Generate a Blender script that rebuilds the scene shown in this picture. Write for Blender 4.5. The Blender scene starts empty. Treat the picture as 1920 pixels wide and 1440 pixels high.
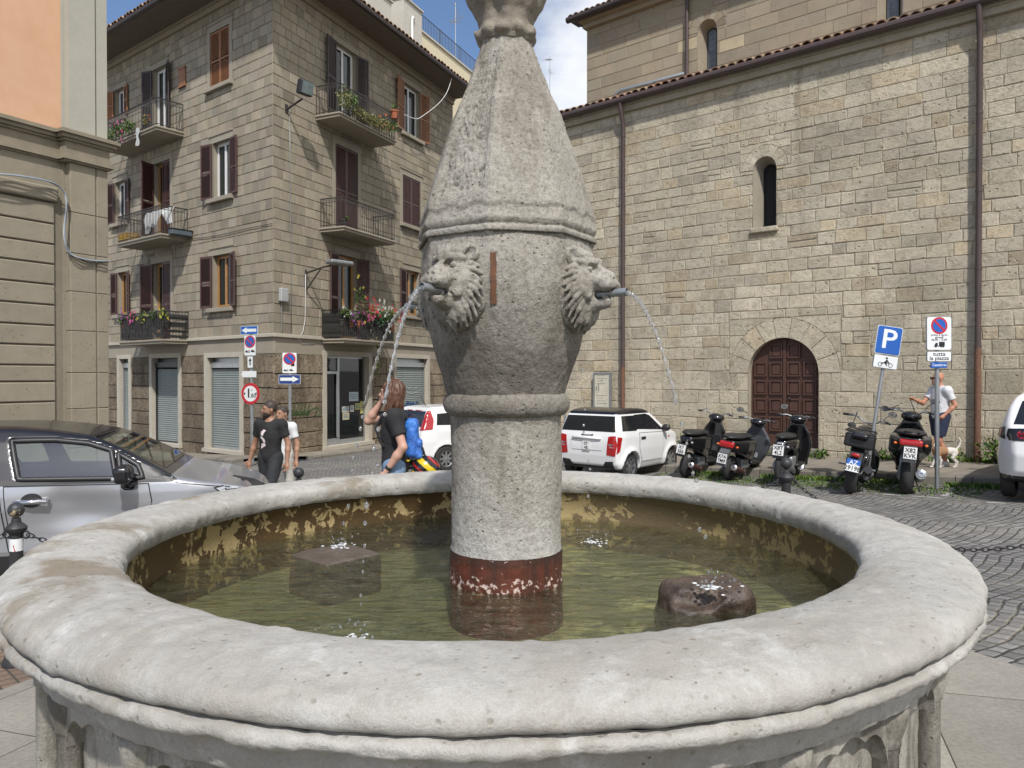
import bpy, bmesh, math, random
import numpy as np
from mathutils import Vector, Matrix, noise as mnoise
from mathutils.geometry import delaunay_2d_cdt
random.seed(7)
SC = bpy.context.scene
COL = SC.collection
PI = math.pi
sin, cos, rad = math.sin, math.cos, math.radians
U = random.uniform

# ---------------------------------------------------------------- camera
FPX, HOR, CAMZ = 1400.0, 705.0, 1.78
PITCH = math.atan((720 - HOR) / FPX)
cd = bpy.data.cameras.new('camera'); cam = bpy.data.objects.new('camera', cd); COL.objects.link(cam)
cd.sensor_width = 36; cd.lens = 36 * FPX / 1920; cd.clip_start = 0.05; cd.clip_end = 3000
cam.location = (0, 0, CAMZ); cam.rotation_euler = (PI / 2 - PITCH, 0, 0)
SC.camera = cam
# ---------------------------------------------------------------- light
SUN_EL, SUN_AZ = 50.0, 9.0        # elevation; azimuth to the right of straight behind the camera
ld = bpy.data.lights.new('sun', 'SUN'); ld.energy = 3.3; ld.angle = rad(1.6); ld.color = (1.0, 0.965, 0.92)
sun = bpy.data.objects.new('sun', ld); COL.objects.link(sun)
sd = Vector((sin(rad(SUN_AZ)) * cos(rad(SUN_EL)), -cos(rad(SUN_AZ)) * cos(rad(SUN_EL)), sin(rad(SUN_EL))))
sun.rotation_euler = sd.to_track_quat('Z', 'Y').to_euler(); sun.location = sd * 50
W = bpy.data.worlds.new('World'); SC.world = W; W.use_nodes = True
SC.view_settings.view_transform = 'Standard'; SC.view_settings.look = 'None'
SC.view_settings.exposure = 0.36; SC.view_settings.gamma = 1
try:
    SC.cycles.max_bounces = 8; SC.cycles.transparent_max_bounces = 12
    SC.cycles.caustics_reflective = False; SC.cycles.caustics_refractive = False
except Exception: pass

# ---------------------------------------------------------------- node helpers
def node(nt, t, ins=None, **props):
    n = nt.nodes.new(t)
    for k, v in props.items(): setattr(n, k, v)
    for k, v in (ins or {}).items():
        s = n.inputs[k]
        if isinstance(v, bpy.types.NodeSocket): nt.links.new(v, s)
        else:
            if isinstance(v, (tuple, list)) and len(v) == 3 and s.type == 'RGBA': v = (*v, 1)
            s.default_value = v
    return n
def nz(nt, vec, scale, detail=4, rough=.6, dist=0):
    return node(nt, 'ShaderNodeTexNoise', {'Vector': vec, 'Scale': scale, 'Detail': detail, 'Roughness': rough, 'Distortion': dist}).outputs['Fac']
def ramp(nt, fac, stops, interp='LINEAR'):
    r = node(nt, 'ShaderNodeValToRGB', {'Fac': fac}); e = r.color_ramp.elements; r.color_ramp.interpolation = interp
    while len(e) < len(stops): e.new(0.5)
    for i, (p, c) in enumerate(stops):
        e[i].position = p; e[i].color = (*c, 1) if isinstance(c, (tuple, list)) else (c, c, c, 1)
    return r.outputs['Color']
def mix(nt, fac, a, b, blend='MIX'):
    n = node(nt, 'ShaderNodeMix', data_type='RGBA', blend_type=blend)
    for i, v in ((0, fac), (6, a), (7, b)):
        if isinstance(v, bpy.types.NodeSocket): nt.links.new(v, n.inputs[i])
        else: n.inputs[i].default_value = (*v, 1) if isinstance(v, (tuple, list)) else v
    return n.outputs[2]
def mth(nt, op, a, b=0.0, clamp=False):
    n = node(nt, 'ShaderNodeMath', operation=op, use_clamp=clamp)
    for i, v in enumerate((a, b)):
        if isinstance(v, bpy.types.NodeSocket): nt.links.new(v, n.inputs[i])
        else: n.inputs[i].default_value = v
    return n.outputs[0]
def sep(nt, vec):
    n = node(nt, 'ShaderNodeSeparateXYZ', {0: vec}); return n.outputs
def bump(nt, h, strength=.5, dist=.01, normal=None):
    ins = {'Height': h, 'Strength': strength, 'Distance': dist}
    if normal is not None: ins['Normal'] = normal
    return node(nt, 'ShaderNodeBump', ins).outputs['Normal']
def newmat(name):
    m = bpy.data.materials.new(name); m.use_nodes = True
    nt = m.node_tree; b = nt.nodes['Principled BSDF']
    tc = node(nt, 'ShaderNodeTexCoord').outputs['Object']
    return m, nt, b, tc
def setb(nt, b, **kw):
    for k, v in kw.items():
        k = k.replace('_', ' ')
        s = b.inputs[k]
        if isinstance(v, bpy.types.NodeSocket): nt.links.new(v, s)
        else:
            if isinstance(v, (tuple, list)) and len(v) == 3 and s.type == 'RGBA': v = (*v, 1)
            s.default_value = v
def pm(name, col, rough=.6, metal=0.0, col2=None, vs=6.0, bp=0.0, bs=60.0, bd=.004, attr=False, coat=0.0, spec=None, rvar=0.0):
    """plain procedural material: two-tone noise, optional bump, optional tint from the mesh attribute Col"""
    m, nt, b, tc = newmat(name)
    c2 = col2 or tuple(x * .75 for x in col)
    f = ramp(nt, nz(nt, tc, vs, 5, .65), [(.3, 0), (.7, 1)])
    c = mix(nt, f, col, c2)
    if attr:
        a = node(nt, 'ShaderNodeAttribute', attribute_name='Col').outputs['Color']
        c = mix(nt, 1.0, c, a, 'MULTIPLY')
    setb(nt, b, Base_Color=c, Metallic=metal, Roughness=rough)
    if rvar: setb(nt, b, Roughness=mth(nt, 'ADD', rough - rvar / 2, mth(nt, 'MULTIPLY', nz(nt, tc, vs * 3), rvar)))
    if coat: setb(nt, b, Coat_Weight=coat, Coat_Roughness=.04)
    if spec is not None: setb(nt, b, Specular_IOR_Level=spec)
    if bp: setb(nt, b, Normal=bump(nt, nz(nt, tc, bs, 6, .7), bp, bd))
    return m

# ---------------------------------------------------------------- mesh builder
class MB:
    def __init__(s, M=None): s.v = []; s.f = []; s.mi = []; s.c = []; s.M = M or Matrix(); s.mat = 0; s.col = (1, 1, 1); s.any = False
    def pt(s, p): s.v.append(s.M @ Vector(p)); return len(s.v) - 1
    def face(s, idx): s.f.append(tuple(idx)); s.mi.append(s.mat); s.c.append(s.col)
    def poly(s, pts): s.face([s.pt(p) for p in pts]); return s
    def box(s, lo, hi, bev=0.0, M=None):
        x0, y0, z0 = lo; x1, y1, z1 = hi
        T = M or Matrix()
        if bev <= 0:
            ids = [s.pt(T @ Vector(p)) for p in ((x0,y0,z0),(x1,y0,z0),(x1,y1,z0),(x0,y1,z0),(x0,y0,z1),(x1,y0,z1),(x1,y1,z1),(x0,y1,z1))]
            for q in ((3,2,1,0),(4,5,6,7),(0,1,5,4),(1,2,6,5),(2,3,7,6),(3,0,4,7)): s.face([ids[i] for i in q])
            return s
        bev = min(bev, (x1-x0)*.45, (y1-y0)*.45, (z1-z0)*.45)
        key = {}
        X, Y, Z = (x0, x1), (y0, y1), (z0, z1)
        for i in (0, 1):
            for j in (0, 1):
                for k in (0, 1):
                    dx = bev if i == 0 else -bev; dy = bev if j == 0 else -bev; dz = bev if k == 0 else -bev
                    key[i,j,k,'x'] = s.pt(T @ Vector((X[i], Y[j]+dy, Z[k]+dz)))
                    key[i,j,k,'y'] = s.pt(T @ Vector((X[i]+dx, Y[j], Z[k]+dz)))
                    key[i,j,k,'z'] = s.pt(T @ Vector((X[i]+dx, Y[j]+dy, Z[k])))
        def F(l, flip):
            ids = [key[q] for q in l]; s.face(ids[::-1] if flip else ids)
        for i in (0, 1):
            F([(i,0,0,'x'),(i,1,0,'x'),(i,1,1,'x'),(i,0,1,'x')], i == 0)
            F([(0,i,0,'y'),(0,i,1,'y'),(1,i,1,'y'),(1,i,0,'y')], i == 0)
            F([(0,0,i,'z'),(1,0,i,'z'),(1,1,i,'z'),(0,1,i,'z')], i == 0)
        for a in (0, 1):
            for b_ in (0, 1):
                F([(a,b_,0,'x'),(a,b_,1,'x'),(a,b_,1,'y'),(a,b_,0,'y')], (a+b_) % 2 == 0 and False or (a ^ b_) == 1)
                F([(a,0,b_,'x'),(a,0,b_,'z'),(a,1,b_,'z'),(a,1,b_,'x')], (a ^ b_) == 1)
                F([(0,a,b_,'y'),(1,a,b_,'y'),(1,a,b_,'z'),(0,a,b_,'z')], (a ^ b_) == 1)
                for c in (0, 1): F([(a,b_,c,'x'),(a,b_,c,'y'),(a,b_,c,'z')], (a ^ b_ ^ c) == 0)
        return s
    def tube(s, pts, r, n=8, caps=True, closed=False):
        pts = [Vector(p) for p in pts]; m = len(pts)
        R = r if isinstance(r, (list, tuple)) else [r] * m
        rings = []; up = None
        for i, p in enumerate(pts):
            if closed: d = pts[(i+1) % m] - pts[i-1]
            else: d = pts[min(i+1, m-1)] - pts[max(i-1, 0)]
            d = d.normalized() if d.length > 1e-9 else Vector((0,0,1))
            if up is None:
                a = Vector((0,0,1)) if abs(d.z) < .9 else Vector((1,0,0))
                up = (a - d * a.dot(d)).normalized()
            else:
                up = up - d * up.dot(d)
                up = up.normalized() if up.length > 1e-6 else d.orthogonal().normalized()
            w = d.cross(up)
            rings.append([s.pt(p + (up * cos(2*PI*k/n) + w * sin(2*PI*k/n)) * R[i]) for k in range(n)])
        for i in range(m if closed else m - 1):
            A, B = rings[i], rings[(i+1) % m]
            for k in range(n): s.face((A[k], A[(k+1) % n], B[(k+1) % n], B[k]))
        if caps and not closed: s.face(rings[0][::-1]); s.face(rings[-1])
        return s
    def lathe(s, prof, n=24, M=None, a0=0, a1=2*PI, caps=True):
        """profile of (radius, height) about local Z"""
        T = M or Matrix(); full = abs(a1 - a0 - 2*PI) < 1e-6
        rows = []
        for r, h in prof:
            rows.append([s.pt(T @ Vector((r*cos(a0+(a1-a0)*k/n), r*sin(a0+(a1-a0)*k/n), h))) for k in range(n if full else n+1)])
        for A, B in zip(rows, rows[1:]):
            for k in range(n): 
                k2 = (k+1) % n if full else k+1
                s.face((A[k], A[k2], B[k2], B[k]))
        if full and caps:
            if prof[0][0] > 1e-6: s.face(rows[0][::-1])
            if prof[-1][0] > 1e-6: s.face(rows[-1])
        return s
    def ball(s, c, r, n=12, m=8, sc=(1,1,1)):
        T = Matrix.Translation(c) @ Matrix.Diagonal((*sc, 1))
        return s.lathe([(max(1e-5, r*sin(PI*i/m)), -r*cos(PI*i/m)) for i in range(m+1)], n, T)
    def prism(s, pts2, y0, y1, M=None, plane='xz'):
        """polygon in x,z extruded over y (or x,y over z)"""
        T = M or Matrix()
        area = sum(a[0]*b[1]-b[0]*a[1] for a, b in zip(pts2, pts2[1:]+pts2[:1]))
        if area < 0: pts2 = pts2[::-1]
        if plane == 'xz': f = lambda p, y: (p[0], y, p[1])
        elif plane == 'yz': f = lambda p, y: (y, p[0], p[1])
        else: f = lambda p, y: (p[0], p[1], y)
        A = [s.pt(T @ Vector(f(p, y0))) for p in pts2]; B = [s.pt(T @ Vector(f(p, y1))) for p in pts2]
        flip = plane == 'xz'
        s.face(A if flip else A[::-1]); s.face(B[::-1] if flip else B)
        for i in range(len(A)):
            j = (i+1) % len(A)
            q = (A[i], A[j], B[j], B[i])
            s.face(q[::-1] if flip else q)
        return s
    def add(s, vs, fs):
        o = len(s.v)
        for p in vs: s.pt(p)
        for f in fs: s.face([o + int(i) for i in f])
        return s
    def build(s, name, mats, parent=None, smooth=False, attr=False, auto=None):
        me = bpy.data.meshes.new(name)
        P = PINV.get(parent.name) if parent is not None else None
        vs = [P @ v for v in s.v] if P is not None else s.v
        me.from_pydata([tuple(v) for v in vs], [], s.f)
        if not isinstance(mats, (list, tuple)): mats = [mats]
        for m in mats: me.materials.append(m)
        if len(mats) > 1: me.polygons.foreach_set('material_index', s.mi)
        if smooth: me.polygons.foreach_set('use_smooth', [True] * len(me.polygons))
        if attr:
            a = me.attributes.new('Col', 'FLOAT_COLOR', 'FACE')
            a.data.foreach_set('color', np.array([(*c, 1) for c in s.c], dtype=np.float32).ravel())
        me.validate(); me.update()
        if auto is not None:
            me.polygons.foreach_set('use_smooth', [True] * len(me.polygons))
            try: me.set_sharp_from_angle(angle=rad(auto))
            except Exception: pass
        return link(name, me, parent)
PINV = {}; PMAT = {}
def link(name, me, parent=None):
    o = bpy.data.objects.new(name, me); COL.objects.link(o)
    if parent is not None:
        o.parent = parent
        PINV[o.name] = PINV.get(parent.name); PMAT[o.name] = PMAT.get(parent.name)
    return o
def tag(o, label, cat, group=None, kind=None):
    if label: o['label'] = label
    if cat: o['category'] = cat
    if group: o['group'] = group
    if kind: o['kind'] = kind
    return o
def struct(o, kind='structure'): o['kind'] = kind; return o
def thing(name, label, cat, loc=(0,0,0), rz=0.0, group=None, M=None):
    """Empty at the base; parts are added in WORLD coordinates (MB.M = PMAT[...] gives local building)"""
    o = bpy.data.objects.new(name, None); COL.objects.link(o)
    o.empty_display_size = .2
    m = M if M is not None else Matrix.Translation(loc) @ Matrix.Rotation(rz, 4, 'Z')
    o.matrix_world = m
    PINV[o.name] = m.inverted(); PMAT[o.name] = m.copy()
    return tag(o, label, cat, group)
def L(t): return MB(PMAT[t.name])          # builder in the thing's local frame
def npmesh(name, V, F, mats, parent=None, smooth=True, local=True, mi=None):
    """numpy verts/faces to an object; local: coordinates are in the parent's frame"""
    me = bpy.data.meshes.new(name)
    V = np.asarray(V, dtype=np.float64)
    if not local and parent is not None:
        A = np.array(PINV[parent.name]); V = V @ A[:3,:3].T + A[:3,3]
    F = np.asarray(F)
    me.vertices.add(len(V)); me.vertices.foreach_set('co', V.astype(np.float32).ravel())
    k = F.shape[1]
    me.loops.add(F.size); me.loops.foreach_set('vertex_index', F.astype(np.int32).ravel())
    me.polygons.add(len(F)); me.polygons.foreach_set('loop_start', np.arange(0, F.size, k, dtype=np.int32))
    try: me.polygons.foreach_set('loop_total', np.full(len(F), k, dtype=np.int32))
    except Exception: pass
    if not isinstance(mats, (list, tuple)): mats = [mats]
    for m in mats: me.materials.append(m)
    if mi is not None: me.polygons.foreach_set('material_index', np.asarray(mi, dtype=np.int32))
    me.update(calc_edges=True); me.validate()
    me.polygons.foreach_set('use_smooth', [bool(smooth)] * len(me.polygons))
    return link(name, me, parent)

# ---------------------------------------------------------------- signed distance helpers
def snet(F, lo, hi, res):
    lo = np.array(lo, float); hi = np.array(hi, float)
    n = np.maximum(2, np.ceil((hi - lo) / res).astype(int)) + 1
    ax = [lo[i] + res * np.arange(n[i]) for i in range(3)]
    X, Y, Z = ax[0][:,None,None], ax[1][None,:,None], ax[2][None,None,:]
    v = np.broadcast_to(F(X, Y, Z), tuple(n)).astype(np.float32)
    ins = v < 0
    c = np.zeros(tuple(n - 1), dtype=np.int8)
    for i in (0,1):
        for j in (0,1):
            for k in (0,1): c += ins[i:n[0]-1+i, j:n[1]-1+j, k:n[2]-1+k]
    cells = np.argwhere((c > 0) & (c < 8))
    idx = -np.ones(tuple(n - 1), dtype=np.int64); idx[tuple(cells.T)] = np.arange(len(cells))
    acc = np.zeros((len(cells), 3)); cnt = np.zeros(len(cells))
    cv = {}
    for i in (0,1):
        for j in (0,1):
            for k in (0,1): cv[i,j,k] = v[cells[:,0]+i, cells[:,1]+j, cells[:,2]+k].astype(float)
    for a in (0,1,2):
        for p in (0,1):
            for q in (0,1):
                A = [0,0,0]; B = [0,0,0]; o = [x for x in (0,1,2) if x != a]
                A[o[0]] = B[o[0]] = p; A[o[1]] = B[o[1]] = q; B[a] = 1
                va, vb = cv[tuple(A)], cv[tuple(B)]
                m = (va < 0) != (vb < 0)
                t = np.where(m, va / np.where(m, va - vb, 1), 0)
                pos = np.zeros((len(cells), 3)); pos[:] = A; pos[:,a] = t
                acc[m] += pos[m]; cnt[m] += 1
    V = lo + (cells + acc / cnt[:,None]) * res
    Q = []
    for a in (0,1,2):
        o = [(a+1) % 3, (a+2) % 3]
        s0 = [slice(None)]*3; s1 = [slice(None)]*3; s0[a] = slice(0,-1); s1[a] = slice(1,None)
        A = ins[tuple(s0)]; B = ins[tuple(s1)]
        e = np.argwhere(A != B)
        ok = (e[:,o[0]] > 0) & (e[:,o[1]] > 0) & (e[:,o[0]] < n[o[0]]-1) & (e[:,o[1]] < n[o[1]]-1)
        e = e[ok]; fl = A[tuple(e.T)]
        q = []
        for d0, d1 in ((-1,-1),(0,-1),(0,0),(-1,0)):
            g = e.copy(); g[:,o[0]] += d0; g[:,o[1]] += d1; q.append(idx[tuple(g.T)])
        q = np.stack(q, 1); q[~fl] = q[~fl][:, ::-1]
        Q.append(q)
    return V, np.concatenate(Q)
def length(*a): return np.sqrt(sum(x*x for x in a))
def smin(a, b, k):
    h = np.clip(.5 + .5*(b-a)/k, 0, 1); return b + (a-b)*h - k*h*(1-h)
def smax(a, b, k): return -smin(-a, -b, k)
def capf(X, Y, Z, a, b, ra, rb):
    bx, by, bz = b[0]-a[0], b[1]-a[1], b[2]-a[2]
    px, py, pz = X-a[0], Y-a[1], Z-a[2]
    h = np.clip((px*bx+py*by+pz*bz) / max(bx*bx+by*by+bz*bz, 1e-9), 0, 1)
    return length(px-bx*h, py-by*h, pz-bz*h) - (ra + (rb-ra)*h)
def ellf(X, Y, Z, c, r):
    px, py, pz = X-c[0], Y-c[1], Z-c[2]
    k0 = length(px/r[0], py/r[1], pz/r[2]); k1 = length(px/r[0]**2, py/r[1]**2, pz/r[2]**2)
    return k0*(k0-1)/np.maximum(k1, 1e-6)
def boxf(X, Y, Z, c, h, r=0.0):
    qx, qy, qz = np.abs(X-c[0])-h[0]+r, np.abs(Y-c[1])-h[1]+r, np.abs(Z-c[2])-h[2]+r
    return length(np.maximum(qx,0), np.maximum(qy,0), np.maximum(qz,0)) + np.minimum(np.maximum(qx, np.maximum(qy, qz)), 0) - r
def polyf(A, B, P):
    """2-D signed distance to a polygon"""
    d = None; s = 1.0
    n = len(P)
    for i in range(n):
        (x0, y0), (x1, y1) = P[i], P[i-1]
        ex, ey = x1-x0, y1-y0; wx, wy = A-x0, B-y0
        t = np.clip((wx*ex+wy*ey)/max(ex*ex+ey*ey, 1e-12), 0, 1)
        dd = (wx-ex*t)**2 + (wy-ey*t)**2
        d = dd if d is None else np.minimum(d, dd)
        c1 = B >= y0; c2 = B < y1; c3 = ex*wy > ey*wx
        allc = c1 & c2 & c3; non = ~(c1 | c2 | c3)
        s = s * np.where(allc | non, -1.0, 1.0)
    return s*np.sqrt(d)
_rs = np.random.RandomState(3); _lat = _rs.rand(64,64,64).astype(np.float32)
def vnoise(X, Y, Z, s):
    """smooth value noise -1..1 on arrays"""
    x, y, z = X*s+31.7, Y*s+17.3, Z*s+7.9
    x, y, z = np.broadcast_arrays(x, y, z)
    i, j, k = np.floor(x).astype(int), np.floor(y).astype(int), np.floor(z).astype(int)
    f, g, h = x-i, y-j, z-k
    f, g, h = f*f*(3-2*f), g*g*(3-2*g), h*h*(3-2*h)
    r = 0
    for a in (0,1):
        for b in (0,1):
            for c in (0,1):
                r = r + _lat[(i+a)%64, (j+b)%64, (k+c)%64] * (f if a else 1-f) * (g if b else 1-g) * (h if c else 1-h)
    return r*2-1
def fbm(X, Y, Z, s, o=3):
    r = 0; a = 1.0
    for i in range(o): r = r + a*vnoise(X+i*5.1, Y, Z, s*2**i); a *= .5
    return r
# ---------------------------------------------------------------- photo geometry: rays of the photograph against real planes
def ray(u, v):
    a, b = (u-960)/FPX, -(v-720)/FPX
    return Vector((a, cos(PITCH)+b*sin(PITCH), -sin(PITCH)+b*cos(PITCH)))
CAM = Vector((0, 0, CAMZ))
def at(u, v, y):
    r = ray(u, v); return CAM + r*(y/r.y)
def ground(x, y): return .03*x - .028*(y-3.3)
def ong(u, v, dz=0.0):
    r = ray(u, v); n = Vector((-.03, .028, 1)); c = .0924 + dz
    t = (c - n.dot(CAM)) / n.dot(r); return CAM + r*t
class Wall:
    """vertical plane: local X to the right seen from outside, Y inward, Z up"""
    def __init__(s, org, X):
        X = Vector((X[0], X[1], 0)).normalized(); Y = Vector((-X.y, X.x, 0))
        s.o = Vector(org); s.X = X; s.Y = Y
        s.M = Matrix(((X.x, Y.x, 0, org[0]), (X.y, Y.y, 0, org[1]), (0, 0, 1, org[2]), (0, 0, 0, 1)))
        s.I = s.M.inverted()
    def hit(s, u, v, off=0.0):
        r = ray(u, v); p0 = s.o + s.Y*off
        t = (p0 - CAM).dot(s.Y) / r.dot(s.Y)
        q = s.I @ (CAM + r*t); return q.x, q.z
    def box(s, u0, v0, u1, v1, off=0.0):
        um, vm = (u0+u1)/2, (v0+v1)/2
        return s.hit(u0, vm, off)[0], s.hit(um, v1, off)[1], s.hit(u1, vm, off)[0], s.hit(um, v0, off)[1]
FONTC = {}
def text(b, s, size, M, ext=.002, align='CENTER', mat=None, sx=1.0):
    """lettering as mesh faces into builder b: x right, y up in the plane of M (local XY -> M)"""
    cu = bpy.data.curves.new('t', 'FONT'); cu.body = s; cu.size = size; cu.align_x = align; cu.align_y = 'CENTER'
    cu.extrude = ext; cu.resolution_u = 3; cu.offset = size*.012
    o = bpy.data.objects.new('t', cu); COL.objects.link(o)
    dg = bpy.context.evaluated_depsgraph_get(); dg.update()
    me = bpy.data.meshes.new_from_object(o.evaluated_get(dg))
    vs = [M @ Vector((v.co.x*sx, v.co.y, v.co.z)) for v in me.vertices]
    if mat is not None: b.mat = mat
    b.add(vs, [tuple(p.vertices) for p in me.polygons])
    bpy.data.objects.remove(o); bpy.data.curves.remove(cu); bpy.data.meshes.remove(me)
UPR = Matrix(((1,0,0,0),(0,0,-1,0),(0,1,0,0),(0,0,0,1)))     # XY plane text -> XZ plane facing -Y
def leaves(b, c, r, n, size, sc=(1,1,1), cols=((1,1,1),), droop=0.0, shell=.5):
    """n small leaf quads through an ellipsoid"""
    for i in range(n):
        d = Vector((random.gauss(0,1), random.gauss(0,1), random.gauss(0,1))).normalized()
        q = (shell + (1-shell)*random.random()) * r * (0.75+.5*mnoise.noise(d*2+Vector(c)))
        p = Vector(c) + Vector((d.x*sc[0], d.y*sc[1], d.z*sc[2]))*q
        ax = Vector((U(-1,1), U(-1,1), U(-1,1)-droop)).normalized(); bx = ax.orthogonal().normalized()
        bx = Matrix.Rotation(U(0,2*PI), 3, ax) @ bx
        s = size*U(.6,1.3); b.col = random.choice(cols)
        b.poly([p - ax*s, p + bx*s*.45 , p + ax*s, p - bx*s*.45])
# ---------------------------------------------------------------- sky with broken cloud
def make_sky():
    nt = W.node_tree; bg = nt.nodes['Background']
    sky = node(nt, 'ShaderNodeTexSky', sky_type='NISHITA')
    sky.sun_disc = False; sky.sun_elevation = rad(SUN_EL); sky.sun_rotation = rad(180 - SUN_AZ)
    sky.air_density = 1.0; sky.dust_density = 1.2; sky.ozone_density = 2.0
    tc = node(nt, 'ShaderNodeTexCoord').outputs['Generated']
    x, y, z = sep(nt, tc)
    flat = node(nt, 'ShaderNodeCombineXYZ', {0: mth(nt, 'DIVIDE', x, mth(nt, 'ADD', z, .22)), 1: mth(nt, 'DIVIDE', y, mth(nt, 'ADD', z, .22)), 2: 0.0}).outputs[0]
    n1 = nz(nt, flat, 1.15, 8, .58, .25)
    xs = mth(nt, 'MINIMUM', mth(nt, 'MAXIMUM', mth(nt, 'MULTIPLY', x, 1.5), -.08), .25)
    low = mth(nt, 'ADD', mth(nt, 'SUBTRACT', mth(nt, 'MULTIPLY', mth(nt, 'SUBTRACT', .44, z, True), 1.3), .05), xs)
    dens = mth(nt, 'ADD', n1, low)
    f = ramp(nt, dens, [(.50, 0), (.68, .85), (.85, 1)], 'EASE')
    shade = ramp(nt, nz(nt, flat, 2.6, 6, .6), [(.3, (8.2, 8.5, 9.0)), (.7, (11.0, 11.0, 11.0))])
    c = mix(nt, 1.0, sky.outputs[0], (1.12, 1.2, 1.3), 'MULTIPLY')
    c = mix(nt, f, c, shade)
    nt.links.new(c, bg.inputs['Color']); bg.inputs['Strength'].default_value = .088
make_sky()

# ---------------------------------------------------------------- materials
def stone_mat(name, c1, c2, c3, s=3.0, bs=45, bp=.6, bd=.006, attr=True, pits=True, stain=None, fine=160):
    m, nt, b, tc = newmat(name)
    big = ramp(nt, nz(nt, tc, s*.35, 6, .65, .3), [(.32, 0), (.68, 1)])
    med = ramp(nt, nz(nt, tc, s*2.2, 6, .7), [(.35, 0), (.65, 1)])
    fin = nz(nt, tc, fine, 4, .7)
    c = mix(nt, big, c1, c2)
    c = mix(nt, mth(nt, 'MULTIPLY', med, .55), c, c3)
    c = mix(nt, .55, c, ramp(nt, fin, [(.25, .55), (.75, 1.35)]), 'MULTIPLY')
    if attr:
        a = node(nt, 'ShaderNodeAttribute', attribute_name='Col').outputs['Color']
        c = mix(nt, 1.0, c, a, 'MULTIPLY')
    h = mth(nt, 'ADD', nz(nt, tc, bs, 7, .72), mth(nt, 'MULTIPLY', fin, .35))
    if pits:
        v = node(nt, 'ShaderNodeTexVoronoi', {'Vector': tc, 'Scale': bs*.55, 'Randomness': 1.0}).outputs['Distance']
        p = ramp(nt, mth(nt, 'ADD', v, mth(nt, 'MULTIPLY', nz(nt, tc, bs*.3), .5)), [(.30, 0), (.42, 1)])
        h = mth(nt, 'ADD', h, mth(nt, 'MULTIPLY', p, .5))
        c = mix(nt, 1.0, c, mix(nt, p, (.62, .58, .52), (1, 1, 1)), 'MULTIPLY')
    if stain: c = stain(nt, tc, c)
    setb(nt, b, Base_Color=c, Roughness=.92, Specular_IOR_Level=.25, Normal=bump(nt, h, bp, bd))
    return m
M = {}
def wall_age(nt, tc, c):
    x, y, z = sep(nt, tc)
    big = ramp(nt, nz(nt, tc, .42, 6, .65, .5), [(.36, (.80,.79,.78)), (.64, (1.16,1.15,1.12))])
    c = mix(nt, 1.0, c, big, 'MULTIPLY')
    st = node(nt, 'ShaderNodeMapping', {'Vector': tc, 'Scale': (1.6, 1.6, .16)}).outputs[0]
    run = ramp(nt, nz(nt, st, 1.3, 5, .6), [(.60, 0), (.74, 1)])
    c = mix(nt, mth(nt, 'MULTIPLY', run, .5), c, (.20,.155,.10))
    ch = ramp(nt, nz(nt, tc, 7.5, 7, .75, .5), [(.38, (.72,.70,.66)), (.52, (1.05,1.05,1.04))])
    c = mix(nt, .75, c, ch, 'MULTIPLY')
    foot = ramp(nt, mth(nt, 'ADD', z, mth(nt, 'MULTIPLY', nz(nt, tc, 1.5, 5), 1.2)), [(.35, 1), (1.0, 0)])
    return mix(nt, mth(nt, 'MULTIPLY', foot, .45), c, (.15,.125,.09))
M['church_stone'] = stone_mat('church_stone', (.50,.445,.34), (.44,.395,.31), (.56,.51,.41), 1.2, 15, 1.0, .035, stain=wall_age, fine=70)
M['nave_stone'] = stone_mat('nave_stone', (.315,.265,.19), (.265,.225,.17), (.365,.315,.23), 1.0, 18, .5, .008)
M['nave_plain'] = stone_mat('nave_plain_stone', (.315,.265,.19), (.265,.225,.17), (.365,.315,.23), 1.0, 18, .4, .008, attr=False)
M['mortar'] = stone_mat('mortar', (.37,.325,.24), (.27,.235,.175), (.43,.385,.30), 1.5, 30, .6, .01, attr=False)
M['tuff'] = stone_mat('grey_tuff', (.305,.265,.200), (.250,.220,.170), (.355,.315,.25), 1.1, 22, .45, .006)
M['tuff_mortar'] = stone_mat('tuff_mortar', (.17,.155,.13), (.15,.135,.115), (.2,.18,.15), 1.5, 30, .4, .006, attr=False)
M['tuff_plain'] = stone_mat('tuff_plain', (.325,.285,.22), (.28,.25,.195), (.37,.33,.265), 1.1, 30, .35, .004, attr=False)
M['travertine'] = stone_mat('travertine', (.47,.43,.35), (.40,.365,.30), (.53,.49,.41), 1.6, 26, .25, .003, attr=False)
def soot(nt, tc, c):
    st = node(nt, 'ShaderNodeMapping', {'Vector': tc, 'Scale': (1.2, 1.2, .5)}).outputs[0]
    k = ramp(nt, nz(nt, st, 1.1, 6, .7, .4), [(.40, 0), (.60, 1)])
    c = mix(nt, mth(nt, 'MULTIPLY', k, .7), c, (.11,.085,.058))
    p = ramp(nt, nz(nt, tc, 13, 5, .75), [(.36, (.38,.36,.34)), (.52, (1.1,1.1,1.1))])
    return mix(nt, .85, c, p, 'MULTIPLY')
M['rough_tuff'] = stone_mat('rough_tuff', (.36,.295,.215), (.28,.23,.17), (.43,.36,.27), 2.2, 13, 1.0, .07, attr=True, stain=soot, fine=60)
M['palazzo_stone'] = stone_mat('palazzo_stone', (.275,.24,.178), (.235,.208,.16), (.32,.285,.22), 1.6, 30, .5, .005)
M['palazzo_grey'] = stone_mat('palazzo_grey_plaster', (.40,.385,.325), (.355,.345,.295), (.44,.42,.36), 1.3, 40, .2, .002, attr=False, pits=False)
M['peach'] = stone_mat('peach_plaster', (.62,.375,.235), (.57,.345,.215), (.66,.43,.29), 1.1, 35, .15, .002, attr=False, pits=False)
M['soffit'] = pm('soffit_plaster', (.17,.14,.105), .9, col2=(.13,.108,.082), bp=.2)
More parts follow.
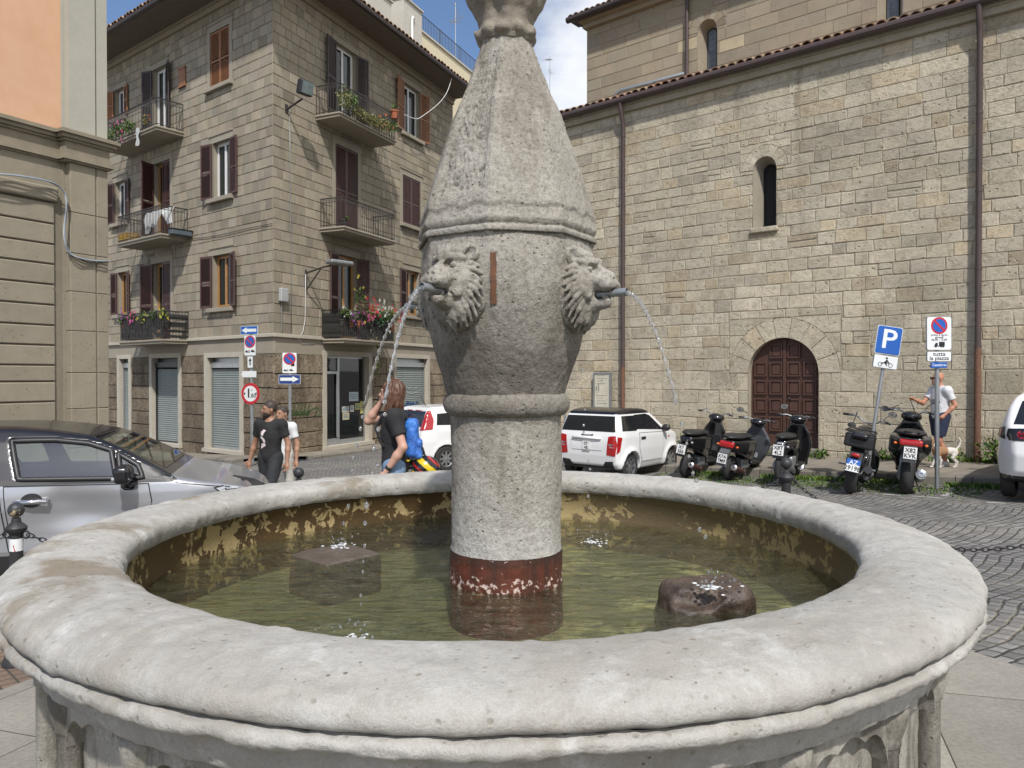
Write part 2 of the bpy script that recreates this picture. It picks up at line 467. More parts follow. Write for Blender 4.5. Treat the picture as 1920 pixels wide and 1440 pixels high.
M['cream'] = pm('cream_plaster', (.66,.58,.40), .9, col2=(.58,.51,.36), bp=.2)
M['cream_grey'] = pm('grey_render', (.5,.48,.42), .9, col2=(.44,.42,.37), bp=.2)
M['roof_tile'] = pm('roof_tile', (.42,.27,.16), .9, col2=(.24,.165,.115), vs=9, bp=.6, bs=40, attr=True)
M['dark_gutter'] = pm('dark_gutter', (.035,.025,.022), .55, col2=(.05,.035,.03), vs=3)
M['downpipe'] = pm('brown_downpipe', (.085,.055,.05), .5, col2=(.06,.042,.04), vs=4)
M['rust_pipe'] = pm('rusty_pipe', (.20,.095,.05), .8, col2=(.09,.05,.035), vs=14, bp=.3)
M['shutter_dark'] = pm('dark_shutter', (.050,.033,.034), .55, col2=(.036,.026,.028), vs=5)
M['shutter_brown'] = pm('brown_shutter', (.085,.038,.032), .55, col2=(.06,.03,.027), vs=5)
M['shutter_orange'] = pm('orange_wood_shutter', (.30,.125,.048), .55, col2=(.20,.085,.035), vs=5)
M['frame_white'] = pm('white_frame', (.72,.72,.70), .45, col2=(.66,.66,.64))
M['frame_wood'] = pm('honey_wood_frame', (.42,.22,.075), .45, col2=(.34,.17,.06))
M['curtain'] = pm('white_curtain', (.62,.62,.60), .9, col2=(.45,.46,.45), vs=4)
M['iron'] = pm('wrought_iron', (.030,.028,.027), .6, col2=(.05,.042,.036), vs=12)
M['metal_grey'] = pm('galvanised_pole', (.36,.38,.39), .45, .6, col2=(.29,.31,.32), vs=8)
M['alu'] = pm('brushed_aluminium', (.45,.46,.46), .4, .8, col2=(.38,.39,.39))
M['roller'] = pm('grey_roller_shutter', (.235,.265,.25), .6, .0, col2=(.19,.215,.205), vs=2)
M['blackp'] = pm('black_plastic', (.016,.016,.017), .45, col2=(.024,.024,.025), vs=20)
M['blackgloss'] = pm('black_gloss_paint', (.010,.010,.012), .24, col2=(.012,.012,.014), coat=.35)
M['rubber'] = pm('tyre_rubber', (.020,.020,.021), .85, col2=(.035,.034,.032), vs=12, bp=.3)
M['chrome'] = pm('chrome', (.68,.68,.69), .14, 1.0, col2=(.6,.6,.62))
M['rim'] = pm('alloy_rim', (.52,.53,.54), .3, .85, col2=(.45,.46,.47))
M['white_paint'] = pm('white_car_paint', (.76,.76,.75), .3, col2=(.73,.73,.72), vs=2, coat=.5)
M['silver_paint'] = pm('silver_car_paint', (.40,.41,.43), .30, .55, col2=(.365,.375,.395), vs=900, coat=.5)
M['lamp_red'] = pm('red_lamp', (.42,.012,.014), .12, col2=(.30,.008,.01), vs=18, coat=.8)
M['lamp_orange'] = pm('orange_lamp', (.75,.16,.02), .15, col2=(.6,.11,.015), coat=.8)
M['lamp_clear'] = pm('clear_lamp', (.62,.64,.66), .08, .4, col2=(.35,.37,.40), vs=30, coat=1)
M['plate'] = pm('number_plate', (.74,.74,.72), .45, col2=(.70,.70,.68))
M['ink'] = pm('black_lettering', (.012,.012,.013), .6)
M['sign_white'] = pm('sign_white', (.72,.74,.74), .4, col2=(.68,.70,.70), vs=5)
M['sign_blue'] = pm('sign_blue', (.012,.105,.42), .4, col2=(.012,.095,.38), vs=5)
M['sign_navy'] = pm('sign_navy', (.018,.045,.20), .4, col2=(.016,.04,.18), vs=5)
M['sign_red'] = pm('sign_red', (.50,.018,.03), .4, col2=(.45,.016,.026), vs=5)
M['sign_back'] = pm('sign_grey_edge', (.30,.31,.32), .5, .5)
M['door_wood'] = pm('dark_red_wood', (.085,.038,.026), .55, col2=(.066,.030,.021), vs=3, bp=.15, bs=90)
M['terracotta'] = pm('terracotta', (.40,.13,.065), .85, col2=(.32,.10,.05))
M['leaf'] = pm('leaf_green', (.075,.125,.028), .6, col2=(.045,.085,.02), vs=20, attr=True)
M['petal'] = pm('flower_petal', (1, 1, 1), .6, col2=(.85,.85,.85), attr=True)
def glass_mat(name, tint, trans, rough=.02, ior=1.5):
    m, nt, b, tc = newmat(name)
    fr = node(nt, 'ShaderNodeFresnel', {'IOR': ior}).outputs[0]
    t = node(nt, 'ShaderNodeBsdfTransparent', {'Color': tint})
    g = node(nt, 'ShaderNodeBsdfGlossy', {'Color': (1,1,1), 'Roughness': rough})
    d = node(nt, 'ShaderNodeBsdfDiffuse', {'Color': (.03,.035,.035)})
    a = node(nt, 'ShaderNodeMixShader', {0: trans, 1: d.outputs[0], 2: t.outputs[0]})
    o = node(nt, 'ShaderNodeMixShader', {0: fr, 1: a.outputs[0], 2: g.outputs[0]})
    nt.links.new(o.outputs[0], nt.nodes['Material Output'].inputs[0]); return m
M['glass'] = glass_mat('window_glass', (.55,.62,.62), .75)
M['car_glass'] = glass_mat('car_glass', (.70,.80,.77), .97, .02, 2.1)
M['dark_glass'] = glass_mat('dark_tinted_glass', (.12,.14,.15), .5)
def dark_room():
    m, nt, b, tc = newmat('dark_interior'); setb(nt, b, Base_Color=(.02,.02,.02), Roughness=.9); return m
M['dark'] = dark_room()
def cobble_mat():
    """small square setts laid in arcs"""
    m, nt, b, tc = newmat('basalt_setts')
    mp = node(nt, 'ShaderNodeMapping', {'Vector': tc, 'Rotation': (0, 0, rad(-40))}).outputs[0]
    x, y, z = sep(nt, mp)
    wob = mth(nt, 'MULTIPLY', mth(nt, 'ABSOLUTE', mth(nt, 'SINE', mth(nt, 'MULTIPLY', x, 1.9))), .11)
    v = node(nt, 'ShaderNodeCombineXYZ', {0: x, 1: mth(nt, 'ADD', y, wob), 2: 0.0}).outputs[0]
    w = node(nt, 'ShaderNodeTexNoise', {'Vector': tc, 'Scale': 5.0, 'Detail': 2}).outputs['Color']
    v = mix(nt, .06, v, w, 'ADD')
    def br(mort, smooth):
        return node(nt, 'ShaderNodeTexBrick', {'Vector': v, 'Color1': (.2,.2,.2), 'Color2': (1,1,1), 'Mortar': (0,0,0), 'Scale': 1.0, 'Mortar Size': mort,
                'Mortar Smooth': smooth, 'Brick Width': .115, 'Row Height': .105, 'Bias': 0.0})
    k = br(.010, .6)
    tone = ramp(nt, k.outputs['Color'], [(.2, (.14,.137,.133)), (1.0, (.24,.235,.225))])
    big = ramp(nt, nz(nt, tc, .55, 5, .6), [(.35, (.85,.85,.86)), (.65, (1.2,1.17,1.12))])
    c = mix(nt, 1, tone, big, 'MULTIPLY')
    c = mix(nt, .5, c, ramp(nt, nz(nt, tc, 90, 4, .7), [(.3, .6), (.7, 1.3)]), 'MULTIPLY')
    sand = ramp(nt, nz(nt, tc, .9, 4, .6), [(.45, (.055,.05,.044)), (.62, (.20,.175,.125))])
    c = mix(nt, k.outputs['Fac'], c, sand)
    h = mth(nt, 'ADD', mth(nt, 'SUBTRACT', 1.0, br(.02, 1.0).outputs['Fac']), mth(nt, 'MULTIPLY', nz(nt, tc, 60, 4, .7), .25))
    setb(nt, b, Base_Color=c, Roughness=mth(nt, 'ADD', .5, mth(nt, 'MULTIPLY', nz(nt, tc, 30), .35)), Specular_IOR_Level=.4, Normal=bump(nt, h, .9, .016))
    return m
M['setts'] = cobble_mat()
def slab_mat(name, c1, c2, bw, rh, mort=.006, rot=0.0, mc=(.06,.055,.045)):
    m, nt, b, tc = newmat(name)
    mp = node(nt, 'ShaderNodeMapping', {'Vector': tc, 'Rotation': (0, 0, rot)}).outputs[0]
    k = node(nt, 'ShaderNodeTexBrick', {'Vector': mp, 'Color1': (.55,.55,.55), 'Color2': (1,1,1), 'Mortar': (0,0,0), 'Scale': 1.0, 'Mortar Size': mort,
            'Mortar Smooth': .3, 'Brick Width': bw, 'Row Height': rh})
    c = mix(nt, ramp(nt, nz(nt, tc, 1.4, 6, .65), [(.35, 0), (.65, 1)]), c1, c2)
    c = mix(nt, .6, c, k.outputs['Color'], 'MULTIPLY')
    c = mix(nt, .6, c, ramp(nt, nz(nt, tc, 45, 6, .75), [(.3, .55), (.7, 1.3)]), 'MULTIPLY')
    c = mix(nt, k.outputs['Fac'], c, mc)
    h = mth(nt, 'SUBTRACT', mth(nt, 'MULTIPLY', nz(nt, tc, 35, 6, .7), .5), k.outputs['Fac'])
    setb(nt, b, Base_Color=c, Roughness=.85, Normal=bump(nt, h, .6, .008)); return m
M['pavement'] = slab_mat('pavement_slabs', (.30,.26,.205), (.23,.205,.165), .9, .5, .006, rad(-40))
M['kerb'] = slab_mat('kerb_stone', (.26,.235,.19), (.2,.18,.15), 1.1, .5, .008, rad(-40))
M['plinth'] = slab_mat('plinth_stone', (.36,.335,.285), (.285,.265,.225), 1.4, .9, .004, rad(20))
M['diamond'] = slab_mat('diamond_setts', (.24,.165,.115), (.18,.125,.09), .1, .1, .008, rad(45))
# ---------------------------------------------------------------- the lie of the land
CH = Wall((8.46, 15.0, 0), (.766, -.643))          # church aisle wall, local x=0 at photo column 1750
LW = Wall((-7.28, 22.8, 0), (.788, -.616))         # corner block, left face (corner at x=0)
RW = Wall((-7.28, 22.8, 0), (.404, .915))          # corner block, right face (corner at x=0)
PW = Wall((-6.47, 12.0, 0), (.505, .863))          # peach palace, right edge at x=0
FC = Vector((-.07, 3.3, 0)); FZ = ground(0, 3.3)
def sheet(name, pts, mat, dz=0.0, zf=ground, cuts=10):
    b = MB()
    bm = bmesh.new(); f = bm.faces.new([bm.verts.new((p[0], p[1], 0)) for p in pts])
    bmesh.ops.triangulate(bm, faces=[f])
    for v in bm.verts: v.co.z = zf(v.co.x, v.co.y) + dz
    me = bpy.data.meshes.new(name); bm.to_mesh(me); bm.free(); me.materials.append(mat)
    return struct(link(name, me))
sheet('road', [(-400,-300),(400,-300),(400,400),(-400,400)], M['setts'])
def cw(x, y): p = CH.M @ Vector((x, y, 0)); return p
# raised pavement along the church: kerb line 3.1 m in front of the wall
def side(x, y): return ground(x, y) + .15
def paved(name, W_, xs, ys, top, mat, kerbmat, kname):
    """strip from ys[0] (street edge) to ys[1] (wall) in wall coordinates, kerb stone along the street edge"""
    P = lambda x, y: W_.M @ Vector((x, y, 0))
    def zz(x, y):
        p = P(x, y); return p.x, p.y, ground(p.x, p.y) + top
    n = max(2, int((xs[1]-xs[0])/1.0))
    b = MB(); k = MB()
    for i in range(n):
        a = xs[0]+(xs[1]-xs[0])*i/n; c = xs[0]+(xs[1]-xs[0])*(i+1)/n
        b.poly([zz(a, ys[0]+.28), zz(c, ys[0]+.28), zz(c, ys[1]), zz(a, ys[1])])
        j0, j1, j2 = U(-.012,.012), U(-.006,.006), U(-.006,.006)
        q = [zz(a+.006, ys[0]+j0), zz(c-.006, ys[0]+j0), zz(c-.006, ys[0]+.275), zz(a+.006, ys[0]+.275)]
        lo = [Vector(p)-Vector((0,0,top+.1)) for p in q]; hi = [Vector(p)+Vector((0,0,.004+j1)) for p in q]
        e = (W_.Y*.02)
        hi2 = [hi[0]+e, hi[1]+e, hi[2], hi[3]]
        lo2 = [lo[0], lo[1]]
        k.poly([lo[0], lo[1], hi[1]-Vector((0,0,.025)), hi[0]-Vector((0,0,.025))])
        k.poly([hi[0]-Vector((0,0,.025)), hi[1]-Vector((0,0,.025)), hi2[1], hi2[0]])
        k.poly(hi2); k.poly([lo[1], lo[2], hi[2], hi[1]]); k.poly([lo[3], lo[0], hi[0], hi[3]])
    struct(b.build(name, mat)); struct(k.build(kname, kerbmat))
paved('pavement', CH, (-13.5, 7), (-2.75, 1.2), .15, M['pavement'], M['kerb'], 'kerb')
paved('pavement', RW, (.0, 15), (-1.5, .6), .09, M['pavement'], M['kerb'], 'kerb')
paved('pavement', LW, (-14, 0), (-1.3, .6), .09, M['pavement'], M['kerb'], 'kerb')
# round plinth the fountain stands on, and the brown setts left of it
def disc(name, r0, r1, dz, mat, n=96):
    b = MB()
    for i in range(n):
        a, c = 2*PI*i/n, 2*PI*(i+1)/n
        b.poly([(FC.x+r*cos(t), FC.y+r*sin(t), ground(FC.x+r*cos(t), FC.y+r*sin(t))+dz) for r, t in ((r0,a),(r1,a),(r1,c),(r0,c))])
        if dz > .02: b.poly([(FC.x+r1*cos(t), FC.y+r1*sin(t), ground(FC.x+r1*cos(t), FC.y+r1*sin(t))+z) for t, z in ((a,dz),(a,-.02),(c,-.02),(c,dz))])
    return struct(b.build(name, mat))
disc('plinth', 1.2, 3.15, .045, M['plinth'])
b = MB()
for i in range(14):
    a, c = rad(150+5*i), rad(150+5*(i+1))
    b.poly([(FC.x+r*cos(t), FC.y+r*sin(t), ground(FC.x+r*cos(t), FC.y+r*sin(t))+.006) for r, t in ((3.16,a),(4.3,a),(4.3,c),(3.16,c))])
struct(b.build('paving', M['diamond']))
# worn white bay markings by the scooters
def marking(pts, w):
    b = MB()
    for (a, c) in zip(pts, pts[1:]):
        a, c = Vector(a), Vector(c); d = (c-a).normalized(); nrm = Vector((-d.y, d.x, 0))
        n = max(1, int((c-a).length/.12))
        for i in range(n):
            if random.random() < .28: continue
            p, q = a+(c-a)*(i/n), a+(c-a)*((i+1)/n); w0 = w*U(.5,1)
            b.poly([(v.x, v.y, ground(v.x, v.y)+.005) for v in (p-nrm*w0/2, q-nrm*w0/2, q+nrm*w0/2, p+nrm*w0/2)])
    return struct(b.build('road_marking', M['worn_white']))
M['worn_white'] = pm('worn_road_paint', (.52,.51,.48), .8, col2=(.2,.19,.18), vs=9)
g = lambda u, v: ong(u, v)
marking([g(1540,921), g(1640,926), g(1760,934)], .11)
marking([g(1765,933), g(1808,912)], .11)
marking([g(1850,942), g(1925,948)], .11)
marking([g(1655,921), g(1690,905)], .10)
# ---------------------------------------------------------------- the fountain
FT = thing('fountain', 'grey stone spindle fountain with round basin, lion heads and tall carved cone', 'fountain', (FC.x, FC.y, FZ))
CX = .044                                  # the shaft stands a little right of the basin's centre
def fz(h): return CAMZ + h - FZ            # height relative to the camera -> local z
def rim_stain(nt, tc, c):
    x, y, z = sep(nt, tc)
    # brown weathering on the left and back of the rim, pale lime on the rest
    m1 = ramp(nt, nz(nt, tc, 1.6, 7, .68, .8), [(.46, 0), (.58, 1)])
    lowr = ramp(nt, mth(nt, 'ADD', z, mth(nt, 'MULTIPLY', nz(nt, tc, 6, 6, .7), .10)), [(fz(-.76)+.05, 1), (fz(-.69)+.05, 0)])
    c = mix(nt, mth(nt, 'MULTIPLY', lowr, .55), c, (.25,.225,.18))
    left = ramp(nt, mth(nt, 'ADD', mth(nt, 'MULTIPLY', x, -.35), mth(nt, 'MULTIPLY', y, .10)), [(.05, .36), (.42, 1)])
    c = mix(nt, mth(nt, 'MULTIPLY', mth(nt, 'MULTIPLY', m1, left), .85), c, (.21, .17, .115))
    m2 = ramp(nt, nz(nt, tc, 4.5, 8, .75, .3), [(.52, 0), (.66, 1)])
    c = mix(nt, mth(nt, 'MULTIPLY', m2, .55), c, (.62, .62, .60))
    m3 = ramp(nt, nz(nt, tc, 9.0, 8, .8), [(.60, 0), (.72, 1)])
    c = mix(nt, mth(nt, 'MULTIPLY', m3, .45), c, (.20, .165, .12))
    m4 = ramp(nt, nz(nt, tc, 2.4, 10, .8, .4), [(.47, 0), (.56, 1)])
    c = mix(nt, mth(nt, 'MULTIPLY', m4, .42), c, (.30, .29, .265))
    m5 = ramp(nt, nz(nt, tc, 22, 8, .8, .2), [(.52, 0), (.62, 1)])
    c = mix(nt, mth(nt, 'MULTIPLY', m5, .42), c, (.27, .255, .225))
    sp = node(nt, 'ShaderNodeTexVoronoi', {'Vector': tc, 'Scale': 24.0}).outputs['Distance']
    pk = ramp(nt, mth(nt, 'ADD', sp, mth(nt, 'MULTIPLY', nz(nt, tc, 2.2, 6, .7), .85)), [(.40, 0), (.44, 1)])
    return mix(nt, 1.0, c, mix(nt, pk, (.45,.41,.36), (1,1,1)), 'MULTIPLY')
M['rim_stone'] = stone_mat('basin_rim_stone', (.67,.665,.645), (.57,.565,.54), (.75,.75,.74), 2.4, 42, .9, .007, attr=False, stain=rim_stain, fine=220)
def wall_stain(nt, tc, c):
    st = node(nt, 'ShaderNodeMapping', {'Vector': tc, 'Scale': (7, 7, 1.6)}).outputs[0]
    m1 = ramp(nt, nz(nt, st, 1.0, 6, .7), [(.45, 0), (.62, 1)])
    c = mix(nt, mth(nt, 'MULTIPLY', m1, .75), c, (.075, .066, .052))
    m2 = ramp(nt, nz(nt, tc, 5, 7, .75), [(.55, 0), (.7, 1)])
    return mix(nt, mth(nt, 'MULTIPLY', m2, .4), c, (.55,.53,.48))
M['base_stone'] = stone_mat('basin_wall_stone', (.37,.35,.30), (.30,.28,.24), (.43,.41,.36), 2.2, 55, .7, .006, attr=False, stain=wall_stain)
def spindle_stain_shade(nt, tc, c):
    st = node(nt, 'ShaderNodeMapping', {'Vector': tc, 'Scale': (4, 4, .9)}).outputs[0]
    m1 = ramp(nt, nz(nt, st, 1.2, 6, .7), [(.46, 0), (.64, 1)])
    c = mix(nt, mth(nt, 'MULTIPLY', m1, .75), c, (.185,.16,.125))
    x, y, z = sep(nt, tc)
    dark = ramp(nt, mth(nt, 'ADD', mth(nt, 'ABSOLUTE', mth(nt, 'SUBTRACT', z, fz(.02))), mth(nt, 'MULTIPLY', nz(nt, tc, 6, 5, .7), .35)), [(.22, 1), (.46, 0)])  # shade under the bulb's belly put into the stone colour, edge broken up
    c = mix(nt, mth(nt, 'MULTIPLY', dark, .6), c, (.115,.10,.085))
    # lime crust on the lower shaft
    wl = ramp(nt, mth(nt, 'ADD', z, mth(nt, 'MULTIPLY', nz(nt, tc, 7, 6, .7), -.75)), [(fz(-.40)-.42-.3, 1), (fz(-.40)-.2, 0)])
    c = mix(nt, mth(nt, 'MULTIPLY', wl, .5), c, (.56,.55,.52))
    g = ramp(nt, nz(nt, tc, 62, 6, .8), [(.34, (.50,.48,.45)), (.50, (1,1,1)), (.68, (1.28,1.27,1.25))])
    return mix(nt, .8, c, g, 'MULTIPLY')
M['spindle_stone'] = stone_mat('spindle_stone', (.355,.33,.285), (.285,.265,.228), (.43,.405,.355), 3.0, 55, 1.0, .009, attr=False, stain=spindle_stain_shade, fine=120)
def lining():
    m, nt, b, tc = newmat('peeling_brown_lining')
    st = node(nt, 'ShaderNodeMapping', {'Vector': tc, 'Scale': (1, 1, .8)}).outputs[0]
    base = mix(nt, ramp(nt, nz(nt, st, 2.0, 6, .6), [(.35, 0), (.65, 1)]), (.105,.062,.022), (.060,.038,.017))
    x, y, z = sep(nt, tc)
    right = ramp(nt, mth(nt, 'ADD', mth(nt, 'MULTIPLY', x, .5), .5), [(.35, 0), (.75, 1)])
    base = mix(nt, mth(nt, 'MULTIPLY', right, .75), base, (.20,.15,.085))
    zone = nz(nt, tc, 1.5, 3, .5)
    p = mth(nt, 'ADD', mth(nt, 'MULTIPLY', nz(nt, tc, 15, 6, .62, .5), .62), mth(nt, 'MULTIPLY', zone, .5))
    band = ramp(nt, mth(nt, 'ABSOLUTE', mth(nt, 'SUBTRACT', z, fz(-.83))), [(.03, .09), (.10, .0)])
    f = ramp(nt, mth(nt, 'ADD', mth(nt, 'ADD', p, mth(nt, 'MULTIPLY', right, .035)), mth(nt, 'MULTIPLY', band, .45)), [(.612, 0), (.632, 1)])
    c = mix(nt, f, base, (.44,.335,.165))
    c = mix(nt, .5, c, ramp(nt, nz(nt, tc, 70, 5, .7), [(.3, .65), (.7, 1.25)]), 'MULTIPLY')
    under = ramp(nt, z, [(fz(-.905)-.0, 1), (fz(-.895), 0)])
    c = mix(nt, mth(nt, 'MULTIPLY', ramp(nt, z, [(.0, 1), (.001, 1)]), 0.0), c, (.05,.05,.02))
    setb(nt, b, Base_Color=c, Roughness=.55, Normal=bump(nt, mth(nt, 'ADD', mth(nt, 'MULTIPLY', f, -.6), nz(nt, tc, 50, 5)), .5, .004)); return m
M['lining'] = lining()
def floor_mat():
    m, nt, b, tc = newmat('algae_floor')
    f = ramp(nt, nz(nt, tc, 3.2, 7, .68, .8), [(.50, 0), (.64, 1)])
    x, y, z = sep(nt, tc)
    right = ramp(nt, mth(nt, 'ADD', mth(nt, 'MULTIPLY', x, .45), .4), [(.25, .12), (.7, 1)])
    c = mix(nt, ramp(nt, nz(nt, tc, 2.2, 5), [(.3, 0), (.7, 1)]), (.22,.21,.115), (.15,.148,.078))
    c = mix(nt, mth(nt, 'MULTIPLY', f, right), c, (.64,.58,.33))
    d = ramp(nt, nz(nt, tc, 5.0, 6, .7), [(.58, 0), (.70, 1)])
    c = mix(nt, mth(nt, 'MULTIPLY', d, .6), c, (.07,.06,.028))
    setb(nt, b, Base_Color=c, Roughness=.9); return m
M['algae_floor'] = floor_mat()
def water_mat():
    m, nt, b, tc = newmat('basin_water')
    st = node(nt, 'ShaderNodeMapping', {'Vector': tc, 'Scale': (.55, 1.7, 1), 'Rotation': (0, 0, rad(8))}).outputs[0]
    n1 = nz(nt, st, 8, 4, .55, .6); n2 = nz(nt, tc, 30, 3, .6, .4)
    h = mth(nt, 'ADD', n1, mth(nt, 'MULTIPLY', n2, .22))
    N = bump(nt, h, .8, .05)
    fr = node(nt, 'ShaderNodeFresnel', {'IOR': 1.33, 'Normal': N}).outputs[0]
    t = node(nt, 'ShaderNodeBsdfTransparent', {'Color': (.82,.85,.72)})
    d = node(nt, 'ShaderNodeBsdfDiffuse', {'Color': (.22,.215,.13)})
    g = node(nt, 'ShaderNodeBsdfGlossy', {'Color': (1,1,1), 'Roughness': .03, 'Normal': N})
    a = node(nt, 'ShaderNodeMixShader', {0: mth(nt, 'ADD', .05, mth(nt, 'MULTIPLY', ramp(nt, n1, [(.4,0),(.6,1)]), .11)), 1: t.outputs[0], 2: d.outputs[0]})
    o = node(nt, 'ShaderNodeMixShader', {0: fr, 1: a.outputs[0], 2: g.outputs[0]})
    nt.links.new(o.outputs[0], nt.nodes['Material Output'].inputs[0]); return m
M['water'] = water_mat()

# --- basin rim: one lathe with worn, uneven stone
def noisy_lathe(prof, nseg, amp, sc, cx=0.0, cy=0.0, ang0=0.0, fine=.35, extra=None):
    prof = np.array(prof); A = ang0 + np.arange(nseg)*2*PI/nseg
    # resample the profile evenly
    seg = np.hypot(*np.diff(prof, axis=0).T); s = np.concatenate([[0], np.cumsum(seg)])
    R = prof[:,0][:,None]*np.ones(nseg); H = prof[:,1][:,None]*np.ones(nseg)
    T = np.gradient(prof, axis=0); T /= np.maximum(np.hypot(T[:,0], T[:,1]), 1e-9)[:,None]
    nr, nh = T[:,1][:,None], -T[:,0][:,None]
    X, Y = R*np.cos(A), R*np.sin(A)
    d = amp*(fbm(X, Y, H, sc, 4)*.75 + fine*fbm(X, Y, H, sc*6, 3))
    if extra is not None: d = d + extra(A[None,:]+0*R, R, H)
    R2, H2 = R + d*nr, H + d*nh
    V = np.stack([R2*np.cos(A)+cx, R2*np.sin(A)+cy, H2], -1).reshape(-1, 3)
    m = len(prof); i, j = np.meshgrid(np.arange(m-1), np.arange(nseg), indexing='ij')
    a = i*nseg+j; b_ = i*nseg+(j+1) % nseg
    F = np.stack([a, b_, b_+nseg, a+nseg], -1).reshape(-1, 4)
    return V, F
def resample(pts, step):
    out = [pts[0]]
    for a, c in zip(pts, pts[1:]):
        n = max(1, int(math.hypot(c[0]-a[0], c[1]-a[1])/step))
        for i in range(1, n+1): out.append((a[0]+(c[0]-a[0])*i/n, a[1]+(c[1]-a[1])*i/n))
    return out
def smooth_poly(pts, it=2):
    for _ in range(it):
        o = [pts[0]]
        for a, c in zip(pts, pts[1:]):
            o += [(a[0]*.75+c[0]*.25, a[1]*.75+c[1]*.25), (a[0]*.25+c[0]*.75, a[1]*.25+c[1]*.75)]
        pts = o + [pts[-1]]
    return pts
rim_top = smooth_poly([(1.475, fz(-.735)), (1.463, fz(-.715)), (1.458, fz(-.675)), (1.475, fz(-.648)), (1.53, fz(-.632)), (1.62, fz(-.625)), (1.71, fz(-.630)),
           (1.785, fz(-.645)), (1.825, fz(-.668)), (1.836, fz(-.695)), (1.828, fz(-.716)), (1.806, fz(-.726)), (1.80, fz(-.732))])
rim_low = smooth_poly([(1.798, fz(-.727)), (1.816, fz(-.729)), (1.829, fz(-.734)), (1.835, fz(-.746)), (1.831, fz(-.760)), (1.818, fz(-.770)), (1.792, fz(-.780)), (1.763, fz(-.802)),
           (1.752, fz(-.86)), (1.74, fz(-.875)), (1.69, fz(-.885))])
V, F = noisy_lathe(resample(rim_top, .008), 760, .0075, 3.2, extra=lambda a, R, H: -.014*np.clip(fbm(np.cos(a)*R, np.sin(a)*R, H, 11, 2)-.55, 0, 1))
npmesh('rim', V, F, M['rim_stone'], FT)
V, F = noisy_lathe(resample(rim_low, .009), 700, .009, 6.0, fine=.5)
npmesh('moulding', V, F, M['rim_stone'], FT)
# --- panelled outer wall with slim colonnettes and trefoil arches
V, F = noisy_lathe(resample([(1.73, -.02), (1.73, .09), (1.70, .12), (1.672, .13), (1.665, .16), (1.665, fz(-.88))], .02), 400, .004, 8)
npmesh('basin_wall', V, F, M['base_stone'], FT)
NCOL = 26
for k in range(NCOL):
    a = 2*PI*(k+.35)/NCOL
    if sin(a) > .45: continue
    q = L(FT)
    T = Matrix.Rotation(a, 4, 'Z') @ Matrix.Translation((1.685, 0, 0))
    q.lathe([(.055, .12), (.055, .15), (.042, .17), (.038, .19), (.037, fz(-.99)), (.043, fz(-.985)), (.043, fz(-.97)), (.052, fz(-.94)), (.060, fz(-.905)), (.060, fz(-.878))], 14, T)
    q.build('colonnette', M['base_stone'], FT, smooth=True)
    a2 = a + PI/NCOL; n = 24; q = L(FT)
    # trefoil-headed panel moulding between two colonnettes
    hw = 1.70*sin(PI/NCOL)-.035; z0 = fz(-1.02)
    def P3(t, z, r): ang = a2 + t/1.7; return (r*cos(ang), r*sin(ang), z)
    path = []
    for i in range(25):
        t = i/24
        x = -hw + 2*hw*t; arch = math.sqrt(max(0, 1-(x/hw)**2))*hw*.55
        lobe = .022*abs(sin(3*PI*t))
        path.append((x, z0 + arch - .0 + lobe))
    for (x0, z0_), (x1, z1_) in zip(path, path[1:]):
        zt = fz(-.882)
        q.poly([P3(x0, z0_, 1.712), P3(x1, z1_, 1.712), P3(x1, zt, 1.712), P3(x0, zt, 1.712)])
        q.poly([P3(x0, z0_, 1.665), P3(x1, z1_, 1.665), P3(x1, z1_, 1.712), P3(x0, z0_, 1.712)])
    q.build('arched_panel', M['base_stone'], FT)
# --- inside: painted lining, floor
b = L(FT); b.lathe([(1.50, fz(-1.10)), (1.495, fz(-.90)), (1.49, fz(-.725)), (1.475, fz(-.722))], 200, caps=False)
b.build('lining', M['lining'], FT, smooth=True)
b = L(FT); b.lathe([(.05, fz(-1.085)), (1.5, fz(-1.085))], 96, caps=False); b.build('basin_floor', M['algae_floor'], FT)
# water sheet (a disc with real ripples round the places the jets land)
def make_water():
    n = 190; xs = np.linspace(-1.49, 1.49, n)
    X, Y = np.meshgrid(xs, xs, indexing='ij'); Rr = np.hypot(X, Y)
    Z = np.zeros_like(X)
    for (lx, ly, amp) in ((-.50,-.78,.006), (.80,-.52,.006), (-.80,.57,.005), (.50,.66,.007), (0.044,0,.002)):
        d = np.hypot(X-lx, Y-ly); Z += amp*np.cos(d*62)*np.exp(-d*5.5)
    Z += .0022*fbm(X*1.0, Y*2.2, 0*X, 4.5, 3)
    keep = Rr < 1.492
    idx = -np.ones((n, n), int); idx[keep] = np.arange(keep.sum())
    V = np.stack([X[keep], Y[keep], Z[keep]], -1)
    q = np.stack([idx[:-1,:-1], idx[1:,:-1], idx[1:,1:], idx[:-1,1:]], -1).reshape(-1, 4)
    q = q[(q >= 0).all(1)]
    o = npmesh('water', V, q, M['water'])
    o.location = (FC.x, FC.y, CAMZ-.895); struct(o)
make_water()
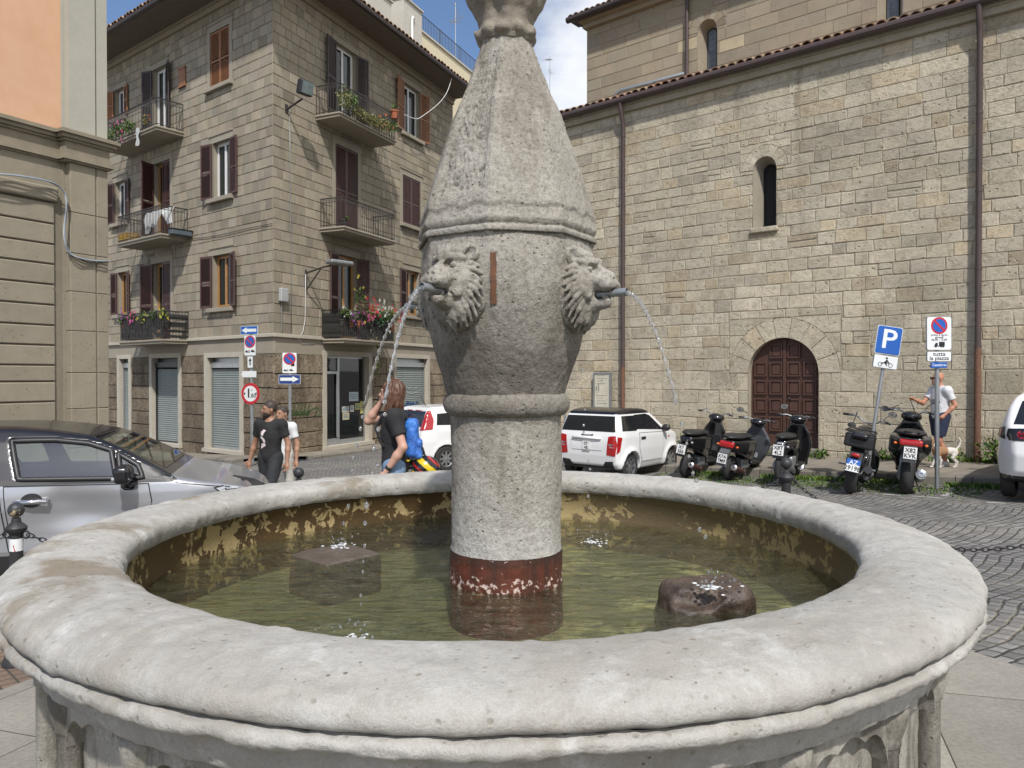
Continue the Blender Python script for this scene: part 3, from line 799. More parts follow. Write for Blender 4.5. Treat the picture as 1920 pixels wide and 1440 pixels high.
# --- shaft, ring and bulb
def oct_r(A, ph, k):
    """1 for a circle, cos factor for an octagon with vertices at ph + n*45deg; k blends"""
    t = (A - ph) % (PI/4) - PI/8
    return (1-k) + k*cos(PI/8)/np.cos(t)
PH = -PI/2 - rad(10)       # an octagon vertex points 10 deg to the left of the viewer
def solid(prof, nseg, amp, sc, k=0.0, extra=None, step=.008):
    pr = resample(prof, step)
    V, F = noisy_lathe(pr, nseg, amp, sc, extra=extra)
    A = np.arctan2(V[:,1], V[:,0]); kk = k(V[:,2]) if callable(k) else k
    f = oct_r(A, PH, kk); V[:,0] *= f; V[:,1] *= f; V[:,0] += CX
    return V, F
hz = lambda v, d=3.3: (at(960, v, d).z) - FZ       # photo row at the axis -> local height
V, F = solid([(.250, fz(-1.10)), (.247, fz(-.755))], 160, .004, 9)
def rust():
    m, nt, b, tc = newmat('rust_red_waterline_paint')
    f = ramp(nt, nz(nt, tc, 6, 6, .7), [(.3, 0), (.7, 1)])
    c = mix(nt, f, (.155,.036,.014), (.075,.021,.012))
    x, y, z = sep(nt, tc)
    up = ramp(nt, z, [(fz(-.80), 0), (fz(-.735), 1)])
    c = mix(nt, mth(nt, 'MULTIPLY', up, .6), c, (.035,.018,.012))
    sv = node(nt, 'ShaderNodeMapping', {'Vector': tc, 'Scale': (14, 14, 2.2)}).outputs[0]
    c = mix(nt, ramp(nt, nz(nt, sv, 1.0, 6, .7), [(.42, 0), (.62, .8)]), c, (.030,.014,.009))
    low = ramp(nt, mth(nt, 'ABSOLUTE', mth(nt, 'SUBTRACT', z, fz(-.875))), [(.0, 1), (.06, 0)])
    w = ramp(nt, mth(nt, 'ADD', nz(nt, tc, 42, 5, .6), mth(nt, 'MULTIPLY', low, .16)), [(.66, 0), (.70, 1)])
    c = mix(nt, w, c, (.58,.46,.40))
    t = ramp(nt, nz(nt, tc, 9, 6, .7), [(.66, 0), (.69, 1)])
    c = mix(nt, t, c, (.36,.24,.15))
    setb(nt, b, Base_Color=c, Roughness=.6, Normal=bump(nt, nz(nt, tc, 70, 5), .5, .004)); return m
npmesh('painted_band', V, F, rust(), FT)
z_ring = hz(755)
shaft = [(.2465, fz(-.757)), (.2455, fz(-.750)), (.2435, fz(-.735)), (.2425, hz(1000)), (.243, hz(900)), (.243, hz(790)), (.246, hz(772))]
V, F = solid(shaft, 300, .0045, 7, 0.0)
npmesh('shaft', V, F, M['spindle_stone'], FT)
V, F = solid(smooth_poly([(.242, hz(778)), (.258, hz(775)), (.273, hz(768)), (.279, hz(756)), (.275, hz(746)), (.262, hz(739)), (.25, hz(737))], 1), 260, .005, 8)
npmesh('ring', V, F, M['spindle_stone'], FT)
bulb = smooth_poly([(.250, hz(742)), (.259, hz(735)), (.283, hz(705)), (.318, hz(655)), (.352, hz(605)), (.374, hz(562)), (.384, hz(525)), (.385, hz(495)), (.380, hz(468)), (.372, hz(450)), (.36, hz(440))], 2)
V, F = solid(bulb, 420, .006, 7, lambda z: np.clip((z-hz(560))/(hz(455)-hz(560)), 0, 1)*.75)
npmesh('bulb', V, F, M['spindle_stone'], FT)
# --- the octagonal cone: band with roll, scalloped skirt, inscription on its left face
def cone_extra(A, R, H):
    d = np.zeros_like(A)
    # raised sheet above the band with a ragged scalloped lower edge
    t = (A-PH)/(PI/4)
    edge = hz(421) + .012*np.abs(np.sin(t*PI*2.5)) + .006*np.sin(t*13.0)
    d += .011/(1+np.exp(-(H-edge)/.0025))
    # carved, weathered inscription in a sunk frame on the left face
    fc = (A-(PH-PI/8)+PI) % (2*PI) - PI
    hgt = (H-hz(400))/(hz(125)-hz(400))
    x = fc/(PI/8)
    pan = 1/(1+np.exp((np.abs(x)-.80)/.02)) * 1/(1+np.exp((np.abs(hgt-.5)-.46)/.008))
    rows = (H*1000/24.0)
    let = vnoise(x*11.0, np.floor(rows)*3.7, 0*x, 1.0)
    let2 = vnoise(x*13.0+7, np.floor(rows)*1.9, rows*1.6, 1.0)
    rowm = np.clip(np.sin((rows % 1)*PI)*1.6, 0, 1)
    d -= pan*.009
    d -= pan*.013*rowm*np.clip(np.abs(let)*3-.9, 0, 1)*np.clip(let2*3+1.2, 0, 1)
    d -= pan*.008*np.clip(1-np.abs(rows % 1)*9, 0, 1)
    # chipped pits
    X, Y = np.cos(A)*R, np.sin(A)*R
    d -= .010*np.clip(fbm(X, Y, H, 17, 2)-.75, 0, 1)
    d -= .006*np.clip(fbm(X*.6, Y*.6, H*1.8, 26, 2)-.5, 0, 1)
    return d
cone = [(.355, hz(440)), (.372, hz(440)), (.389, hz(443)), (.400, hz(448)), (.404, hz(454)), (.398, hz(459)), (.392, hz(461)), (.399, hz(464)), (.401, hz(467)), (.397, hz(469)), (.372, hz(398))]
cone = [(.352, hz(458)), (.385, hz(461)), (.397, hz(463)), (.401, hz(458)), (.398, hz(453)), (.388, hz(450)), (.396, hz(446)), (.401, hz(440)), (.392, hz(428)), (.370, hz(398)), (.335, hz(350)), (.277, hz(278)), (.235, hz(226)), (.184, hz(179)), (.138, hz(128)), (.113, hz(98)), (.104, hz(84)), (.095, hz(78))]
V, F = solid(cone, 560, .005, 8, .92, extra=cone_extra, step=.006)
npmesh('cone', V, F, M['spindle_stone'], FT)
for k in range(8):
    a = PH + k*PI/4
    b = L(FT); b.ball((CX+.368*cos(a), .368*sin(a), hz(463)), .021, 12, 8, (1, 1, 1.15)); b.build('knob', M['spindle_stone'], FT, smooth=True)
# --- capital: flaring leaves over a ring of knobs, with a bud on top
def cap_sdf(X, Y, Z):
    x = X-CX; r = length(x, Y); a = np.arctan2(Y, x)
    d = None
    prof = [(0, hz(86)), (.108, hz(86)), (.114, hz(70)), (.108, hz(52)), (.116, hz(35)), (.142, hz(14)), (.162, hz(-14)), (.185, hz(-50)), (.19, hz(-75)), (.13, hz(-85)), (.16, hz(-110)), (.12, hz(-160)), (0, hz(-185))]
    d = polyf(r, Z + 0*r, prof) - .006
    d = d + .010*np.cos(a*8+PI)*np.clip((Z-hz(60))/.06, 0, 1) - .012*np.clip((Z-hz(40))/.1, 0, 1)*np.abs(np.cos(a*4+.3))
    d = d + .007*fbm(x, Y, Z, 16, 3)
    for k in range(10):
        t = 2*PI*k/10 + .2
        d = smin(d, ellf(X, Y, Z, (CX+.108*cos(t), .108*sin(t), hz(72)), (.033, .033, .030)) + .006*fbm(x, Y, Z, 40, 2), .012)
    return d
V, F = snet(cap_sdf, (CX-.28, -.28, hz(95)), (CX+.28, .28, hz(-195)), .0075)
M['capital_stone'] = stone_mat('capital_stone', (.25,.215,.17), (.19,.165,.13), (.33,.295,.24), 4, 60, .8, .006, attr=False)
npmesh('capital', V, F, M['capital_stone'], FT)
# --- iron strap left in a slot on the bulb
b = L(FT)
for i in range(9):
    v0, v1 = 474+i*10.6, 474+(i+1)*10.6
    def bp_(v, du, o):
        z = hz(v, 2.93); rr = .384 if v < 530 else .384-(v-530)*.00045
        return (CX-.047+du-.002*sin(v), -rr*cos(.13)-o, z)
    b.poly([bp_(v0,-.012,.004), bp_(v0,.012,.004), bp_(v1,.012,.004), bp_(v1,-.012,.004)])
    b.poly([bp_(v0,.012,.004), bp_(v0,.012,-.03), bp_(v1,.012,-.03), bp_(v1,.012,.004)])
    b.poly([bp_(v0,-.012,.004), bp_(v0,-.012,-.03), bp_(v1,-.012,-.03), bp_(v1,-.012,.004)])
b.build('iron_strap', pm('rusted_strap', (.17,.075,.035), .9, col2=(.10,.05,.03), vs=25, bp=.6, bs=120), FT)
# --- lion heads
def lion_sdf(x, y, z):
    """head looks towards -y, z up, centred on the wall at y=0; unit metres"""
    w = fbm(x, y, z, 30, 2)*.004
    d = ellf(x, y, z, (0, -.015, .020), (.105, .085, .125))
    d = smin(d, capf(x, y, z, (0,-.06,.035), (0,-.150,-.020), .062, .046), .03)         # muzzle
    d = smin(d, capf(x, y, z, (0,-.08,.075), (0,-.165,.010), .026, .022), .015)          # nose bridge
    for s in (-1, 1):
        d = smin(d, capf(x, y, z, (s*.016,-.105,.088), (s*.072,-.068,.090), .020, .014), .014)   # brows
        d = smin(d, ellf(x, y, z, (s*.036,-.160,-.020), (.028,.030,.026)), .015)          # whisker pads
        d = smin(d, capf(x, y, z, (s*.072,-.055,.0), (s*.060,-.080,-.055), .030, .020), .03)   # cheeks
        d = smax(d, -ellf(x, y, z, (s*.040,-.110,.056), (.027,.028,.019)), .008)          # eye sockets
        d = smin(d, ellf(x, y, z, (s*.040,-.094,.057), (.013,.012,.011)), .004)
        d = smin(d, smax(ellf(x, y, z, (s*.088,-.030,.118), (.032,.022,.036)), -ellf(x, y, z, (s*.090,-.052,.118), (.018,.018,.024)), .006), .012)  # ears
        d = smax(d, -ellf(x, y, z, (s*.012,-.188,.002), (.007,.010,.006)), .003)
    jaw = capf(x, y, z, (0,-.04,-.085), (0,-.130,-.083), .046, .030)
    d = smin(d, jaw, .02)
    mouth = ellf(x, y, z, (0,-.165,-.057), (.044,.080,.021))
    for s in (-1, 1): mouth = smin(mouth, capf(x, y, z, (0,-.150,-.052), (s*.052,-.085,-.062), .012, .008), .01)
    d = smax(d, -mouth, .006)
    for k in range(-3, 4):
        d = smin(d, ellf(x, y, z, (k*.010,-.172+abs(k)*.004,-.044), (.0042,.005,.008)), .002)
        d = smin(d, ellf(x, y, z, (k*.010,-.150+abs(k)*.004,-.066), (.0042,.005,.007)), .002)
    # mane: locks sweeping back and down
    a = np.arctan2(x, z+.01); r = length(x, z-.0)
    mane = ellf(x, y, z, (0, .020, -.015), (.142,.070,.176))
    d = smin(d, mane, .012)
    for s in (-1, 1):
        for k in range(12):
            t = .80 + k*.195; j = .006*sin(k*2.3)
            p0 = (s*sin(t)*.078, -.066, cos(t)*.098-.010); p1 = (s*sin(t+.13)*.112, -.044+j, cos(t+.12)*.142-.018); p2 = (s*sin(t+.30)*(.140+j), -.010, cos(t+.28)*(.178+j)-.025)
            d = smin(d, np.minimum(capf(x, y, z, p0, p1, .010, .0125), capf(x, y, z, p1, p2, .0125, .005)), .0035)
    for k in range(-2, 3):
        d = smin(d, capf(x, y, z, (k*.024,-.055,-.105), (k*.030,-.036,-.160), .017, .010), .012)
    for k in range(-3, 4):
        d = smin(d, capf(x, y, z, (k*.019,-.060,.118), (k*.026,-.045,.150), .015, .010), .010)
    return d + w
LV, LF = snet(lion_sdf, (-.20,-.225,-.235), (.20,.05,.20), .0042)
LIONS = []
for th in (57, -33, -123, 147):
    t = rad(th); lz = hz(548)
    R = Matrix.Rotation(t, 4, 'Z')
    T = Matrix.Translation((CX, 0, lz)) @ R @ Matrix.Translation((0, -.348, 0)) @ Matrix.Rotation(rad(-6), 4, 'X') @ Matrix.Scale(.97, 4)
    A = np.array(T); V = LV @ A[:3,:3].T + A[:3,3]
    o = npmesh('lion_head', V, LF, M['spindle_stone'], FT)
    if th == 57: o['label'] = 'lion head spout seen in profile, facing right'
    elif th == -33: o['label'] = 'lion head spout with open mouth, facing left'
    b = L(FT); b.M = PMAT[FT.name] @ T
    pip = [(0,-.10,-.050), (0,-.185,-.054), (0,-.232,-.058)]
    b.tube(pip, .0165, 16, False); b.tube([Vector(p) for p in pip], .0135, 16, False)
    b.lathe([(.0135, 0), (.0165, 0)], 16, Matrix.Translation((0,-.232,-.058)) @ Matrix.Rotation(PI/2, 4, 'X'), caps=False)
    b.build('spout', M['metal_grey'], o, smooth=True)
    tip = PMAT[FT.name] @ T @ Vector((0,-.225,-.060)); LIONS.append((th, tip, Vector((sin(t), -cos(t), 0))))
# --- falling water
def jet_mat():
    m, nt, b, tc = newmat('clear_falling_water')
    fr = node(nt, 'ShaderNodeFresnel', {'IOR': 1.33}).outputs[0]
    t = node(nt, 'ShaderNodeBsdfTransparent', {'Color': (.93,.95,.96)})
    rf = node(nt, 'ShaderNodeBsdfRefraction', {'Color': (1,1,1), 'IOR': 1.25, 'Roughness': .05})
    g = node(nt, 'ShaderNodeBsdfGlossy', {'Color': (1,1,1), 'Roughness': .05})
    df = node(nt, 'ShaderNodeBsdfDiffuse', {'Color': (.85,.88,.90)})
    a0 = node(nt, 'ShaderNodeMixShader', {0: .45, 1: t.outputs[0], 2: rf.outputs[0]})
    a = node(nt, 'ShaderNodeMixShader', {0: .07, 1: a0.outputs[0], 2: df.outputs[0]})
    o = node(nt, 'ShaderNodeMixShader', {0: mth(nt, 'ADD', mth(nt, 'MULTIPLY', fr, 1.3), .05), 1: a.outputs[0], 2: g.outputs[0]})
    nt.links.new(o.outputs[0], nt.nodes['Material Output'].inputs[0]); return m
M['jet'] = jet_mat()
M['foam'] = pm('white_foam', (.74,.76,.76), .3, col2=(.6,.62,.62), vs=60)
def jet(tip, d, Lx, label, tstop, zland, r0=.0092):
    b = MB(); H = tip.z - zland; T = math.sqrt(2*H/9.81); v = Lx/T
    pos = lambda t: tip + d*(v*t) - Vector((0,0,.5*9.81*t*t + .12*t))
    pts = []; rr = []; n = 90
    for i in range(n+1):
        t = T*tstop*i/n; p = pos(t)
        wob = .0045*(i/n)
        p = p + Vector((U(-1,1), U(-1,1), 0))*wob*.5
        pts.append(p); rr.append(max(.0028, r0*(1-.45*i/n)*(1+.45*sin(i*1.1)*min(1, i/25) + U(-.2,.2)*min(1, i/20))))
    b.tube(pts, rr, 8)
    o = b.build('water_jet', [M['jet']], smooth=True); tag(o, label, 'water jet', 'water jets from the lion spouts')
    t = T*tstop
    while t < T*.99:
        q = MB(); q.ball(pos(t) + Vector((U(-1,1), U(-1,1), U(-1,1)))*.012, U(.004,.0095), 8, 6, (1, 1, U(1, 1.6)))
        q.build('droplet', M['jet'], o, smooth=True); t += U(.008, .026)
    land = tip + d*Lx; land.z = zland
    b = MB()
    for k in range(16):
        a = U(0, 2*PI); q = U(.01,.10)
        b.ball(land + Vector((cos(a)*q, sin(a)*q, U(.0,.07))), U(.003,.007), 7, 5)
    b.mat = 1
    for k in range(40):
        a = U(0, 2*PI); q = abs(random.gauss(0,.045))
        b.ball(land + Vector((cos(a)*q, sin(a)*q, U(-.001,.006))), U(.0025,.006), 7, 5, (1.8,1.8,.4))
    b.build('splash', [M['jet'], M['foam']], o, smooth=True)['kind'] = 'stuff'
WZ = CAMZ-.895
specs = {57: (.36, 'water jet arching from the right lion head down onto the rounded stone', .60, WZ+.10), -33: (.37, 'thick water jet pouring from the nearer left lion mouth', .56, WZ),
         -123: (.47, 'thin water jet from the far left spout landing on the square block', .60, WZ+.01), 147: (.27, 'broken drops of the jet falling behind the shaft', .35, WZ)}
for th, tip, d in LIONS: jet(tip, d, specs[th][0], specs[th][1], specs[th][2], specs[th][3])
# --- two stones standing in the water
def wet_stone(name, c1, c2, wet=.25):
    m, nt, b, tc = newmat(name)
    c = mix(nt, ramp(nt, nz(nt, tc, 9, 6, .7), [(.35, 0), (.65, 1)]), c1, c2)
    c = mix(nt, .7, c, ramp(nt, nz(nt, tc, 80, 4, .7), [(.3, .45), (.7, 1.5)]), 'MULTIPLY')
    setb(nt, b, Base_Color=c, Roughness=wet, Normal=bump(nt, nz(nt, tc, 55, 6, .7), .8, .008)); return m
V, F = snet(lambda X, Y, Z: smax(boxf(X, Y, Z, (0,0,0), (.17,.115,.15), .06), -ellf(X, Y, Z, (-.06,-.10,.13), (.10,.045,.05)), .03) + .018*fbm(X, Y, Z, 9, 4), (-.22,-.17,-.2), (.22,.17,.2), .008)
o = npmesh('stone', V, F, wet_stone('brown_wet_stone', (.105,.072,.050), (.038,.028,.022)))
o.location = at(1318, 1120, 2.92).xy[:] + (WZ-.062,); o.rotation_euler = (rad(4), 0, rad(8))
tag(o, 'rounded brown stone rising out of the basin water on the right', 'stone')
V, F = snet(lambda X, Y, Z: boxf(X, Y, Z, (0,0,0), (.165,.165,.16), .02) + .006*fbm(X, Y, Z, 9, 3), (-.21,-.21,-.2), (.21,.21,.2), .008)
o = npmesh('stone_block', V, F, wet_stone('purple_brown_stone', (.135,.105,.082), (.085,.066,.052), .3))
o.location = at(628, 1050, 3.74).xy[:] + (WZ-.153,); o.rotation_euler = (0, 0, rad(45+3))
tag(o, 'square stone block just awash in the basin water on the left', 'stone')
# ---------------------------------------------------------------- facade kit (wall coordinates: x right, y inward, z up)
def subtract(rects, hole):
    out = []
    a0, b0, a1, b1 = hole
    for (x0, z0, x1, z1) in rects:
        if a0 >= x1 or a1 <= x0 or b0 >= z1 or b1 <= z0: out.append((x0,z0,x1,z1)); continue
        if x0 < a0: out.append((x0, z0, a0, z1))
        if a1 < x1: out.append((a1, z0, x1, z1))
        m0, m1 = max(x0, a0), min(x1, a1)
        if z0 < b0: out.append((m0, z0, m1, b0))
        if b1 < z1: out.append((m0, b1, m1, z1))
    return out
def mortar(b, reg, holes, y=.018):
    R = [reg]
    for h in holes: R = subtract(R, h)
    for (x0, z0, x1, z1) in R: b.poly([(x0,y,z0),(x1,y,z0),(x1,y,z1),(x0,y,z1)])
def block(b, x0, z0, x1, z1, joint, proud, jit, bev=.012, y=.018):
    g = joint/2
    if x1-x0 < 2*g+.02 or z1-z0 < 2*g+.02: return
    j = lambda s: U(-s, s)
    o = [(x0+g+j(jit), y, z0+g+j(jit)), (x1-g+j(jit), y, z0+g+j(jit)), (x1-g+j(jit), y, z1-g+j(jit)), (x0+g+j(jit), y, z1-g+j(jit))]
    e = min(bev, (x1-x0)*.25, (z1-z0)*.25)
    sg = ((1,1),(-1,1),(-1,-1),(1,-1))
    f = [(p[0]+sx*e, y-proud+j(proud*.18), p[2]+sz*e) for p, (sx, sz) in zip(o, sg)]
    A = [b.pt(p) for p in o]; B = [b.pt(p) for p in f]
    b.face(B)
    for k in range(4): b.face((A[k], A[(k+1)%4], B[(k+1)%4], B[k]))
def ashlar(b, reg, holes, rows, wr, joint=.012, proud=.018, jit=.004, colf=None, merge=0.0, bev=.012):
    x0, z0, x1, z1 = reg; z = z0
    while z < z1-.01:
        h = U(*rows); zt = min(z+h, z1)
        if z1-zt < rows[0]*.6: zt = z1
        x = x0 - U(0, wr[0])
        while x < x1:
            w = U(*wr)
            a, c = max(x, x0), min(x+w, x1)
            zz = zt
            R = [(a, z, c, zz)]
            for hl in holes: R = subtract(R, hl)
            if colf: col = colf((a+c)/2, (z+zz)/2)
            else: col = (1,1,1)
            for r in R:
                if r[2]-r[0] < .05 or r[3]-r[1] < .04: continue
                b.col = col
                if (r[2]-r[0]) > .25 and random.random() < merge:
                    m = (r[1]+r[3])/2+U(-.02,.02); kk = U(.92,1.06); b.col = tuple(k*kk for k in col)
                    block(b, r[0], r[1], r[2], m, joint, proud*U(.6,1.3), jit, bev); block(b, r[0], m, r[2], r[3], joint, proud*U(.6,1.3), jit, bev)
                else: block(b, *r, joint, proud*U(.65,1.25), jit, bev)
            x += w
        z = zt
def reveal(b, x0, z0, x1, z1, d, y0=0.0):
    b.poly([(x0,y0,z0),(x0,d,z0),(x0,d,z1),(x0,y0,z1)]); b.poly([(x1,d,z0),(x1,y0,z0),(x1,y0,z1),(x1,d,z1)])
    b.poly([(x0,y0,z1),(x0,d,z1),(x1,d,z1),(x1,y0,z1)]); b.poly([(x0,d,z0),(x0,y0,z0),(x1,y0,z0),(x1,d,z0)])
def shutter(b, w, h, M_, rail=.055, th=.035, mid=True):
    """louvred leaf, hinge edge at x=0, in the plane y=0"""
    q = MB(b.M @ M_); q.mat = b.mat
    q.box((0,0,0),(rail,th,h)); q.box((w-rail,0,0),(w,th,h))
    bars = [0, h-rail*1.3] + ([h*.45] if mid else [])
    for z in bars: q.box((rail,.001,z),(w-rail,th-.001,z+rail*1.3))
    n = int(h/.052)
    for i in range(n):
        z = .03+(h-.06)*i/n
        if any(z > a-.045 and z < a+rail*1.3+.002 for a in bars): continue
        q.poly([(rail,.004,z),(w-rail,.004,z),(w-rail,th-.004,z+.045),(rail,th-.004,z+.045)])
        q.poly([(rail,.004,z+.008),(rail,th-.004,z+.053),(w-rail,th-.004,z+.053),(w-rail,.004,z+.008)])
        q.poly([(rail,.004,z),(rail,.004,z+.008),(w-rail,.004,z+.008),(w-rail,.004,z)])
    o = len(b.v); b.v += q.v; b.f += [tuple(i+o for i in f) for f in q.f]; b.mi += q.mi; b.c += q.c
def casement(W_, par, x0, z0, x1, z1, frame, y=.16, curtain=True, leaves_=2, ajar=0.0, name='window'):
    """window (frame) with panes, curtain and the dark room behind"""
    b = MB(W_.M); f = .055
    b.box((x0,y,z0),(x0+f,y+.05,z1)); b.box((x1-f,y,z0),(x1,y+.05,z1)); b.box((x0+f,y,z0),(x1-f,y+.05,z0+f)); b.box((x0+f,y,z1-f),(x1-f,y+.05,z1))
    xi, xo = x0+f, x1-f; w = (xo-xi)/leaves_
    for i in range(leaves_):
        a, c = xi+w*i, xi+w*(i+1); s = .05
        b.box((a+.002,y-.012,z0+f+.002),(a+s,y+.038,z1-f-.002)); b.box((c-s,y-.012,z0+f+.002),(c-.002,y+.038,z1-f-.002))
        b.box((a+s,y-.011,z0+f+.002),(c-s,y+.037,z0+f+s*1.3)); b.box((a+s,y-.011,z1-f-s),(c-s,y+.037,z1-f-.002))
    o = b.build(name, frame, par)
    g = MB(W_.M); g.poly([(xi,y+.02,z0+f),(xo,y+.02,z0+f),(xo,y+.02,z1-f),(xi,y+.02,z1-f)]); g.build('pane', M['glass'], o)
    k = MB(W_.M); d = y+.9
    k.box((x0-.4,y+.055,z0-.2),(x0-.39,d,z1+.2)); k.box((x1+.39,y+.055,z0-.2),(x1+.4,d,z1+.2)); k.box((x0-.4,d,z0-.2),(x1+.4,d+.01,z1+.2)); k.box((x0-.4,y+.055,z1+.19),(x1+.4,d,z1+.2)); k.box((x0-.4,y+.055,z0-.2),(x1+.4,d,z0-.19))
    k.build('room', M['dark'], o)
    if curtain:
        c = MB(W_.M); n = 36; ww = (xo-xi)
        for side_ in (0, 1):
            cw_ = ww*(.34 if side_ == 0 else .30)
            for i in range(n):
                def cp(i, z):
                    t = i/n; x = xi+t*cw_ if side_ == 0 else xo-t*cw_
                    spread = 1+.15*(z-z0)/(z1-z0)
                    return (x, y+.10+.018*sin(t*22+side_), z)
                c.poly([cp(i,z0+.05),cp(i+1,z0+.05),cp(i+1,z1-.03),cp(i,z1-.03)])
        c.build('curtain', M['curtain'], o, smooth=True)
    return o
def surround(b, x0, z0, x1, z1, m=.17, top=.22, y=-.012, bot=0.0):
    """flat plaster band round an opening, standing a little proud"""
    b.box((x0-m,y,z0-bot),(x0,.02,z1+top)); b.box((x1,y,z0-bot),(x1+m,.02,z1+top)); b.box((x0,y,z1),(x1,.02,z1+top))
    b.box((x0-m-.03,y-.03,z1+top),(x1+m+.03,.02,z1+top+.045))
def railing(W_, par, x0, x1, d, z, h=.95, step=.105, curls=True):
    b = MB(W_.M); r = .0105
    def run(p, q):
        n = max(2, int((Vector(q)-Vector(p)).length/step))
        for i in range(n+1):
            c = Vector(p).lerp(Vector(q), i/n)
            b.tube([c, c+Vector((0,0,h-.02))], r, 5, False)
            if curls and i < n:
                e = Vector(p).lerp(Vector(q), (i+.5)/n); dr = (Vector(q)-Vector(p)).normalized()
                b.tube([e+dr*.03*cos(t)+Vector((0,0,h-.075+.03*sin(t))) for t in [k*PI/4 for k in range(-1,6)]], .007, 4, False)
    a, c = (x0,-d,z), (x1,-d,z)
    run(a, c); run((x0,-.03,z), a); run(c, (x1,-.03,z))
    for zz, rr in ((h, .022), (h-.13, .012), (.07, .014)):
        b.tube([(x0,-.02,z+zz),(x0,-d,z+zz),(x1,-d,z+zz),(x1,-.02,z+zz)], rr, 6)
    return b.build('railing', M['iron'], par)
def balcony(W_, par, x0, x1, d, zt, th=.14, mat='tuff_plain'):
    b = MB(W_.M)
    b.box((x0,-d,zt-.06),(x1,.02,zt),.008); b.box((x0+.04,-d+.04,zt-th),(x1-.04,.02,zt-.06))
    o = b.build('balcony', M[mat], par); railing(W_, o, x0+.05, x1-.05, d-.06, zt)
    return o
def coppi(b, p0, p1, up, n, r=.085, ln=.55, out=None):
    """row of half-round tiles along an eave from p0 to p1; they run along `up`"""
    p0, p1 = Vector(p0), Vector(p1); d = (p1-p0).normalized(); up = Vector(up).normalized(); nn = d.cross(up).normalized()
    if nn.z < 0: nn = -nn
    for i in range(n):
        c = p0.lerp(p1, (i+.5)/n) - up*U(0,.05) + nn*U(-.012,.012)
        tone = U(.6,1.35); b.col = (tone*U(.92,1.08), tone*U(.92,1.05), tone*U(.9,1.08))
        k = 7; w = (p1-p0).length/n*.5
        A = []; B = []; A2 = []; B2 = []
        for j in range(k+1):
            t = PI*j/k
            o = -d*cos(t)*w*.98 + nn*sin(t)*r
            o2 = -d*cos(t)*w*.80 + nn*(sin(t)*r-.022)
            A.append(b.pt(c+o)); B.append(b.pt(c+o*.86+up*ln+nn*.03)); A2.append(b.pt(c+o2))
        for j in range(k):
            b.face((A[j],A[j+1],B[j+1],B[j])); b.face((A2[j],A2[j+1],A[j+1],A[j]))
# ---------------------------------------------------------------- corner block of flats
LC = Vector(LW.o); LG = ground(LC.x, LC.y)
AB = thing('apartment_building', 'grey tuff corner block of flats with balconies, louvred shutters and shops below', 'building', (LC.x, LC.y, LG))
ZB = (LW.hit(515, 629)[1] + RW.hit(520, 631)[1])/2        # string course
ZP = RW.hit(560, 664)[1]                                  # top of the rusticated base
ZE = (LW.hit(433, 7)[1] + RW.hit(700, 91)[1])/2           # cornice under the eaves
def colt(x, z):
    t = random.gauss(1, .10); return (t*U(.97,1.04), t, t*U(.94,1.02))
LEN_L, LEN_R = 13.0, 11.5
def opening(W_, u0, v0, u1, v1, off=0.0): return W_.box(u0, v0, u1, v1, off)
# (wall, box px, kind, frame, shutters L, R, shutter material)
WIN = [
 (LW, (394,54,430,160), 'win', 'frame_wood', 'shut', 'shut', 'shutter_orange'),
 (LW, (287,126,312,250), 'door', 'frame_white', 'open', 'open', 'shutter_dark'),
 (LW, (215,166,233,222), 'win', 'frame_white', 'open', 'open', 'shutter_orange'),
 (LW, (399,264,431,370), 'win', 'frame_white', 'open', 'open', 'shutter_brown'),
 (LW, (289,303,319,444), 'door', 'frame_wood', 'ajar', 'shut', 'shutter_brown'),
 (LW, (216,340,235,418), 'win', 'frame_white', 'open', 'open', 'shutter_brown'),
 (LW, (399,477,432,577), 'win', 'frame_wood', 'open', 'open', 'shutter_brown'),
 (LW, (288,492,320,640), 'door', 'frame_wood', 'open', 'shut', 'shutter_brown'),
 (LW, (221,510,238,590), 'win', 'frame_wood', 'open', 'open', 'shutter_brown'),
 (RW, (629,90,668,225), 'door', 'frame_white', 'open', 'open', 'shutter_dark'),
 (RW, (756,163,787,256), 'win', 'frame_white', 'open', 'open', 'shutter_orange'),
 (RW, (629,278,671,432), 'door', 'frame_wood', 'shut', 'shut', 'shutter_brown'),
 (RW, (755,334,788,424), 'win', 'frame_wood', 'shut', 'shut', 'shutter_brown'),
 (RW, (633,480,669,633), 'door', 'frame_wood', 'open', 'open', 'shutter_brown'),
 (RW, (760,508,786,592), 'win', 'frame_wood', 'open', 'open', 'shutter_brown'),
]
SHOP = [(LW,(391,670,451,843)), (LW,(287,671,336,830)), (LW,(226,673,243,812)), (RW,(611,668,690,832)), (RW,(742,672,800,800))]
holes = {id(LW): [], id(RW): []}; base_holes = {id(LW): [], id(RW): []}
boxes = []
for w, px, kind, *r in WIN:
    x0, z0, x1, z1 = opening(w, *px)
    if kind == 'door': pass
    boxes.append([x0, z0, x1, z1]); m = .17
    if kind == 'door': holes[id(w)].append((x0-m, z0, x1+m, z1+.26))
    else: holes[id(w)].append((x0-m, z0-.14, x1+m, z1+.26))
sboxes = []
for w, px in SHOP:
    bx = opening(w, *px); sboxes.append(bx); base_holes[id(w)].append((bx[0]-.2, bx[1]-.3, bx[2]+.2, bx[3]+.16))
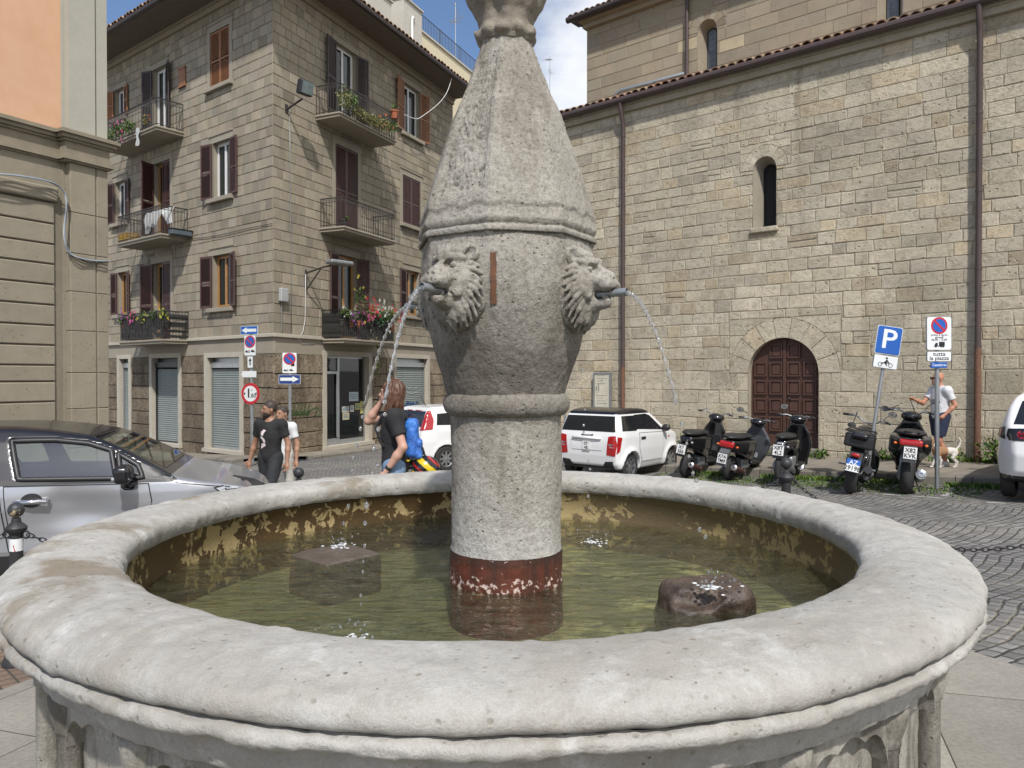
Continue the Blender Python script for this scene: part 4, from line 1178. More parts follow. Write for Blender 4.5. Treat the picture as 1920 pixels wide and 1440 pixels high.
# walls
for w, xr in ((LW, (-LEN_L, 0)), (RW, (0, LEN_R))):
    b = MB(w.M)
    ashlar(b, (xr[0], ZB+.10, xr[1], ZE), holes[id(w)], (.29,.34), (.24,.55), .012, .018, .004, colt, .0, .008)
    b.build('wall', M['tuff'], AB, attr=True)
    b = MB(w.M); mortar(b, (xr[0], ZB+.10, xr[1], ZE), holes[id(w)]); mortar(b, (xr[0], LG-1.5, xr[1], ZP), base_holes[id(w)], .03)
    b.build('wall_backing', M['tuff_mortar'], AB)
    b = MB(w.M)
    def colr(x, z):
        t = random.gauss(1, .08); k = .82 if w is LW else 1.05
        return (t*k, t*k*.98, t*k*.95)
    ashlar(b, (xr[0], LG-1.2, xr[1], ZP), base_holes[id(w)], (.46,.50), (1.6,4), .014, .05, .004, colr, .0, .02)
    b.build('base_course', M['rough_tuff'], AB, attr=True)
    b = MB(w.M)
    b.box((xr[0],-.02,ZP),(xr[1]-(0 if w is RW else -.02),.05,ZB-.02)); b.build('fascia', M['tuff_plain'], AB)
    b = MB(w.M)
    b.box((xr[0],-.10,ZB-.02),(xr[1]+(.10 if w is LW else 0),.05,ZB+.05)); b.box((xr[0],-.05,ZB+.05),(xr[1]+(.05 if w is LW else 0),.05,ZB+.10)); b.build('string_course', M['travertine'], AB)
    # cornice under the soffit
    b = MB(w.M)
    b.box((xr[0],-.08,ZE),(xr[1]+(.08 if w is LW else 0),.05,ZE+.16)); b.box((xr[0],-.14,ZE+.16),(xr[1]+(.14 if w is LW else 0),.05,ZE+.24)); b.build('cornice', M['cream'] if False else pm('tan_cornice', (.34,.285,.2), .9, col2=(.29,.245,.175), bp=.2), AB)
# windows and doors
for (w, px, kind, fr, sl, sr, sm), (x0, z0, x1, z1) in zip(WIN, boxes):
    b = MB(w.M); surround(b, x0, z0, x1, z1, bot=0.0 if kind == 'door' else .14)
    reveal(b, x0, z0, x1, z1, .30, -.012)
    so = b.build('surround', M['tuff_plain'], AB)
    closed = sl in ('shut',) and sr in ('shut',)
    o = casement(w, AB, x0, z0, x1, z1, M[fr], y=.17, curtain=True, name='window' if kind == 'win' else 'balcony_door')
    if kind == 'win':
        b = MB(w.M); b.box((x0-.22,-.14,z0-.14),(x1+.22,.17,z0),.012); b.build('sill', M['tuff_plain'], o)
    lw = (x1-x0)/2; hh = z1-z0
    for side_, st in ((0, sl), (1, sr)):
        b = MB(w.M)
        if st == 'shut': T = Matrix.Translation((x0+.005 if side_ == 0 else x1-lw+.003, .01, z0+.01))
        else:
            ang = {'open': rad(168 + U(-7, 6)), 'ajar': rad(70)}[st]
            if side_ == 0: T = Matrix.Translation((x0-.01, -.03, z0+.01)) @ Matrix.Rotation(-ang, 4, 'Z')
            else: T = Matrix.Translation((x1+.01, -.03, z0+.01)) @ Matrix.Rotation(PI+ang, 4, 'Z')
        shutter(b, lw-.01, hh-.02, T); b.build('shutter', M[sm], o)
# balconies: (wall, attach-left px, attach-right px, slab top row on the wall, depth)
BAL = {}
def bal(key, w, ul, vl, ur, vr, d):
    x0 = w.hit(ul, vl, -d)[0]; x1, z1 = w.hit(ur, vr, -d)
    z = (w.hit(ul, vl, -d)[1] + z1)/2
    BAL[key] = (balcony(w, AB, x0, x1, d, z), w, x0, x1, d, z)
bal('L3', LW, 190, 273, 292, 237, 1.0); bal('L2', LW, 217, 455, 301, 438, 1.0); bal('L1', LW, 222, 640, 305, 636, .95)
bal('R3', RW, 637, 211, 744, 262, 1.0); bal('R2', RW, 645, 423, 743, 452, 1.0); bal('R1', RW, 645, 633, 743, 643, .95)
# shops
for i, ((w, px), (x0, z0, x1, z1)) in enumerate(zip(SHOP, sboxes)):
    b = MB(w.M)
    for a, c in ((x0-.2, x0), (x1, x1+.2)): b.box((a,-.05,z0-.3),(c,.35,z1+.0))
    b.box((x0-.2,-.05,z1),(x1+.2,.35,z1+.16)); 
    b.box((x0-.24,-.12,z0-.12),(x1+.24,.35,z0)); b.build('shop_surround', M['travertine'], AB)
    q = MB(w.M)
    if i == 3: continue
    n = int((z1-.35-z0)/.075)
    for k in range(n):
        z = z0+.02+k*.075
        q.poly([(x0,.16,z),(x1,.16,z),(x1,.145,z+.035),(x0,.145,z+.035)]); q.poly([(x0,.145,z+.035),(x1,.145,z+.035),(x1,.16,z+.075),(x0,.16,z+.075)])
    ro = q.build('roller_shutter', M['roller'], AB)
    q = MB(w.M); q.box((x0,.08,z1-.34),(x1,.3,z1-.16)); q.box((x0,.2,z1-.16),(x1,.3,z1)); q.box((x0,.10,z0),(x0+.05,.2,z1-.34)); q.box((x1-.05,.10,z0),(x1,.2,z1-.34)); q.box((x0+.05,.12,z0),(x1-.05,.2,z0+.06))
    q.build('shutter_box', M['alu'] if i != 1 else M['blackp'], ro)
x0, z0, x1, z1 = sboxes[3]
b = MB(RW.M); xm = x0+(x1-x0)*.36; ym = .14; zt = z1-.62
for a, c, lo, hi in ((x0, x0+.06, z0, z1), (xm-.05, xm+.05, z0, z1), (x1-.06, x1, z0, z1)): b.box((a,ym,lo),(c,ym+.08,hi))
for a, c in ((x0+.06, xm-.05), (xm+.05, x1-.06)):
    b.box((a,ym,z0),(c,ym+.08,z0+.22 if a == x0+.06 else z0+.16)); b.box((a,ym,z1-.07),(c,ym+.08,z1))
b.box((x0+.06,ym,zt),(xm-.05,ym+.08,zt+.09))
b.box((xm-.14,ym-.02,z0+.26),(xm-.05,ym,zt)); b.box((x0+.06,ym-.02,z0+.26),(x0+.14,ym,zt))
sh = b.build('shop_door', M['alu'], AB)
b = MB(RW.M); b.poly([(x0+.06,ym+.04,z0+.16),(x1-.06,ym+.04,z0+.16),(x1-.06,ym+.04,z1-.07),(x0+.06,ym+.04,z1-.07)]); b.build('pane', M['glass'], sh)
b = MB(RW.M); b.box((x0-.5,.36,z0-.1),(x0-.49,3,z1+.3)); b.box((x1+.8,.36,z0-.1),(x1+.81,3,z1+.3)); b.box((x0-.5,3,z0-.1),(x1+.8,3.01,z1+.3)); b.box((x0-.5,.36,z0-.1),(x1+.8,3,z0-.09)); b.box((x0-.5,.36,z1+.29),(x1+.8,3,z1+.3)); b.build('shop_room', pm('shop_interior', (.06,.06,.06), .9), sh)
# notices stuck on the glass
for (u0, v0, u1, v1, c) in ((656,735,673,752,(.55,.62,.64)),(643,762,656,773,(.6,.58,.52)),(658,760,665,772,(.62,.62,.6)),(667,756,677,768,(.5,.48,.2)),(677,752,689,775,(.62,.58,.22)),(644,774,656,787,(.58,.52,.36))):
    bx = RW.box(u0, v0, u1, v1, ym); q = MB(RW.M); q.box((bx[0],ym+.028,bx[1]),(bx[2],ym+.036,bx[3]))
    for k in range(3): 
        zz = bx[1]+(bx[3]-bx[1])*(.25+.22*k); q.mat = 1; q.box((bx[0]+.03,ym+.024,zz),(bx[2]-.04-.03*k,ym+.0275,zz+.02))
    q.build('notice', [pm('notice_paper', c, .7), pm('notice_ink', (.08,.22,.30), .7)], sh)
# roof: soffit, dark gutter, tiles
OV = 1.15
b = MB(); zs = ZE+.24
A = LW.M @ Vector((-LEN_L, 0, 0)); C_ = LW.M @ Vector((0,0,0)); D = RW.M @ Vector((LEN_R, 0, 0))
def off(w, x, o): return w.M @ Vector((x, -o, 0))
# outer corner: intersection of the two offset eave lines
def corner(o):
    p, d = off(LW, 0, o), LW.X; q, e = off(RW, 0, o), RW.X
    den = d.x*e.y-d.y*e.x; t = ((q.x-p.x)*e.y-(q.y-p.y)*e.x)/den
    return p+d*t
def Z(p, z): return Vector((p.x, p.y, z))
co = corner(OV); ci = corner(-.05)
b.poly([Z(off(LW,-LEN_L,OV),zs), Z(co,zs), Z(ci,zs), Z(off(LW,-LEN_L,-.05),zs)]); b.poly([Z(co,zs), Z(off(RW,LEN_R,OV),zs), Z(off(RW,LEN_R,-.05),zs), Z(ci,zs)])
b.build('soffit', M['soffit'], AB)
b = MB(); cg = corner(OV+.07)
b.tube([Z(off(LW,-LEN_L,OV+.07),zs+.07), Z(cg,zs+.07), Z(off(RW,LEN_R,OV+.07),zs+.07)], .085, 8)
b.build('gutter', M['dark_gutter'], AB)
b = MB(); apex_h = 1.9
ridge = Z((off(LW,-5,-5.5)), zs+apex_h)
rl = Z(off(LW,-LEN_L,-5.5), zs+apex_h); rr = Z(off(RW,LEN_R,-5.0), zs+apex_h)
b.col = (.8,.8,.8)
b.poly([Z(off(LW,-LEN_L,OV),zs+.10), Z(co,zs+.10), ridge, rl]); b.poly([Z(co,zs+.10), Z(off(RW,LEN_R,OV),zs+.10), rr, ridge])
coppi(b, Z(off(LW,-LEN_L,OV+.1),zs+.15), Z(corner(OV+.1),zs+.15), LW.Y+Vector((0,0,.33)), 62)
coppi(b, Z(corner(OV+.1),zs+.15), Z(off(RW,LEN_R,OV+.1),zs+.15), RW.Y+Vector((0,0,.33)), 50)
b.build('roof', M['roof_tile'], AB, attr=True)
# gable end of the right wing
b = MB(); p0, p1 = off(RW,LEN_R,0), off(RW,LEN_R,-9)
b.poly([Z(p0,LG-1),Z(p1,LG-1),Z(p1,zs),Z(p0,zs)]); p0, p1 = off(LW,-LEN_L,0), off(LW,-LEN_L,-9); b.poly([Z(p1,LG-1),Z(p0,LG-1),Z(p0,zs),Z(p1,zs)])
b.build('end_wall', M['tuff_plain'], AB)
# ---------------------------------------------------------------- church: long aisle wall, nave wall above
CB = thing('church', 'long tuff church wall with arched door, slit windows and tiled aisle roof', 'church', M=CH.M)
XE, XW = 6.0, CH.hit(985, 600)[0]
GB = -1.2
ZA = (CH.hit(1060, 245)[1]+CH.hit(1440, 137)[1]+CH.hit(1830, 38)[1])/3
NV = 4.0                                                # setback of the nave wall
ND = CH.box(1405, 633, 1532, 838)                       # door
WN = CH.box(1421, 302, 1446, 421)                       # aisle slit window opening
def patch(x, z): return mnoise.noise((x*.33, 1.7, z*.45))
def colc(x, z):
    t = random.gauss(1.0, .07) + .07*patch(x, z)
    r = random.random()
    if r < .08: return (t*1.03, t*.97, t*.89)
    if r < .15: return (t*.88, t*.88, t*.88)
    if r < .20: return (t*.84, t*.80, t*.75)
    return (t*U(.99,1.015), t, t*U(.97,1.015))
R = (ND[2]-ND[0])/2+.03; DX = (ND[0]+ND[2])/2; DZ0 = ND[1]; DZ1 = ND[3]-R    # springing
ring = .46
hd = (DX-R-.001, DZ0-1.0, DX+R+.001, DZ1)
hd2 = (DX-R-ring, DZ1, DX+R+ring, DZ1+R+ring)
WX = (WN[0]+WN[2])/2; WR = .16; SR = .27                # slit, splay radius
WZ0, WZ1 = WN[1], WN[3]-WR
hw = (WX-SR, WZ0-.05, WX+SR, WZ1); hw2 = (WX-SR-.32, WZ1, WX+SR+.32, WZ1+SR+.32)
holes_c = [hd, hd2, hw, hw2]
b = MB(CH.M)
# the masonry changes: smooth courses at the top, rough small patches in the middle, big blocks below
zt1 = ZA-1.15; zm = 1.9
ashlar(b, (XW, zt1, XE, ZA), holes_c, (.27,.31), (.45,.95), .008, .014, .003, colc, .0, .006)
ashlar(b, (XW, zm, XE, zt1), holes_c, (.235,.31), (.26,.68), .010, .016, .013, colc, .035, .013)
ashlar(b, (XW, GB, XE, zm), holes_c, (.30,.36), (.40,.85), .008, .015, .010, colc, .02, .013)
b.build('wall', M['church_stone'], CB, attr=True)
b = MB(CH.M); mortar(b, (XW, GB, XE, ZA), holes_c, .016)
# spandrels of the two arches stay mortar-backed
def arch_fill(b, cx, cz, r, box, y, n=20):
    """flat fill between the arc of radius r and its box top"""
    for i in range(n):
        t0, t1 = PI*i/n, PI*(i+1)/n
        def outp(t):
            c, s = cos(t), sin(t); k = min((box[2]-cx)/abs(c) if abs(c) > 1e-6 else 1e9, (box[3]-cz)/s if s > 1e-6 else 1e9)
            return (cx+c*k, y, cz+s*k)
        b.poly([(cx+r*cos(t0),y,cz+r*sin(t0)), outp(t0), outp(t1), (cx+r*cos(t1),y,cz+r*sin(t1))])
arch_fill(b, DX, DZ1, R, hd2, .014); arch_fill(b, WX, WZ1, SR, hw2, .014)
b.poly([(XW,.016,GB),(XW,.016,ZA),(XW,9,ZA+1),(XW,9,GB)])
b.build('wall_backing', M['mortar'], CB)
def arch_ring(par, cx, cz, r, ro, n, name, box=None, y=-.004):
    b = MB(CH.M)
    for i in range(n):
        t0, t1 = PI*i/n+.008, PI*(i+1)/n-.008; k = 4
        pts = [(cx+r*cos(t0+(t1-t0)*j/k), cz+r*sin(t0+(t1-t0)*j/k)) for j in range(k+1)] + [(cx+ro*cos(t1-(t1-t0)*j/k), cz+ro*sin(t1-(t1-t0)*j/k)) for j in range(k+1)]
        b.col = colc(i*3, 9); b.prism(pts, y+U(-.004,.004), .3 if name == 'x' else .05)
    if box:
        # spandrel stones, in three courses each side
        for s in (-1, 1):
            zs_ = [cz, cz+(box[3]-cz)*.36, cz+(box[3]-cz)*.70, box[3]]
            for z0, z1 in zip(zs_, zs_[1:]):
                inn = []
                for j in range(6):
                    z = z0+.008+(z1-z0-.016)*j/5; dz = z-cz
                    inn.append((cx+s*(math.sqrt(max(0, (ro+.012)**2-dz*dz)) if dz < ro+.012 else 0), z))
                ox = box[2] if s > 0 else box[0]
                if abs(ox-inn[0][0]) < .02 and abs(ox-inn[-1][0]) < .05: continue
                b.col = colc(z0, s); b.prism([(ox-s*.006, z0+.008)] + inn + [(ox-s*.006, z1-.008)], -.002+U(-.004,.004), .05)
    return b.build(name, M['church_stone'], par, attr=True)
arch_ring(CB, DX, DZ1, R, R+ring-.012, 9, 'door_arch', hd2); arch_ring(CB, WX, WZ1, SR, SR+.26, 7, 'window_arch', hw2)
# --- door
b = MB(CH.M); n = 24
for i in range(n):
    t0, t1 = PI*i/n, PI*(i+1)/n
    b.poly([(DX+R*cos(t0),0,DZ1+R*sin(t0)),(DX+R*cos(t1),0,DZ1+R*sin(t1)),(DX+R*cos(t1),.28,DZ1+R*sin(t1)),(DX+R*cos(t0),.28,DZ1+R*sin(t0))])
for x in (DX-R, DX+R): b.poly([(x,0,DZ0-.3),(x,.28,DZ0-.3),(x,.28,DZ1),(x,0,DZ1)])
b.build('door_jamb', M['mortar'], CB)
b = MB(CH.M); yd = .16
outline = [(DX-R, DZ0)] + [(DX+R*cos(PI-PI*i/n), DZ1+R*sin(PI-PI*i/n)) for i in range(n+1)] + [(DX+R, DZ0)]
b.prism(outline, yd+.03, yd+.09)
# stiles, rails and sunk panels
xs = [DX-R, DX-R*.92, DX-R*.53, DX-R*.45, DX-R*.06]; pz = [DZ0+.32]
Hh = DZ1+R-DZ0; rowh = (Hh-.32)/5.15
def inside(x, z): return z < DZ1 or (x-DX)**2+(z-DZ1)**2 < (R-.03)**2
for sgn in (1, -1):
    for c in (0, 1):
        xa, xb = (DX-R+.09, DX-R*.52) if c == 0 else (DX-R*.44, DX-.055)
        if sgn < 0: xa, xb = 2*DX-xb, 2*DX-xa
        for r_ in range(6):
            z0 = DZ0+.34+r_*rowh; z1 = z0+rowh*.80
            if not (inside(xa, z0) and inside(xb, z0)): continue
            while not (inside(xa, z1) and inside(xb, z1)) and z1 > z0+.08: z1 -= .01
            if z1-z0 < .1: continue
            m_ = .035
            def fr(o, y0, y1):
                x0_, x1_, a, c_ = xa+o, xb-o, z0+o, z1-o
                b.box((x0_,y0,a),(x0_+m_,y1,c_)); b.box((x1_-m_,y0,a),(x1_,y1,c_)); b.box((x0_+m_,y0,a),(x1_-m_,y1,a+m_)); b.box((x0_+m_,y0,c_-m_),(x1_-m_,y1,c_))
            fr(0, yd-.012, yd+.031); b.box((xa+m_+.02,yd+.012,z0+m_+.02),(xb-m_-.02,yd+.031,z1-m_-.02))
b.box((DX-.035,yd-.016,DZ0),(DX+.035,yd+.031,DZ1+R-.03)); b.box((DX-R+.01,yd+.005,DZ0+.01),(DX-.04,yd+.031,DZ0+.26)); b.box((DX+.04,yd+.005,DZ0+.01),(DX+R-.01,yd+.031,DZ0+.26))
do = b.build('door', M['door_wood'], CB)
b = MB(CH.M); b.ball((DX+.11, yd-.03, DZ0+1.1), .028); b.build('handle', M['iron'], do, smooth=True)
b = MB(CH.M); b.box((DX-R-.12,-.10,DZ0-.16),(DX+R+.12,.3,DZ0),.02); b.build('threshold', M['kerb'], CB)
# --- slit windows with splayed reveals
def slit(cx, z0, z1, w, sr, depth, yoff, par, dark, name='slit_window'):
    b = MB(CH.M); n = 12
    def prof(r, zb): return [(cx-r, zb)] + [(cx+r*cos(PI-PI*i/n), z1+r*sin(PI-PI*i/n)) for i in range(n+1)] + [(cx+r, zb)]
    A = prof(sr, z0-.06); B = prof(w, z0)
    for (p, q, r_, s_) in zip(A, A[1:], B, B[1:]):
        b.poly([(p[0],yoff,p[1]),(q[0],yoff,q[1]),(s_[0],yoff+depth,s_[1]),(r_[0],yoff+depth,r_[1])])
    b.poly([(A[0][0],yoff,A[0][1]),(B[0][0],yoff+depth,B[0][1]),(B[-1][0],yoff+depth,B[-1][1]),(A[-1][0],yoff,A[-1][1])])
    b.build('window_reveal', M['tuff_plain'] if name == 'slit_window' else M['nave_plain'], par)
    b = MB(CH.M); C = prof(w*.8, z0+.03)
    B2 = B
    for (p, q, r_, s_) in zip(B2, B2[1:], C, C[1:]): b.poly([(p[0],yoff+depth,p[1]),(q[0],yoff+depth,q[1]),(s_[0],yoff+depth-.03,s_[1]),(r_[0],yoff+depth-.03,r_[1])])
    b.box((cx-w,yoff+depth-.03,z0-.002),(cx+w,yoff+depth+.02,z0+.04))
    o = b.build(name, M['blackp'], par)
    b = MB(CH.M); b.prism([(x,z) for x, z in prof(w, z0)], yoff+depth+.005, yoff+depth+.02); b.build('pane', dark, o)
slit(WX, WZ0, WZ1, WR, SR, .36, .0, CB, M['dark'])
b = MB(CH.M); b.box((WX-SR-.05,-.07,WZ0-.18),(WX+SR+.05,.1,WZ0-.062),.02); b.build('sill', M['church_stone'], CB, attr=True)
# --- eave: moulded stone band, gutter, tiles, roof
b = MB(CH.M); b.box((XW,-.10,ZA),(XE,.1,ZA+.14)); b.box((XW,-.15,ZA+.14),(XE,.1,ZA+.24)); b.build('eave_band', M['mortar'], CB)
b = MB(CH.M); b.tube([(XW-.1,-.25,ZA+.26),(XE,-.25,ZA+.26)], .085, 10); b.box((XW,-.20,ZA+.24),(XE,.1,ZA+.28)); b.build('gutter', M['downpipe'], CB)
ZR = ZA+.36
b = MB(CH.M); b.col = (.8,.8,.8); b.poly([(XW-.1,-.22,ZR-.05),(XE,-.22,ZR-.05),(XE,NV,ZR+1.15),(XW-.1,NV,ZR+1.15)])
b.M = Matrix(); n = int((XE-XW)/.21)
coppi(b, CH.M @ Vector((XW-.1,-.27,ZR-.02)), CH.M @ Vector((XE,-.27,ZR-.02)), CH.Y+Vector((0,0,.26)), n, .075, .6)
b.build('roof', M['roof_tile'], CB, attr=True)
# --- nave wall
NX0 = CH.hit(1100, 120, NV)[0]
NZ1 = (CH.hit(1105, 52, NV)[1]+CH.hit(1225, 15, NV)[1])/2
def nwin(u, vt, vb, hw_):
    x = CH.hit(u, vt, NV)[0]; return x, CH.hit(u, vb, NV)[1], CH.hit(u, vt, NV)[1], hw_
n1 = nwin(1326, 36, 158, .17); n2 = (CH.hit(1668, 20, NV)[0], n1[1], n1[2], .17)
SRN = .31
hn = []
for (x, z0, z1, w) in (n1, n2): hn.append((x-SRN, z0-.06, x+SRN, z1-SRN)); hn.append((x-SRN-.3, z1-SRN, x+SRN+.3, z1+.3))
def coln(x, z):
    t = random.gauss(.97, .06)
    if random.random() < .09 and 8.2 < z < 12: return (t*1.45, t*1.42, t*1.30)
    return (t*U(.98,1.04), t, t*U(.95,1.02))
b = MB(CH.M @ Matrix.Translation((0, NV, 0)))
ashlar(b, (NX0, ZR-.2, XE, NZ1), hn, (.34,.38), (.55,.95), .012, .016, .003, coln, .0, .007)
b.M = CH.M @ Matrix.Translation((NX0, NV, 0)) @ Matrix.Rotation(PI/2, 4, 'Z') @ Matrix.Scale(-1, 4, (1,0,0))
b.build('nave_wall', M['nave_stone'], CB, attr=True)
b = MB(CH.M @ Matrix.Translation((0, NV, 0))); mortar(b, (NX0, ZR-.6, XE, NZ1), hn, .016)
b.poly([(NX0,.016,ZR-3),(NX0,.016,NZ1),(NX0,8,NZ1),(NX0,8,ZR-3)])
for (x, z0, z1, w) in (n1, n2): arch_fill(b, x, z1-SRN, SRN, (x-SRN-.3, z1-SRN, x+SRN+.3, z1+.3), .014)
b.build('nave_backing', M['mortar'], CB)
M['slate_pane'] = pm('grey_blue_pane', (.17,.19,.20), .3, col2=(.08,.09,.10))
for (x, z0, z1, w) in (n1, n2):
    slit(x, z0, z1-SRN, w, SRN, .36, NV, CB, M['slate_pane'], 'nave_window')
    b0 = CH.M; CH.M = CH.M @ Matrix.Translation((0, NV, 0)); arch_ring(CB, x, z1-SRN, SRN, SRN+.28, 7, 'nave_window_arch', (x-SRN-.3, z1-SRN, x+SRN+.3, z1+.3)).data.materials[0] = M['nave_stone']; CH.M = b0
b = MB(CH.M); b.box((NX0-.05,NV-.16,NZ1),(XE,NV+.1,NZ1+.16)); b.box((NX0-.1,NV-.36,NZ1+.16),(XE,NV+.1,NZ1+.24)); b.build('nave_eave_band', M['nave_plain'], CB)
b = MB(CH.M); b.tube([(NX0-.45,NV-.5,NZ1+.27),(XE,NV-.5,NZ1+.27)], .10, 10); b.box((NX0-.4,NV-.46,NZ1+.24),(XE,NV+.1,NZ1+.29)); b.build('nave_gutter', M['dark_gutter'], CB)
b = MB(CH.M); b.col = (.7,.7,.7); b.poly([(NX0-.4,NV-.45,NZ1+.34),(XE,NV-.45,NZ1+.34),(XE,NV+5,NZ1+2.0),(NX0-.4,NV+5,NZ1+2.0)]); b.poly([(NX0-.4,NV-.45,NZ1+.34),(NX0-.4,NV+5,NZ1+2.0),(NX0-.4,NV+5,NZ1+.2)])
b.M = Matrix(); coppi(b, CH.M @ Vector((NX0-.4,NV-.5,NZ1+.36)), CH.M @ Vector((XE,NV-.5,NZ1+.36)), CH.Y+Vector((0,0,.3)), int((XE-NX0)/.21), .075, .6)
b.build('nave_roof', M['roof_tile'], CB, attr=True)
# --- downpipes
def pipe(u, vt, vb, rusty_v, yo=-.10, top=None, r=.055):
    x = CH.hit(u, (vt+vb)/2, yo)[0]; z0 = CH.hit(u, vb, yo)[1]; z1 = top if top is not None else CH.hit(u, vt, yo)[1]
    zr = CH.hit(u, rusty_v, yo)[1] if rusty_v else z0
    b = MB(CH.M); b.tube([(x,-.25,z1+.25),(x,-.24,z1+.05),(x,yo-.05,z1-.25),(x,yo,z1-.42),(x,yo,zr)], r, 12)
    zz = zr
    while zz < z1-.5: b.lathe([(r+.008, 0),(r+.008, .05)], 12, Matrix.Translation((x,yo,zz))); zz += 1.5
    o = b.build('downpipe', M['downpipe'], CB, auto=40)
    if rusty_v:
        q = MB(CH.M); q.tube([(x,yo,zr+.001),(x,yo,z0-.25)], r*1.08, 12); q.build('rusty_foot', M['rust_pipe'], o, auto=40)
pipe(1168, 205, 840, 688, top=ZA+.05); pipe(1835, 20, 861, 652, top=ZA+.05)
x = CH.hit(1288, 80, NV-.1)[0]; b = MB(CH.M); b.tube([(x,NV-.1,NZ1+.2),(x,NV-.1,ZR+.9)], .055, 12); b.build('downpipe', M['downpipe'], CB, auto=40)
x = CH.hit(1168, 205)[0]; b = MB(CH.M); b.tube([(x-.1,-.2,ZR+.10),(x+.1,-.25,ZR+.14),(x+1.6,.3,ZR+.35)], .05, 10); b.build('overflow_pipe', M['metal_grey'], CB, auto=40)
# ---------------------------------------------------------------- peach palace at the left edge
PG = ground(PW.o.x, PW.o.y)
PB = thing('palace', 'peach plastered palace corner with grey pilaster, moulded cornice and banded stone base', 'building', M=PW.M)
px = lambda u, v=500, o=0.0: PW.hit(u, v, o)[0]
pz_ = lambda u, v, o=0.0: PW.hit(u, v, o)[1]
XL = -7.0
xp0, xp1 = px(133, 500, -.16), px(204, 500, -.16)             # pilaster face
xs0 = px(116, 500)                                       # end of the peach panel
zc0, zc1 = pz_(60, 292), pz_(60, 232)                      # entablature bottom, top
ztop = pz_(100, -420)
def strip(b, x0, x1, y, z0, z1, back=.3): b.box((x0,y,z0),(x1,back,z1))
def moulding(b, segs, prof):
    """segs: (x0,x1,proud base); prof: (extra proud, z0, z1)"""
    for x0, x1, p in segs:
        for e, z0, z1 in prof: b.box((x0-(e if p else 0),-p-e,z0),(x1+(e if p else 0),.3,z1))
H = zc1-zc0
prof = [(.03, zc0, zc0+.06*H), (.07, zc0+.06*H, zc0+.16*H), (.045, zc0+.16*H, zc0+.22*H), (.015, zc0+.22*H, zc0+.66*H), (.05, zc0+.66*H, zc0+.74*H), (.09, zc0+.74*H, zc0+.86*H), (.13, zc0+.86*H, zc0+.95*H), (.10, zc0+.95*H, zc1)]
b = MB(PW.M); moulding(b, [(XL, xs0-.02, 0.0), (xs0-.02, xp1, .16)], prof); b.build('cornice', pm('weathered_cornice', (.27,.23,.165), .9, col2=(.20,.175,.13), vs=4, bp=.5, bs=50), PB)
b = MB(PW.M); b.poly([(XL,0,zc1),(xs0,0,zc1),(xs0,0,ztop),(XL,0,ztop)]); b.build('plaster', M['peach'], PB)
b = MB(PW.M); xm = xp0+(xp1-xp0)*.70
b.box((xs0,-.02,zc1),(xp0,.3,ztop)); b.box((xp0,-.14,zc1),(xm-.012,.3,ztop)); b.box((xm+.012,-.14,zc1),(xp1,.3,ztop)); b.box((xm-.012,-.10,zc1),(xm+.012,.3,ztop))
b.build('upper_pilaster', M['palazzo_grey'], PB)
# lower stage
z = zc0; zl = pz_(60, 345); zl2 = pz_(60, 372)
b = MB(PW.M); b.col = (.95,.95,.95)
b.box((XL,.0,zl2-.0),(xs0,.3,zc0))
b.col = (1.05,1.05,1.05)
b.box((XL,-.10,zl2),(xs0-.09,.3,zl),.02)
gz = [pz_(60, v) for v in (379, 416, 455, 493, 532, 571, 610, 648, 686, 717)]
top = zl2-.03
for g0 in [q for q in gz[1:]] + [gz[-1]-.30*k for k in range(1, 12)]:
    b.col = tuple(U(.93,1.06) for _ in range(1))*3
    b.box((XL,-.05,g0+.022),(xs0-.13,.3,top),.012); top = g0
b.col = (.8,.8,.8); b.box((XL,-.012,PG-1),(xs0,.29,zl2))
b.build('banded_base', M['palazzo_stone'], PB, attr=True)
b = MB(PW.M); zz = zc0; x_m = xp0+(xp1-xp0)*.68
b.col = (1,1,1); b.box((xs0,-.03,PG-1),(xp0,.3,zc0))
hs = [.75,.62,.58,.60,.64,.55,.6,.6,.6,.6,.6]
for h in hs:
    b.col = (U(.92,1.08),)*3; b.box((xp0,-.15,zz-h+.006),(x_m-.012,.3,zz-.002),.008); b.col = (U(.92,1.05),)*3; b.box((x_m+.012,-.15,zz-h+.006),(xp1,.3,zz-.002),.008); zz -= h
b.col = (.7,.7,.7); b.box((xp0+.01,-.135,PG-1),(xp1-.01,.29,zc0))
b.build('pilaster', M['palazzo_stone'], PB, attr=True)
b = MB(PW.M); b.poly([(xp1,.29,PG-1),(xp1,7,PG-1),(xp1,7,ztop),(xp1,.29,ztop)]); b.build('side_wall', M['palazzo_grey'], PB)
# cables looped along the ledge and down the pilaster
for k in range(4):
    b = MB(PW.M); o = -.13-.02*k
    pts = [(px(u, v, o)+U(-.01,.01), o, pz_(u, v, o)+U(-.012,.012)) for u, v in ((-60,322),(0,327),(40,331),(80,337),(105,347),(119,358),(123,380),(121,410),(117,440),(122,465),(133,480),(155,487),(180,490),(203,490))]
    sm = smooth_poly([(p[0], p[2]) for p in pts], 2)
    b.tube([(p[0], o-.03-.01*sin(i*.7+k), p[1]) for i, p in enumerate(sm)], .009, 6)
    cb = b.build('cable', pm('grey_cable', ((.30,.33,.37),(.22,.24,.27),(.5,.5,.5),(.25,.3,.36))[k], .5), smooth=True)
    tag(cb, 'bundle of grey cables looping along the ledge and down the stone pilaster', 'cable', 'cables on the palace pilaster')
